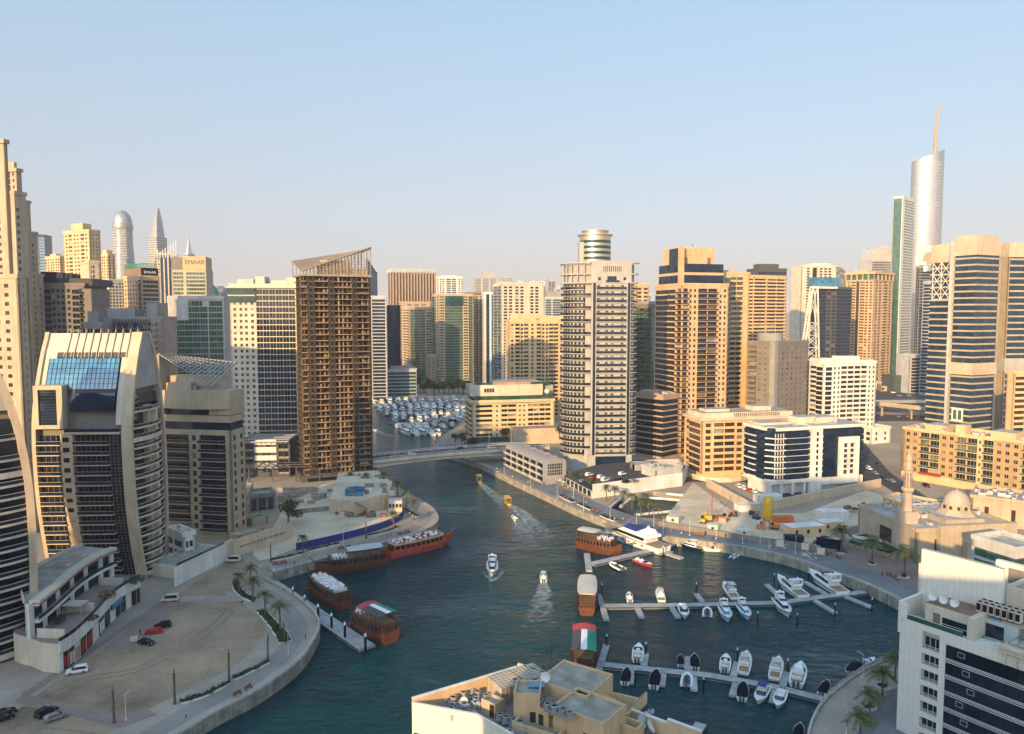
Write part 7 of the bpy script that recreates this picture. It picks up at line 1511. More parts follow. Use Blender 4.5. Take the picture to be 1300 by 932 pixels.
# wooden dhows
M['flag_red'] = mat('flag_red', (.42,.05,.06), .8); M['flag_green'] = mat('flag_green', (.02,.22,.13), .8)
chair = MB(); chair.box(-.28,-.28,.0,.28,.28,.48,0); chair.box(-.3,-.3,.45,-.16,.3,1.05,0); m_chair = chair.mesh('chair', [M['cloth']])
chair2 = chair.mesh('chair', [M['red']])
table = MB(); table.lathe([(.1,0),(.1,.6),(.75,.62),(.75,.75)],10); m_table = table.mesh('table', [M['cloth']])
def dhow(label, ends, L_, roof=None, n_ch=(0,0), hullm='wood', trim='wooddark', ch_label=None, rooffrac=(-.25,.4), red=.0, deckm='teak', seed=1, low=False):
    a, c = G(*ends[0],.5), G(*ends[1],.5); o = thing('dhow', label, 'dhow', ((a.x+c.x)/2,(a.y+c.y)/2,0), heading(a,c), 'wooden dhows'); B = 7.0; rr = random.Random(seed)
    n = 18; rg = []; rt = []
    def hb(t): return B/2*(.72+.28*min(1,t/.3)) if t < .5 else B/2*max(.03,1-((t-.5)/.5)**2.6)
    def zs(t): return 2.6+1.4*max(0,(.25-t)/.25)**1.5*.5+2.0*max(0,(t-.6)/.4)**2
    for k in range(n+1):
        t = k/n; x = -L_/2+L_*t; h = hb(t); xw = x-.1*L_*max(0,(t-.75)/.25)**1.4; rg.append([(x,h,zs(t)),(x*.99,h*.97,1.5),(xw,h*.8,0),(xw,h*.2,-.8),(xw,-h*.2,-.8),(xw,-h*.8,0),(x*.99,-h*.97,1.5),(x,-h,zs(t))])
    mb = MB(); mb.loft(rg,0,True,False)
    for p,q in zip(rg,rg[1:]): mb.face((p[7][:2]+(2.2,),q[7][:2]+(2.2,),q[0][:2]+(2.2,),p[0][:2]+(2.2,)),1)
    mb.build('hull', [M[hullm],M['teak']], o, smooth=40)
    mb = MB()
    for s in (0,7): mb.path([Vector(r[s])+Vector((0,0,.06)) for r in rg],.14,5) if trim != 'purple' else None
    for s in (2,5): mb.path([Vector(r[s])+Vector((0,.03 if s==2 else -.03,.25)) for r in rg],.12,5)
    mb.tube(rg[-1][0],(rg[-1][0][0]+1.5,0,rg[-1][0][2]+1.5),.2,6,.1); mb.build('trim', [M[trim]], o)
    # saloon with windows
    x0, x1 = -L_*.44, L_*.30; mb = MB(); ring = [(x,hb((x+L_/2)/L_)*.9) for x in [x0+(x1-x0)*k/10 for k in range(11)]]; poly = [(x,-h) for x,h in ring]+[(x,h) for x,h in reversed(ring)]
    mb.prism(poly,2.2,5.0,0,1); mb.build('saloon', [M[hullm],M[deckm]], o)
    for sg in (-1,1):
        for k in range(10):
            (xa,ha),(xb,hb_) = ring[k],ring[k+1]; mb = MB(); A = Vector((xa+.25,sg*ha,0)); Bv = Vector((xb-.25,sg*hb_,0)); nrm = Vector((0,sg*.06,0)); p = [A+nrm+Vector((0,0,3.2)),Bv+nrm+Vector((0,0,3.2)),Bv+nrm+Vector((0,0,4.5)),A+nrm+Vector((0,0,4.5))]; mb.face(p if sg < 0 else p[::-1]); mb.build('saloon_window', [M['g_dark']], o)
    mb = MB(); pr = [(x,-h-.15) for x,h in ring]+[(x,h+.15) for x,h in reversed(ring)]; mb.band(pr[::1],-.1,.1,4.95,5.25,0,closed=True)
    for z in (5.6,6.0): mb.path([(*p,z) for p in pr]+[(*pr[0],z)],.05,4)
    for p in pr: mb.tube((*p,5.2),(*p,6.0),.06,4)
    mb.build('upper_rail', [M[trim] if hullm == 'wood' else M['cream']], o)
    rx0, rx1 = L_*rooffrac[0], L_*rooffrac[1]
    if roof:
        mb = MB(); hw = B*.47
        if roof == 'flag':
            cols = [2,0,1,3]; nx = 12
            xs = [rx0+(rx1-rx0)*k/nx for k in range(nx+1)]
            for i in range(nx):
                for j in range(8):
                    y0, y1 = -hw+2*hw*j/8, -hw+2*hw*(j+1)/8; zz = lambda y: 7.6+.7*(1-(y/hw)**2)
                    f = (i+.5)/nx; mm = 0 if f > .75 else [1,1,1,2,2,3,3,3][j]
                    mb.face(((xs[i],y0,zz(y0)),(xs[i+1],y0,zz(y0)),(xs[i+1],y1,zz(y1)),(xs[i],y1,zz(y1))),mm); mb.face(((xs[i],y0,zz(y0)-.08),(xs[i],y1,zz(y1)-.08),(xs[i+1],y1,zz(y1)-.08),(xs[i+1],y0,zz(y0)-.08)),mm)
            mats_ = [M['flag_red'],M['flag_green'],M['cloth'],M['darkgrey']]
        else:
            mb.loft([[(rx0+(rx1-rx0)*k/6,-hw*w_,7.5),(rx0+(rx1-rx0)*k/6,-hw*w_*.6,7.85),(rx0+(rx1-rx0)*k/6,hw*w_*.6,7.85),(rx0+(rx1-rx0)*k/6,hw*w_,7.5)] for k, w_ in enumerate((.8,.97,1,1,1,.95,.8))]); mats_ = [M[roof]]
        mb.build('canopy', mats_, o, smooth=40); mb = MB()
        for k in range(6):
            for sg in (-1,1): x = rx0+.3+(rx1-rx0-.6)*k/5; mb.tube((x,sg*hw*.86,5),(x,sg*hw*.86,7.7),.09,5)
        mb.build('canopy_frame', [M[trim] if hullm == 'wood' else M['cream']], o)
    mb = MB(); mb.box(-L_*.46,-B*.25,2.3,-L_*.43,B*.25,4.6); mb.build('stern_gallery', [M['wooddark']], o)
    X = Matrix.Translation(o.location) @ Matrix.Rotation(o.rotation_euler.z,4,'Z')
    if n_ch[0]:
        nx, ny, cx0, cx1 = n_ch
        for i in range(nx):
            for j in range(ny):
                x = cx0*L_+(cx1-cx0)*L_*(i+.5)/nx; wd = hb((x+L_/2)/L_)*.9-.7; y = -wd+2*wd*(j+.5)/ny; q = X @ Vector((x+rr.uniform(-.2,.2),y+rr.uniform(-.15,.15),5.02))
                if rr.random() < .2: c_ = bpy.data.objects.new('banquet_table', m_table); tag(c_, 'white-clothed table among the '+ch_label, 'table', 'round tables on the dhow decks')
                else: c_ = bpy.data.objects.new('banquet_chair', chair2 if rr.random() < red else m_chair); tag(c_, ('red' if c_.data == chair2 else 'white')+' covered chair among the '+ch_label, 'chair', 'chairs on the '+ch_label)
                COL.objects.link(c_); c_.location = q; c_.rotation_euler = (0,0,o.rotation_euler.z+rr.choice((0,pi/2,pi,-pi/2))+rr.uniform(-.3,.3))
    return o
M['orangewood'] = mat('orangewood', (.45,.07,.035), .5, var=.3, scale=1.0)
o = dhow('orange dhow with a purple waterline stripe and red seats, moored farthest up the left quay', ((493,707),(573,688)), 29, None, (14,5,-.42,.26), 'orangewood', 'purple', 'seats of the orange dhow', red=.55, seed=2)
o = dhow('brown dhow under a long grey canopy beside the gangway', ((482,716),(408,727)), 25, 'palegrey', (4,4,.06,.26), 'wood', 'wooddark', 'bow seats of the grey-canopied dhow', (-.44,.06), seed=3)
o = dhow('brown dhow whose whole upper deck is packed with white covered chairs', ((441,775),(390,739)), 27, None, (15,6,-.42,.27), 'wood', 'wooddark', 'chairs crowding the open deck of the brown dhow', seed=4)
o = dhow('brown dhow under a striped flag canopy at the end of the left pontoon', ((493,812),(450,790)), 20, 'flag', (3,4,.1,.28), 'wood', 'wooddark', 'bow seats of the left flag-canopied dhow', (-.44,.12), seed=5)
o = dhow('brown dhow with a beige roof and open seats at the upper right pontoon', ((741,694),(783,703)), 19, 'canvas', (6,4,-.02,.28), 'wood', 'wooddark', 'pale seats of the beige-roofed dhow', (-.46,-.04), red=.15, seed=6)
o = dhow('brown dhow with a big cream roof seen from astern at the long pontoon', ((745,780),(746,745)), 24, 'canvas', (0,0), 'wood', 'wooddark', None, (-.44,.3), seed=7); o.scale = (.95,.92,.8)
o = dhow('brown dhow with a striped flag roof, seen from astern at the nearest pontoon', ((741,856),(742,813)), 23, 'flag', (0,0), 'wood', 'wooddark', None, (-.44,.3), seed=8); o.scale = (.95,.95,.82)
# yellow water taxis
def make_abra(label):
    o = thing('water_taxi', label, 'water taxi', (0,0,0)); hull_mb(9,2.8,.9,1.5,.6,.4,2.0,12).build('hull', [M['yellowpaint'],M['teak']], o, smooth=40); mb = MB(); mb.box(-3,-1.25,2.9,2,1.25,3.05,0)
    for x in (-2.8,-.5,1.8):
        for y in (-1.15,1.15): mb.tube((x,y,.9),(x,y,2.9),.06,4)
    mb.build('roof', [M['yellowpaint']], o); mb = MB(); mb.box(-2.6,-.4,.9,1.6,.4,1.5); mb.build('bench', [M['brown']], o); return o
ab = make_abra('water taxi'); moor(ab,608,609,603,598,'yellow water taxi farthest up the channel near the bridge','yellow water taxis',9,10); moor(ab,644,637,637,628,'yellow water taxi nearer to us, ahead of the tiny speedboat','yellow water taxis',9,10)
moor(S1,476,546,470,544,'tiny white speedboat under way beyond the bridge','boats under way in the channel',8,8)

# crowded basin beyond the bridge
rr = random.Random(12); glab = 'yachts in the crowded basin beyond the bridge'
def make_far(cv, fly, hl):
    L_ = 15.0; B = 4.6; o = thing('motor_yacht', 'far yacht', 'yacht', (0,0,0)); hull_mb(L_,B,1.5,2.3,.9,.5,2.3,8,stripe=1).build('hull', [M[hl],M['g_dark'],], o, smooth=35)
    o.children[0].data.materials.clear(); [o.children[0].data.materials.append(M[x]) for x in (hl,'g_dark' if False else 'gelcoat')]
    mb = MB(); taper_box(mb,-4,4.3,3.5,2.0,1.5,3.0,2,0,.25,0); taper_box(mb,-3.6,4.2,3.6,2.1,2.0,2.7,1.2,0,.15,1); mb.build('cabin', [M['gelcoat'],M['g_dark']], o)
    mb = MB(); taper_box(mb,-4.4,1,3.2,2.2,3.0,3.6,.4,.1,.1,0)
    if fly: mb.box(-4,-1.3,4.7,-.5,1.3,4.85,1)
    for x in (-3.9,-.7):
        for y in (-1.2,1.2): mb.tube((x,y,3.4),(x,y,4.7),.06,4,m=0)
    mb.build('flybridge', [M['gelcoat'],M[cv]], o); return o
FB = [make_far('canvas',1,'gelcoat'), make_far('cloth',0,'gelcoat'), make_far('blue',1,'gelcoat'), make_far('cloth',1,'g_navy')]
fl = ['white yacht with a canvas top in the crowded far basin','white low-topped yacht in the crowded far basin','white yacht with a blue top in the crowded far basin','navy hulled yacht in the crowded far basin']
rows = [(524,478,560,11),(550,512,562,5),(541,500,578,7),(533,497,590,9),(526,486,592,11),(520,478,594,12),(515,474,594,12),(510.5,470,594,12),(507,470,580,11)]
far_docks = []
for ri, (v, u0, u1, n) in enumerate(rows):
    if ri == 0: continue
    for k in range(n):
        u = u0+(u1-u0)*(k+.5)/n + rr.uniform(-.7,.7); j = rr.choice((0,0,1,1,1,2,3)) if ri > 1 else (1,0,1,0,1)[k % 5]
        c = G(u, v+rr.uniform(-.25,.25), 1); L_ = rr.uniform(12,18) if ri > 1 else 17
        put(FB[j], (c.x,c.y,0), R(115)+rr.uniform(-.12,.12)+(pi if (ri % 2 and rr.random() < .8) else 0), fl[j], glab+': '+fl[j].split(' in the')[0], L_/15)
def pontoon(label, main, w_, fingers=(), fw=1.6, group='floating pontoons', zz=.75, m='palegrey'):
    o = thing('pontoon', label, 'pontoon', (*main[0],0), 0, group); off = Matrix.Translation((-main[0][0],-main[0][1],0)); mb = MB(); mb.band(main,-w_/2,w_/2,.1,zz,0); mb.band(main,-w_/2-.08,-w_/2,.3,zz+.06,1); mb.band(main,w_/2,w_/2+.08,.3,zz+.06,1); mb.build('walkway', [M['dockdeck'],M['darkgrey']], o, off)
    for a, c in fingers: mb = MB(); mb.band([a,c],-fw/2,fw/2,.1,zz-.03,0); mb.build('finger', [M['dockdeck']], o, off)
    return o
M['dockdeck'] = mat('dockdeck', (.34,.33,.31), .85, var=.3, scale=.6)
D = lambda u, v: tuple(G(u,v,.75).xy)
pontoon('wide floating pontoon along the left bank dhows', [D(343,739),D(466,822)], 5.0)
pontoon('upper right pontoon between the beige-roofed dhow and the largest yacht', [D(750,716),D(838,696),D(866,685)], 3.6, [(D(748,724),D(745,702)),(D(836,697),D(756,673)),(D(838,699),D(866,708))], 2.2)
pontoon('pontoon along the quay with the blue-geared boat', [D(862,686),D(930,693),D(985,699),D(1005,702)], 4)
pontoon('pontoon following the quay towards the right', [D(1010,707),D(1045,724),D(1100,744),D(1158,775)], 4)
pontoon('long middle pontoon running from the cream-roofed dhow to the quay', [D(764,769),D(868,768),D(990,765),D(1040,758),D(1118,749)], 3, [(D(760,754),D(770,786)),(D(808,768),D(815,783)),(D(852,769),D(861,783)),(D(894,767),D(884,753)),(D(997,763),D(973,741)),(D(1032,760),D(1060,777)),(D(1072,756),D(1107,770)),(D(1056,758),D(1022,738))], 1.7)
pontoon('nearest pontoon with covered speedboats below the flag-roofed dhow', [D(762,843),D(800,847),D(900,857),D(985,872),D(1044,887)], 2.8, [(D(757,860),D(770,818)),(D(817,846),D(820,828)),(D(873,853),D(874,833)),(D(930,861),D(936,840)),(D(993,872),D(999,853)),(D(803,849),D(800,866)),(D(842,852),D(840,869)),(D(880,856),D(881,875)),(D(935,865),D(930,882)),(D(985,873),D(981,890))], 1.7)
pontoon('short pontoon tip beyond the tan roof parapet', [D(880,935),D(890,918)], 2.5)
for k, (v, u0, u1) in enumerate(((547,505,590),(537,492,592),(524,482,592),(514,474,592))): pontoon('far pontoon between the rows of yachts beyond the bridge', [D(u0,v),D(u1,v)], 2.5, group='far pontoons beyond the bridge')
def make_pile(): 
    o = thing('mooring_pile', 'mooring pile', 'mooring pile', (0,0,0)); mb = MB(); mb.tube((0,0,-3),(0,0,4.2),.34,10); mb.build('post', [M['black']], o); mb = MB(); mb.lathe([(.36,4.2),(.36,4.7),(.05,5.2)],10); mb.build('cap', [M['white']], o); return o
pl = make_pile()
for u, v in ((372,762),(387,773),(404,785),(421,797),(438,809),(464,824)): c = G(u,v,.75); put(pl, (c.x,c.y,0), 0, 'black white-capped mooring pile on the left bank pontoon', 'mooring piles on the left pontoon')
for u, v in ((842,704),(860,702),(865,686),(884,752),(983,740),(1060,779),(1107,772),(962,790),(1012,792),(1026,737),(806,864),(820,830),(893,876),(936,838),(1000,852),(770,820),(1101,752),(764,753),(742,690)): c = G(u,v,.75); put(pl, (c.x,c.y,0), 0, 'dark mooring pile standing in the water at the right-hand pontoons', 'mooring piles at the right pontoons', (.55,.55,.8))
buoys = ((390,750),(412,762),(414,755),(447,792),(432,768),(444,796),(758,842),(754,846),(747,835),(806,686))
by = thing('mooring_buoy', 'buoy', 'buoy', (0,0,0)); mb = MB(); mb.lathe([(.05,-.3),(.4,-.1),(.5,.25),(.4,.6),(.05,.8)],10); mb.build('float', [M['red']], by, smooth=60); mb = MB(); mb.tube((0,0,.75),(0,0,1.1),.06,5); mb.build('eye', [M['darkgrey']], by)
for k, (u,v) in enumerate(buoys): c = G(u,v,.4); put(by, (c.x,c.y,.2 if k > 5 else .9), 0, 'round red fender buoy beside the dhows at the left pontoon' if k < 6 else 'round red fender buoy at the right-hand dhows', 'red fender buoys '+('left' if k < 6 else 'right'))
def gangway(label, a, c, za, zc, w_=2.0):
    o = thing('gangway', label, 'gangway', (*a,0), 0, 'gangways'); d = Vector(c)-Vector(a); n = d.normalized(); pz = Vector((-n.y,n.x,0)); mb = MB(); A = Vector((0,0,za)); Cc = Vector((d.x,d.y,zc)); h = pz*w_/2; mb.loft([[A-h,A+h,A+h+Vector((0,0,.2)),A-h+Vector((0,0,.2))],[Cc-h,Cc+h,Cc+h+Vector((0,0,.2)),Cc-h+Vector((0,0,.2))]]); mb.build('walkway', [M['palegrey']], o)
    for s in (-1,1):
        mb = MB(); N_ = 8; up = Vector((0,0,1.2))
        for k in range(N_): p,q = A.lerp(Cc,k/N_)+h*s, A.lerp(Cc,(k+1)/N_)+h*s; mb.tube(p+up,q+up,.06,4); mb.tube(p,p+up,.05,4); mb.tube(p,q+up,.04,4)
        mb.build('railing', [M['whitemetal']], o)
    return o
gangway('white lattice gangway from the left quay down to the dhow pontoon', D(345,733), D(372,728), 3.2, 1, 3); gangway('dark lattice gangway down to the quay pontoon on the right', D(1000,704), D(960,696), 3.2, .9); gangway('small gangway at the right bend of the quay pontoon', D(1020,712), D(1045,722), 3.2, .9)
# foam behind the moving boats
fm, t, bs = base_mat('foam'); N = t.nodes; L = t.links; bs.inputs['Base Color'].default_value = (.55,.62,.62,1); bs.inputs['Roughness'].default_value = .8
ge = N.new('ShaderNodeNewGeometry'); n1 = N.new('ShaderNodeTexNoise'); n1.inputs['Scale'].default_value = .45; n1.inputs['Detail'].default_value = 8; L.new(ge.outputs['Position'], n1.inputs['Vector'])
uvn = N.new('ShaderNodeAttribute'); uvn.attribute_name = 'fade'; su = N.new('ShaderNodeMath'); su.operation = 'ADD'; L.new(n1.outputs['Fac'], su.inputs[0]); L.new(uvn.outputs['Fac'], su.inputs[1])
mr = N.new('ShaderNodeMapRange'); mr.inputs[1].default_value = .62; mr.inputs[2].default_value = 1.25; mr.inputs[3].default_value = 0; mr.inputs[4].default_value = .6; L.new(su.outputs[0], mr.inputs[0]); L.new(mr.outputs[0], bs.inputs['Alpha'])
def wake(pp, w0, w1, strength=.6):
    path = smoothpath([tuple(G(u,v,.03).xy) for u,v in pp], 6); n = len(path); cols = 7; me_v = []; fade = []; fs = []
    for i in range(n):
        f = i/(n-1); w_ = w0+(w1-w0)*f; a, b_ = path[max(0,i-1)], path[min(n-1,i+1)]; d = Vector((b_[0]-a[0],b_[1]-a[1])).normalized(); nx_ = Vector((-d.y,d.x))
        for j in range(cols):
            g = j/(cols-1)*2-1; me_v.append((path[i][0]+nx_.x*w_*g, path[i][1]+nx_.y*w_*g, .03)); fade.append(strength*(1-f)**.7*(1-abs(g)**3)*(.75+.35*abs(g)) if f > 0 else strength*(1-abs(g)**2))
    for i in range(n-1):
        for j in range(cols-1): k = i*cols+j; fs.append((k,k+1,k+cols+1,k+cols))
    me = bpy.data.meshes.new('wake'); me.from_pydata(me_v,[],fs); me.materials.append(fm); at = me.attributes.new('fade','FLOAT','POINT'); at.data.foreach_set('value', fade); o = bpy.data.objects.new('wake_foam', me); COL.objects.link(o); tag(o, kind='stuff')
wake([(608,612),(622,624),(640,640),(652,655)], 1.5, 6, .62); wake([(646,640),(662,652),(676,668),(688,690)], 1.6, 9, .78); wake([(654,660),(664,675),(672,700)], 1.2, 6, .66); wake([(690,738),(690,752),(686,775),(680,800)], 1.2, 7, .62); wake([(625,738),(617,728),(612,712)], .8, 2.5, .55); wake([(625,738),(634,728),(640,712)], .8, 2.5, .55); wake([(478,547),(492,552),(515,556)], 1.5, 6, .7)
# ------------------------------------------------------------------ street level: palms, trees, cars, people, site gear
def make_palm(h=6.5, nf=16, fr=2.9, seed=1, tied=False, crown='palmleaf'):
    rr = random.Random(seed); o = thing('palm_tree', 'palm', 'palm tree', (0,0,0)); mb = MB(); bend = rr.uniform(-.3,.3)
    pp = [(bend*(k/6)**2,0,h*k/6) for k in range(7)]
    mb.loft([[(p[0]+r*cos(2*pi*j/8),p[1]+r*sin(2*pi*j/8),p[2]) for j in range(8)] for p, r in zip(pp,(.34,.26,.23,.22,.21,.22,.26))]); mb.build('trunk', [M['bark']], o, smooth=60)
    mb = MB(); top = Vector(pp[-1])
    for k in range(nf):
        az = 2*pi*k/nf*2.4+rr.uniform(-.2,.2); el = R(75 if tied else rr.uniform(-5,70)); L_ = fr*rr.uniform(.8,1.1)*(.55 if tied else 1); d = Vector((cos(az),sin(az),0)); pts_ = []
        for j in range(7):
            t = j/6; pts_.append(top+d*(L_*t*cos(el)*(1 if not tied else .5))+Vector((0,0,L_*(t*sin(el)-.62*t*t*(1 if not tied else .1)))))
        side = Vector((-d.y,d.x,0)); w_ = .14 if tied else .8
        for j in range(6):
            a, b_ = pts_[j], pts_[j+1]
            for s in (-1,1):
                for q in range(3):
                    p0 = a.lerp(b_,q/3); p1 = a.lerp(b_,q/3+.28); wl = w_*fr/2.9*(1.1-.7*abs((j+.5)/6-.35)); tip = p0.lerp(p1,1.4)+side*s*wl+Vector((0,0,-.25*wl)); mb.face((p0,p1,tip))
    mb.build('crown', [M['dryleaf' if tied else crown]], o); return o
pA_, pB_2, pT, pBig = make_palm(6.0,22,2.9,1), make_palm(6.8,24,3.2,2), make_palm(6.4,9,2.0,3,True), make_palm(7.5,34,4.4,4)
def palms(l, group, z=3.0):
    for pr, u, v, lab, sc in l: c = G(u,v,z); put(pr, (c.x,c.y,z), random.uniform(0,6.3), lab, group, sc)
palms([(pA_,304,754,'palm at the upper end of the curved planter by the parked white car',1.0),(pA_,318,743,'palm nearest the slotted wall above the curved planter',1.0),(pB_2,321,764,'palm in the middle of the curved planter along the left promenade',1.0),(pA_,337,782,'palm by the lower middle planter of the left promenade',1.1),(pB_2,356,803,'palm beside the white planter kerb near the dhow gangway',1.1),(pT,361,815,'palm with a bound dry crown at the lower tip of the green planter',.8)],'palms in the curved planters of the left promenade')
palms([(pT,145,918,'bound palm nearest the lower left corner of the promenade',1.1),(pT,222,894,'bound palm beside the strolling person on the left promenade',1.1),(pT,291,866,'bound palm between the lower promenade planters',1.1),(pT,340,838,'bound palm near the two benches of the curve',.95)],'palms with bound crowns along the lower left promenade')
palms([(pT,344,714,'bound palm below the slotted wall',.95),(pA_,385,702,'palm at the left end of the blue hoarding',1.0),(pT,465,684,'bound palm at the middle of the blue hoarding',1.0),(pA_,500,672,'palm at the right end of the blue hoarding',1.1),(pB_2,525,660,'palm in the planter beyond the blue hoarding',1.2),(pA_,516,644,'palm at the quay bend past the hoarding',1.1),(pB_2,505,634,'leafy palm behind the site cabin',1.2)],'palms along the blue hoarding')
palms([(pB_2,444,619,'palm at the foot of the unfinished tower, leftmost',1.0),(pA_,455,619,'palm at the foot of the unfinished tower, second from left',1.0),(pB_2,466,622,'palm on the retaining wall, middle of its row',1.1),(pA_,478,620,'palm on the retaining wall, second from right',1.0),(pB_2,488,622,'palm on the retaining wall, rightmost',1.2)],'palms above the site retaining wall')
palms([(pBig,1068,702,'broad date palm beside the sandstone planter',1.15),(pBig,1107,716,'broad date palm standing alone on the pink plaza',1.1),(pBig,1148,732,'broad date palm next to the white building and mosque wall',1.15),(pBig,1120,884,'date palm on the near curved road, upper one',.8),(pBig,1104,912,'date palm on the near curved road, middle one',.75),(pBig,1092,944,'date palm on the near curved road, lowest one',.8),(pBig,1136,862,'date palm partly behind the white building corner',.75)],'broad date palms on the right bank')
rp = []
for k in range(16):
    f = k/15; u = 672+ (835-672)*f; v = 600+(668-600)*f - 9 + (4 if k % 2 else 0)
    rp.append((pB_2 if k % 2 else pA_, u, v, 'leafy palm beside the parking deck on the right promenade' if u > 752 else 'leafy palm in front of the arched terrace houses', 1.0))
palms(rp, 'palms along the right promenade')
def make_tree(h, r, seed, n=900, m='leaf'):
    rr = random.Random(seed); o = thing('tree', 'tree', 'tree', (0,0,0)); mb = MB(); mb.tube((0,0,0),(.1,0,h*.45),.28,8,.2)
    for k in range(6): a = k*1.05; mb.tube((.1,0,h*.38),(r*.55*cos(a),r*.55*sin(a),h*(.6+.06*(k%3))),.13,5,.05)
    mb.build('trunk', [M['bark']], o); mb = MB()
    for k in range(11): a = rr.uniform(0,6.3); q = rr.uniform(.1,.75)*r; leaf_clump(mb, (q*cos(a),q*sin(a),h*rr.uniform(.45,.88)), (r*.42,r*.42,h*.16), n//11, .38, rr)
    mb.build('crown', [M[m]], o); return o
t1, t2 = make_tree(7,3.4,5), make_tree(5,3.0,6,700)
c = G(366,668); put(t1,(c.x,c.y,3),.4,'big dark bushy tree at the end of the slotted wall','trees on the left bank',1.55)
trs = [(578,562,'tree behind the curved far quay, leftmost'),(586,567,'tree behind the curved far quay, second'),(594,570,'tree behind the curved far quay, third'),(603,574,'tree by the bridge end, beside the glass arcade'),(666,588,'round dark tree at the bridge end of the arched row'),(710,558,'tree on the podium right of the hotel sign wall'),(640,556,'small tree on the hotel podium edge')]
for k,(u,v,l) in enumerate(trs): c = G(u,v,3 if k < 5 else 11); put(t1 if k % 2 else t2,(c.x,c.y,3 if k < 5 else 11),k*1.3,l,'trees around the hotel and bridge',1.3 if k != 4 else 1.9)
for k in range(14): u = 520+k*6.2; c = G(u,499+(k%3),3); put(t2 if k%2 else t1,(c.x,c.y,3),k*.9,'leafy tree on the far waterfront under the green glass tower','trees on the far waterfront',2.0+.3*(k%3))
for k in range(6): c = G(1000+14*k,606-3*k,3); put(t2,(c.x,c.y,3),k*.7,'small street tree on the verge behind the retaining wall','street trees behind the glass office block',.8)
# planters
def planter(label, pp, w_, group='green planters on the left promenade'):
    path = smoothpath([GP(*p) for p in pp],3); o = thing('planter', label, 'planter', (*path[0],3), 0, group); off = Matrix.Translation((-path[0][0],-path[0][1],-3)); mb = MB(); mb.band(path,-w_/2,w_/2,3,3.45,0); mb.build('kerb', [M['white']], o, off); mb = MB(); mb.band(path,-w_/2+.25,w_/2-.25,3.3,3.5,0); mb.build('soil', [M['soil']], o, off)
    rr = random.Random(int(path[0][0])); mb = MB()
    for a, c in zip(path,path[1:]):
        for k in range(5): q = Vector(a).lerp(Vector(c),rr.random()); leaf_clump(mb,(q.x+rr.uniform(-.5,.5)*w_*.6,q.y+rr.uniform(-.5,.5)*w_*.6,3.65),(.8,.8,.3),16,.25,rr)
    mb.build('shrub_bed', [M['hedge']], o, off); return o
planter('curved planter at the upper end, beside the white car palms',[(299,738),(301,748),(310,757),(322,763)],2.6); planter('planter curving past the middle promenade palms',[(332,777),(342,788),(352,800)],2.8); planter('green planter with the white curving kerb by the gangway',[(353,800),(359,809),(362,816)],3.6); planter('long narrow planter below the sandy lot, left part',[(230,893),(260,884),(288,869)],1.6); planter('long narrow planter below the sandy lot, right part',[(297,863),(318,853),(340,842)],1.6); planter('planter strip below the slotted wall',[(344,712),(362,709),(382,704)],1.5); planter('planter strip left of the bound palm by the hoarding',[(392,700),(410,696),(430,691)],1.5); planter('planter strip right of the bound palm by the hoarding',[(468,681),(490,676),(505,670)],1.5); planter('planter by the quay bend past the hoarding',[(515,648),(522,652),(528,656)],2.0)
for k,(a,c_) in enumerate((((712,630),(728,638)),((735,640),(752,648)),((764,655),(782,662)))): planter('dark planter bed on the right promenade before the parking deck' if k else 'dark planter bed on the right promenade before the arched houses',[a,((a[0]+c_[0])/2,(a[1]+c_[1])/2+.5),c_],2.4,'planter beds on the right promenade')
for k,(u,v,l) in enumerate(((1122,874,'round shrub bed under the upper near palm'),(1103,899,'round shrub bed under the middle near palm'),(1068,702,'small planting ring under the palm by the sandstone planter'),(1107,716,'small planting ring under the palm alone on the plaza'),(1148,733,'small planting ring under the palm by the mosque wall'))):
    c = G(u,v); o = thing('planting_ring', l, 'planter', (c.x,c.y,3), 0, 'planting rings under the date palms'); mb = MB(); mb.lathe([(1.7,0),(1.7,.4),(1.5,.42)],16); mb.build('kerb',[M['palegrey']],o); rr=random.Random(k); mb = MB(); [leaf_clump(mb,(rr.uniform(-1,1),rr.uniform(-1,1),.6),(.7,.7,.35),30,.25,rr) for _ in range(5)]; mb.build('shrub',[M['hedge']],o)
rr = random.Random(77)
for k in range(9): c = G(1082+k*6.2,690+k*1.6,5.6); o = thing('shrub','dark shrub on the sandstone planter terrace','shrub',(c.x,c.y,5.5),0,'shrubs on the sandstone planter'); mb = MB(); leaf_clump(mb,(0,0,.7),(1.1,1.1,.7),90,.3,rr); mb.build('foliage',[M['hedge']],o)
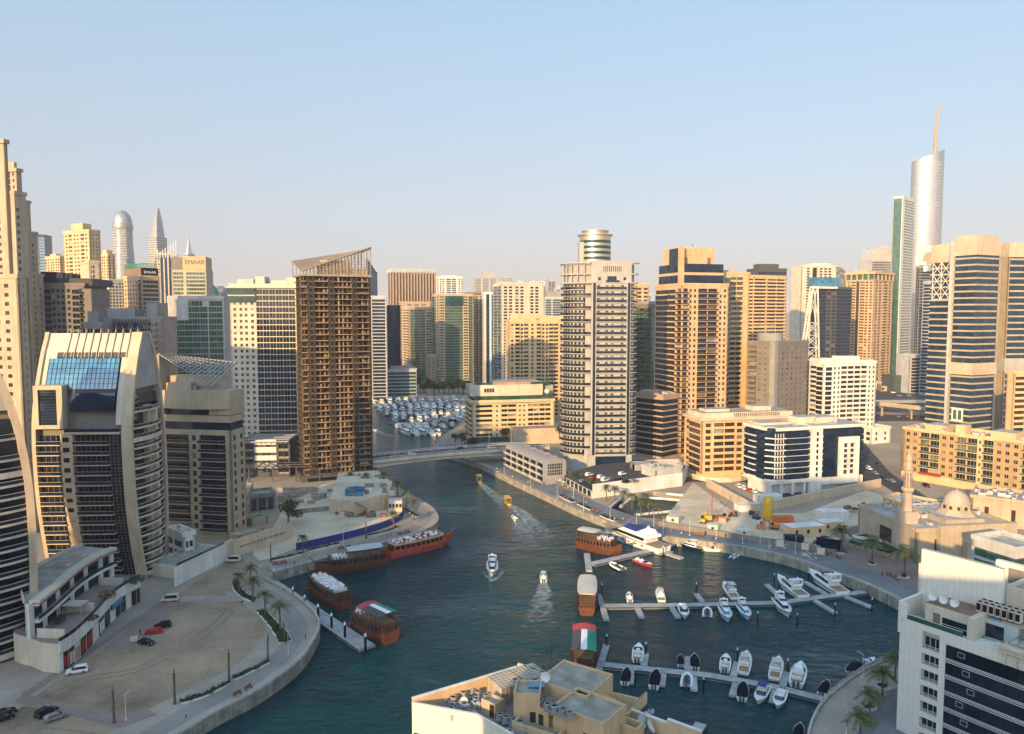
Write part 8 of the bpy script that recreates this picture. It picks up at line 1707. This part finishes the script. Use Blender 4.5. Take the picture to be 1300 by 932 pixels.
# cars
def make_car(col, van=False, suv=False):
    L_, W_, Hh = (5.0,1.95,2.1) if van else ((4.7,1.9,1.75) if suv else (4.5,1.8,1.42)); o = thing('parked_car','car','car',(0,0,0))
    body = [(-L_/2,.35),(-L_/2,.95),(-L_/2+.15,1.0 if not (van or suv) else 1.05),(L_*.22,.98),(L_/2-.1,.82),(L_/2,.6),(L_/2,.35)]
    mb = MB(); mb.loft([[(x,y*W_/2*(1 if z < .9 else .95),z) for x,z in body] for y in (-1,1)]); mb.build('body',[M[col]],o)
    cab = [(-L_/2+.12,1.0),(-L_/2+(.3 if (van or suv) else .75),Hh),(L_*(.2 if van else .05),Hh),(L_*(.33 if van else .24),1.0)]
    mb = MB(); mb.loft([[(x,y*W_/2*(.92 if z < 1.1 else .78),z) for x,z in cab] for y in (-1,1)]); q = mb.build('cabin',[M[col]],o)
    mb = MB(); c2 = [(-L_/2+.3,1.08),(-L_/2+(.42 if (van or suv) else .85),Hh-.1),(L_*(.2 if van else .05)+.03,Hh-.1),(L_*(.33 if van else .24)-.05,1.08)]; mb.loft([[(x,y*W_/2*(.94 if z < 1.1 else .82),z) for x,z in c2] for y in (-1,1)]); mb.build('side_window',[M['g_dark']],q)
    mb = MB(); x0,x1=L_*(.2 if van else .05)+.02,L_*(.33 if van else .24)+.03; mb.face(((x1,-W_*.42,1.06),(x1,W_*.42,1.06),(x0,W_*.37,Hh-.08),(x0,-W_*.37,Hh-.08))); mb.build('windscreen',[M['g_dark']],q)
    for x in (-L_*.3,L_*.31):
        for y in (-1,1): mb = MB(); mb.tube((x,y*(W_/2-.2),.33),(x,y*(W_/2+.02),.33),.33,12); w_ = mb.build('wheel',[M['black']],o); mb = MB(); mb.tube((x,y*(W_/2),.33),(x,y*(W_/2+.04),.33),.2,8); mb.build('rim',[M['steel']],w_)
    for y in (-.65,.65): mb = MB(); mb.box(L_/2-.08,y-.18,.62,L_/2+.02,y+.18,.78); mb.build('headlight',[M['gelcoat']],o); mb = MB(); mb.box(-L_/2-.02,y-.18,.72,-L_/2+.05,y+.18,.9); mb.build('tail_light',[M['red']],o)
    return o
M['carwhite'] = mat('carwhite',(.72,.71,.68),.25,var=.03); M['carblack'] = mat('carblack',(.012,.012,.014),.2,var=.03); M['carred'] = mat('carred',(.45,.015,.015),.25,var=.03); M['carsilver'] = mat('carsilver',(.3,.3,.31),.3,var=.03,metal=.5); M['carcream'] = mat('carcream',(.55,.49,.36),.3,var=.05)
cw, cwv, ck, cr_, csv, cks = make_car('carwhite',suv=True), make_car('carcream',van=True), make_car('carblack'), make_car('carred'), make_car('carsilver'), make_car('carblack',suv=True)
def park(pr, u, v, tu, tv, l, g='cars parked on the left bank', z=3.03, s=1.0): c = G(u,v,z); t = G(tu,tv,z); put(pr,(c.x,c.y,z),heading(c,t),l,g,s)
park(cw,98,854,80,857,'white off-road car at the edge of the sandy lot'); park(cwv,216,763,200,764,'cream van beside the paver yard'); park(cks,206,797,190,799,'black car parked directly behind the red car'); park(cr_,195,804,180,806,'small red car beside a black one'); park(ck,186,818,200,820,'black saloon standing alone below the red car'); park(cwv,296,713,285,713,'white estate car by the slotted wall'); park(cks,59,907,70,901,'black car next to a dusty covered car'); park(csv,71,913,85,908,'dusty grey covered car at the lower left'); park(ck,6,908,18,904,'black car at the left edge, upper of two'); park(ck,3,915,14,911,'black car at the left edge, lower of two')
rr = random.Random(3); cars = [cw,ck,cr_,csv,cks]
cn = {id(cw):'white',id(ck):'black',id(cr_):'red',id(csv):'grey',id(cks):'black off-road'}
for k,(u,v,j) in enumerate(((757,606,1),(763,607,0),(768,611,0),(752,609,2),(775,609,3),(740,612,3),(785,610,1),(795,613,4),(805,612,3),(748,604,0),(790,603,0))): park(cars[j],u,v,u+8,v-2,cn[id(cars[j])]+' car parked on the raised deck','cars on the parking deck: '+cn[id(cars[j])],8.62)
for u,v,j in ((938,619,0),(944,621,0),(951,624,2),(957,625,0)): park(cars[j],u,v,u+6,v+4,cn[id(cars[j])]+' car parked before the dark glass office block','cars before the glass office block: '+cn[id(cars[j])])
for k,(u,v,j) in enumerate(((1103,596,0),(1111,602,3),(1122,609,4),(1090,608,1),(1115,590,1),(1132,612,3),(1176,618,4),(1205,630,3),(1215,635,0),(1160,607,1))): park(cars[j],u,v,u+7,v+3,cn[id(cars[j])]+' car on the street before the ochre apartments','cars on the street by the ochre apartments: '+cn[id(cars[j])],3.06)
X = Matrix.Translation((ba.x,ba.y,0)) @ Matrix.Rotation(atan2((bb-ba).y,(bb-ba).x),4,'Z')
for k,(f,y,j) in enumerate(((.22,-2,2),(.3,-2,0),(.42,3,3),(.55,3,1),(.7,-2,0),(.85,3,4))): q = X @ Vector((Lb*f,y,hz_(Lb*f)+.07)); put(cars[j],q,atan2((bb-ba).y,(bb-ba).x)+(0 if y<0 else pi),cn[id(cars[j])]+' car driving over the bridge','cars on the bridge: '+cn[id(cars[j])])
for k in range(12): park(cars[rr.choice((0,1,3,3))],1110+rr.random()*80,rr.choice((499,503,515,519,530)),1300,505,'car far off on the motorway','cars far off on the motorway')
# people: one continuous figure from a skinned skeleton
def person_mesh(top, legs, skin=(.35,.2,.13), walk=.18):
    V = [(0,0,.95),(0,0,1.2),(0,0,1.42),(.0,0,1.52),(.02,0,1.64),(.02,0,1.74),(0,.1,.92),(walk*.5,.1,.5),(walk*.7-.1,.1,.08),(walk*.7+.08,.1,.04),(0,-.1,.92),(-walk*.2,-.1,.5),(-walk-.05,-.1,.1),(-walk+.1,-.1,.04),(0,.2,1.42),(-.06,.25,1.15),(.05,.25,.9),(0,-.2,1.42),(.06,-.25,1.15),(.14,-.25,.92)]
    E = [(0,1),(1,2),(2,3),(3,4),(4,5),(0,6),(6,7),(7,8),(8,9),(0,10),(10,11),(11,12),(12,13),(2,14),(14,15),(15,16),(2,17),(17,18),(18,19)]
    rad = [.15,.14,.15,.06,.1,.09,.09,.065,.045,.04,.09,.065,.045,.04,.06,.045,.035,.06,.045,.035]
    me = bpy.data.meshes.new('person'); me.from_pydata(V,E,[]); o = bpy.data.objects.new('tmp',me); COL.objects.link(o); m_ = o.modifiers.new('s','SKIN'); o.modifiers.new('u','SUBSURF').levels = 1
    for i,r in enumerate(rad): me.skin_vertices[0].data[i].radius = (r,r)
    me.skin_vertices[0].data[0].use_root = True
    dg = bpy.context.evaluated_depsgraph_get(); dg.update(); r_ = bpy.data.meshes.new_from_object(o.evaluated_get(dg)); bpy.data.objects.remove(o); r_.name = 'person'
    ms = [mat('skin',skin,.6,var=.02),mat('shirt',top,.9,var=.05),mat('trousers',legs,.9,var=.05),M['black']]; r_.materials.clear(); [r_.materials.append(x) for x in ms]
    for p in r_.polygons:
        z = p.center.z; y = abs(p.center.y); p.material_index = 3 if z > 1.72 else 0 if (z > 1.5 or (y > .17 and z < 1.1)) else (1 if z > .93 else 2 if z > .1 else 3); p.use_smooth = True
    return r_
PM = [person_mesh((.02,.02,.025),(.03,.03,.04)), person_mesh((.5,.48,.45),(.05,.06,.1)), person_mesh((.4,.03,.05),(.03,.03,.03)), person_mesh((.45,.75,.05),(.02,.03,.06)), person_mesh((.08,.12,.25),(.2,.17,.12))]
pn = ['in dark clothes','in a pale shirt','in a red top','in a bright yellow vest','in a blue shirt']
def person(j, u, v, where, z=3.05, g=None):
    c = G(u,v,z); o = bpy.data.objects.new('person', PM[j]); COL.objects.link(o); o.location = (c.x,c.y,z); o.rotation_euler = (0,0,random.uniform(0,6.3)); o.scale = (1.02,)*3; tag(o, 'person %s walking %s'%(pn[j],where), 'person', g or 'people walking: '+pn[j]+' '+where)
person(0,178,806,'by the red car'); person(1,236,912,'on the lower left promenade'); person(3,1079,918,'on the near curved road beside the white building'); person(0,1075,922,'behind a stroller on the near curved road')
for k,(u,v,j) in enumerate(((660,600,0),(672,606,1),(682,612,4),(690,616,0),(716,626,0),(718,627,0),(735,640,2),(741,640,0),(744,641,1),(776,652,0),(700,618,1),(668,602,2))): person(j,u,v,'on the right promenade before the arched houses')
for k,(u,v,j) in enumerate(((905,684,0),(948,689,0),(1012,700,0),(1055,706,0),(1058,708,4),(1066,709,1),(1035,696,1),(1025,694,2),(1120,732,0),(1140,738,1))): person(j,u,v,'on the right promenade by the quay pontoons')
for k,(u,v,j) in enumerate(((322,748,0),(388,812,0),(545,652,0),(520,655,1))): person(j,u,v,'on the left promenade')
# benches, bollards, lamps
def make_bench():
    o = thing('bench','bench','bench',(0,0,0)); mb = MB(); mb.box(-.9,-.25,.42,.9,.25,.5); mb.build('seat',[M['terracotta']],o); mb = MB(); mb.box(-.9,.22,.5,.9,.3,.95); mb.build('backrest',[M['terracotta']],o)
    for x in (-.75,.7): mb = MB(); mb.box(x,-.22,0,x+.08,.25,.42); mb.build('leg',[M['darkmetal']],o)
    return o
bn = make_bench()
for u,v,tu,tv,l in ((302,884,320,873,'dark red bench, left of a pair on the lower left promenade'),(316,876,330,866,'dark red bench, right of a pair on the lower left promenade'),(433,698,460,692,'dark red bench, left of a pair below the blue hoarding'),(442,696,470,690,'dark red bench, right of a pair below the blue hoarding'),(508,679,530,674,'dark red bench, left of a pair near the orange dhow'),(517,677,530,674,'dark red bench, right of a pair near the orange dhow'),(350,718,380,712,'dark red bench, left of a pair below the slotted wall'),(360,716,380,712,'dark red bench, right of a pair below the slotted wall'),(716,633,740,644,'dark bench, left of a pair on the right promenade'),(720,635,740,644,'dark bench, right of a pair on the right promenade'),(752,649,780,660,'dark bench on the right promenade, upper of a later pair'),(757,651,780,660,'dark bench on the right promenade, lower of a later pair'),(884,680,920,684,'dark bench opposite the largest yacht, left'),(890,681,920,684,'dark bench opposite the largest yacht, right'),(1049,704,1080,716,'black bench on the plaza edge, left'),(1064,709,1080,716,'black bench on the plaza edge, right'),(1128,731,1150,742,'black bench below the mosque palm, left'),(1137,735,1150,742,'black bench below the mosque palm, right')):
    c = G(u,v,3.05); t = G(tu,tv,3.05); put(bn,(c.x,c.y,3.05),heading(c,t),l,'promenade benches',1.25)
lq = lamp_post('lamp',(0,0,3),6,'street lamps along the left promenade',1.0)
for u,v,l in ((366,832,'white street lamp on the inner curve of the left promenade'),(160,915,'white street lamp near the lower left bound palm'),(436,694,'white street lamp at the blue hoarding')): c = G(u,v); put(lq,(c.x,c.y,3),1.0,l,'street lamps along the left promenade')
lq2 = lamp_post('lamp',(0,0,3),6,'street lamps on the right bank',1.0)
for u,v,l in ((1074,932,'white street lamp beside the yellow-vested person'),(1095,862,'white street lamp at the upper part of the near curved road'),(728,632,'white street lamp on the right promenade by the arched houses'),(830,668,'white street lamp on the right promenade by the excavation'),(965,690,'white street lamp on the right promenade by the yellow silo')): c = G(u,v); put(lq2,(c.x,c.y,3),2.0,l,'street lamps on the right bank')
def quay_rail(label, path, h=1.1):
    o = thing('quay_railing', label, 'railing', (*path[0],3), 0, 'quay railings'); off = Matrix.Translation((-path[0][0],-path[0][1],-3)); mb = MB()
    for z in (3.4+h,3.4+h*.6,3.4+h*.25): mb.path([(*p,z) for p in path],.045,4)
    mb.build('rail',[M['whitemetal']],o,off); mb = MB()
    for a,c in zip(path,path[1:]):
        L_ = (Vector(c)-Vector(a)).length; n = max(1,int(L_/2))
        for k in range(n): q = Vector(a).lerp(Vector(c),k/n); mb.tube((q.x,q.y,3.3),(q.x,q.y,3.4+h),.05,4)
    p_ = mb.build('post',[M['whitemetal']],o,off); p_['kind'] = 'stuff'; return o
quay_rail('white railing along the curved left quay', offset(QL1[8:],-.3)); quay_rail('white railing along the near curved quay at lower right', offset(QR2,-.3))
# blue hoarding and the left building site
path = smoothpath([GP(376,699),GP(430,687),GP(480,673),GP(506,662),GP(513,652),GP(508,643)],3); wall_run('site_hoarding','long dark blue site hoarding curving along the promenade',path,3,5.8,.2,'blue',None,None,'hoarding')
wall_run('retaining_wall','sandy retaining wall of the left building site with palms on top',[GP(418,652),GP(452,656),GP(494,645),GP(497,628)],3,9.5,.6,'beige','cream')
wall_run('retaining_wall','low cream kerb wall of the site ramp behind the big tree',[GP(376,652),GP(420,648)],3,5,.6,'concrete','cream')
mb_o = thing('raised_deck','rough raised deck behind the site retaining wall','deck',(*GP(452,640),3)); off = Matrix.Translation((-GP(452,640)[0],-GP(452,640)[1],-3)); mb = MB(); mb.prism([GP(420,650),GP(452,654),GP(493,643),GP(496,628),GP(480,612),GP(430,616)],3,9.2); mb.build('deck',[M['paleSand']],mb_o,off)
def box_thing(name,label,cat,u,v,w_,d,h,ang,m,z=3.0,group=None,lid=None,ribs=True,win=0):
    c = G(u,v,z); o = thing(name,label,cat,(c.x,c.y,z),R(ang),group); mb = MB(); mb.box(0,0,.12,w_,d,h,0)
    if ribs:
        for k in range(int(w_/.6)): mb.box(.2+k*.6,-.05,.3,.35+k*.6,0,h-.2,0)
    mb.build('body',[M[m]],o); mb = MB(); mb.box(-.06,-.08,h,w_+.06,d+.06,h+.15); mb.box(-.05,-.06,0,w_+.05,d+.05,.12); mb.build('frame',[M[lid or m]],o)
    for k in range(win): mb = MB(); x = w_*(k+.5)/win; mb.box(x-.5,-.09,h*.4,x+.5,-.02,h*.75); mb.build('window',[M['g_dark']],o)
    return o
box_thing('site_cabin','yellow site container in front of the sandy retaining wall','container',462,648,9,4,5,6,'yellowpaint'); box_thing('water_tank','white tank standing on the site behind the yellow container','tank',464,642,3,3,7,6,'white',ribs=False)
box_thing('site_cabin','cream site cabin at the end of the blue hoarding','cabin',493,650,6,6,4.6,8,'cream',win=4)
box_thing('blue_sheet_stack','blue sheeted pile on the raised deck at the foot of the unfinished tower','pile',438,630,8,6,2.8,0,'g_sky',9.2,ribs=False)
rr = random.Random(19)
for k in range(22):
    u, v = rr.uniform(424,488), rr.uniform(653,660); w_ = rr.uniform(1.2,3); box_thing('material_pile',['brown stack of timber in the clutter below the yellow container','pale crate in the clutter below the yellow container','terracotta skip in the clutter below the yellow container'][k%3],'pile',u,v-2,w_,rr.uniform(1,2),rr.uniform(.8,2.2),rr.uniform(-20,20),['brown','cream','terracotta'][k%3],3.0,'site clutter: '+['timber','crates','skips'][k%3])
for k in range(26):
    u, v = rr.uniform(350,432), rr.uniform(622,640); box_thing('material_pile',['grey stack of slabs below the unfinished tower','brown timber stack below the unfinished tower'][k%2],'pile',u,v,rr.uniform(1.5,5),rr.uniform(1,2.5),rr.uniform(.8,2.6),rr.uniform(-40,40),['grey','pink'][k%2],3.0,'materials below the unfinished tower: '+['slabs','timber'][k%2])
for k in range(16):
    u, v = rr.uniform(440,494), rr.uniform(622,634); box_thing('material_pile','pale stack on the raised deck at the foot of the unfinished tower','pile',u,v-4,rr.uniform(1,3),rr.uniform(1,2),rr.uniform(.8,2),rr.uniform(-40,40),rr.choice(('cream','concrete')),9.2,'stacks on the raised deck')
mb_o = thing('site_stair','zigzag scaffold stair against the sandy retaining wall','stair',(*GP(452,655),3),R(5)); mb = MB(); mb.tube((0,-1,0),(5,-1,3.2),.2,4); mb.tube((5,-1,3.2),(0,-1,6.3),.2,4); mb.tube((0,-2,0),(5,-2,3.2),.2,4); mb.tube((5,-2,3.2),(0,-2,6.3),.2,4)
for k in range(10): f = k/10; mb.box(5*f-.2,-2,3.2*f,5*f+.2,-1,3.2*f+.08); mb.box(5-5*f-.2,-2,3.2+3.1*f,5.2-5*f,-1,3.3+3.1*f)
mb.build('flight',[M['brown']],mb_o); mb = MB(); [mb.tube((x,y,0),(x,y,7.3),.08,4) for x in (0,5) for y in (-1,-2)]; mb.build('scaffold',[M['steel']],mb_o)
# right building site
o = thing('silo','tall yellow cement silo on legs at the edge of the site','silo',(*GP(974,672),3)); mb = MB(); mb.lathe([(.5,3.2),(1.9,5.2),(1.9,12.6),(1.6,13.2)],18); mb.build('tank',[M['yellowpaint']],o,smooth=40)
for a in range(4): mb = MB(); x,y = 1.6*cos(a*pi/2+.7),1.6*sin(a*pi/2+.7); mb.tube((x,y,0),(x,y,5.2),.16,6); mb.build('leg',[M['orange']],o)
mb = MB(); mb.box(-4,-1,0,-1.6,1,1.8); mb.tube((-2.6,0,1.8),(-.6,0,3.4),.3,6); mb.build('mixer',[M['orange']],o)
def digger(label,u,v,ang,m='orange',s=1.0):
    o = thing('excavator',label,'excavator',(*GP(u,v),3.04),R(ang),'machines on the right building site',s)
    for y in (-1.1,.7): mb = MB(); mb.box(-1.7,y,0,1.7,y+.5,.8); mb.build('track',[M['darkgrey']],o)
    mb = MB(); mb.box(-1.9,-1.1,.9,1.2,1.1,1.9); mb.build('body',[M[m]],o); mb = MB(); mb.box(.1,.1,1.9,1.2,1.1,2.9); mb.build('cab',[M['g_dark']],o); mb = MB(); mb.tube((1.0,-.3,1.6),(3.4,-.3,4.2),.22,6); mb.tube((3.4,-.3,4.2),(5.2,-.3,2.2),.18,6); mb.build('boom',[M[m]],o); mb = MB(); mb.box(4.8,-.8,1.2,5.6,.2,2.2); mb.build('bucket',[M['darkgrey']],o); return o
digger('orange excavator beside the excavation pit',919,661,20); digger('yellow excavator left of the orange one',893,664,60,'yellowpaint'); digger('orange mixer excavator by the silo foot',983,672,150)
o = thing('piling_rig','yellow piling rig with a thin upright mast beside the excavation','piling rig',(*GP(899,662),3.04)); mb = MB(); mb.box(-1.6,-1.4,0,1.6,1.4,.9); mb.build('track',[M['darkgrey']],o); mb = MB(); mb.box(-1.8,-1.2,.9,1.2,1.2,2.6); mb.build('body',[M['yellowpaint']],o); mb = MB(); mb.box(1.35,-.18,.5,1.7,.18,12); mb.tube((-1,0,2.6),(1.4,0,8),.1,5); mb.build('mast',[M['terracotta']],o)
for k,(a,c_,l) in enumerate((((824,632),(896,638),'upper white strut pipe across the excavation'),((806,654),(914,643),'long lower white strut pipe across the excavation'),((770,648),(787,633),'short steep white pipe at the left of the excavation, outer'),((788,643),(804,631),'short steep white pipe at the left of the excavation, inner'),((846,627),(882,631),'topmost white strut pipe of the excavation'))):
    A, Cc = G(*a,2.4), G(*c_,2.4); o = thing('strut_pipe',l,'pipe',A,0,'white struts across the excavation'); mb = MB(); mb.tube((0,0,0),Cc-A,.6,10); mb.build('tube',[M['white']],o,smooth=60); mb = MB(); d = (Cc-A); mb.tube((0,0,0),d*.02,.8,10); mb.tube(d*.98,d,.8,10); mb.build('flange',[M['steel']],o)
wall_run('site_fence','low olive site fence with pale cabins along the right promenade',smoothpath([GP(836,668),GP(900,679),GP(950,687),GP(1000,694),GP(1035,700)],3),3,5.2,.2,'taupe',None,None,'fence')
for k,(u,v,w_,d,h,a,m,l,wn_) in enumerate(((1004,684,15,6,4.2,12,'yellow','long cream site cabin with two windows behind the fence',3),(1044,676,10,5,3.8,12,'yellow','second cream site cabin with a greenish roof',2),(1036,694,9,3,3.6,-30,'g_navy','dark blue container at the end of the site fence',0),(1107,659,7,4,3.6,10,'yellowpaint','yellow skip container by the slatted block',0),(984,664,8,3,2.4,5,'orange','orange steel frame container by the silo',0),(1044,660,12,6,3,8,'white','white flat site shed in the middle of the sand',0),(963,640,12,5,3.4,12,'white','white stack shed at the corner of the retaining wall',0),(938,650,14,5,2.6,8,'white','white sheeted stack behind the excavators',0),(846,664,5,2.5,2.4,-12,'cream','small pale cabin at the left end of the site fence',1),(898,674,4,2.5,2.2,-12,'cream','small pale cabin in the middle of the site fence',1),(936,680,5,2.5,2.2,-12,'cream','small pale cabin before the silo in the fence line',1),(1120,664,5,4,3.4,10,'g_sky','small blue container by the yellow skip',0),(996,690,7,3,2.8,-10,'g_navy','dark container beside the silo',0),(1075,690,12,1,3,-28,'white','white flat wall panels near the date palm',0))):
    box_thing('site_cabin' if wn_ else 'site_container',l,'cabin' if wn_ else 'container',u,v,w_,d,h,a,m,3.04,'cabins and containers on the right building site','white' if wn_ else None,not wn_,wn_)
for k in range(40):
    u, v = rr.choice(((rr.uniform(1072,1104),rr.uniform(642,652)),(rr.uniform(985,1040),rr.uniform(668,678)),(rr.uniform(940,975),rr.uniform(650,660)),(rr.uniform(905,935),rr.uniform(655,663)),(rr.uniform(1010,1048),rr.uniform(690,698))))
    box_thing('material_pile',['rusty stack of steel on the right building site','dark pile of material on the right building site','pale timber stack on the right building site'][k%3],'pile',u,v,rr.uniform(1.5,4),rr.uniform(1,2),rr.uniform(.6,1.8),rr.uniform(-60,60),['terracotta','darkgrey','tan'][k%3],3.04,'material on the right building site: '+['steel','dark','timber'][k%3])
sb = thing('notice_board','white notice board standing by the black saloon','sign',(*GP(170,817),3),R(20)); mb = MB(); mb.box(-.9,0,.6,.9,.1,2.0); mb.build('board',[M['cream']],sb); mb = MB(); mb.box(-.8,.0,0,-.7,.08,.6); mb.box(.7,0,0,.8,.08,.6); mb.build('post',[M['steel']],sb)
for k,(u,v,l) in enumerate(((990,696,'white information board on the right promenade, left of three'),(1022,700,'white information board on the right promenade, middle of three'),(1042,706,'white information board on the right promenade, right of three'))):
    sb = thing('notice_board',l,'sign',(*GP(u,v),3),R(-20),'information boards'); mb = MB(); mb.box(-1.3,0,.5,1.3,.1,3); mb.build('board',[M['cream']],sb); mb = MB(); mb.box(-1.2,0,0,-1.1,.1,.5); mb.box(1.1,0,0,1.2,.1,.5); mb.build('post',[M['steel']],sb)
# far low city under the skyline
rr = random.Random(4); mb = MB()
for k in range(900):
    Y = rr.uniform(1300,5200); X = rr.uniform(-.75,.75)*Y; w_, d, h = rr.uniform(12,45), rr.uniform(12,40), rr.choice((6,9,12,16,22,30,45))*(1 if Y > 1800 else .7); mb.box(X,Y,2.9,X+w_,Y+d,3+h,rr.randrange(4),skip='d')
tag(mb.build('distant_city',[M['cream'],M['mauve'],M['sandstone'],M['grey']]),'low hazy spread of distant buildings under the skyline','city',kind='stuff')

for k in range(12):
    f = k/11; u = 640+(1010-640)*f; v = interp([(640,607),(700,634),(760,660),(830,678),(900,686),(1010,706)], u)-3; c = G(u,v); put(lq2,(c.x,c.y,3),1.2,'white street lamp along the right promenade edge','street lamps along the right promenade edge')
rr = random.Random(41)
for k in range(26):
    u = rr.uniform(620,1040); v = interp([(620,598),(640,607),(700,634),(760,660),(830,678),(900,686),(1010,704),(1040,716)], u)-rr.uniform(1.5,8); person(rr.randrange(5),u,v,'along the right promenade')
for k in range(8): u = rr.uniform(310,540); v = interp([(310,760),(345,735),(400,708),(490,684),(540,668)], u)-rr.uniform(0,4); person(rr.randrange(5),u,v,'along the left promenade road')
for k in range(9): u = rr.uniform(500,560); person(rr.randrange(5), 672+k*7, 598+k*3.4, 'at the tables before the arched houses')
for k in range(10):
    c = G(676+k*4.4, 597+k*2.3); o = thing('parasol','small pale cafe parasol before the arched houses','parasol',(c.x,c.y,3),0,'cafe parasols before the arched houses'); mb = MB(); mb.lathe([(1.5,2.3),(.05,3.0)],8); mb.build('canopy',[M['canvas']],o); mb = MB(); mb.tube((0,0,0),(0,0,2.6),.05,5); mb.build('pole',[M['steel']],o)
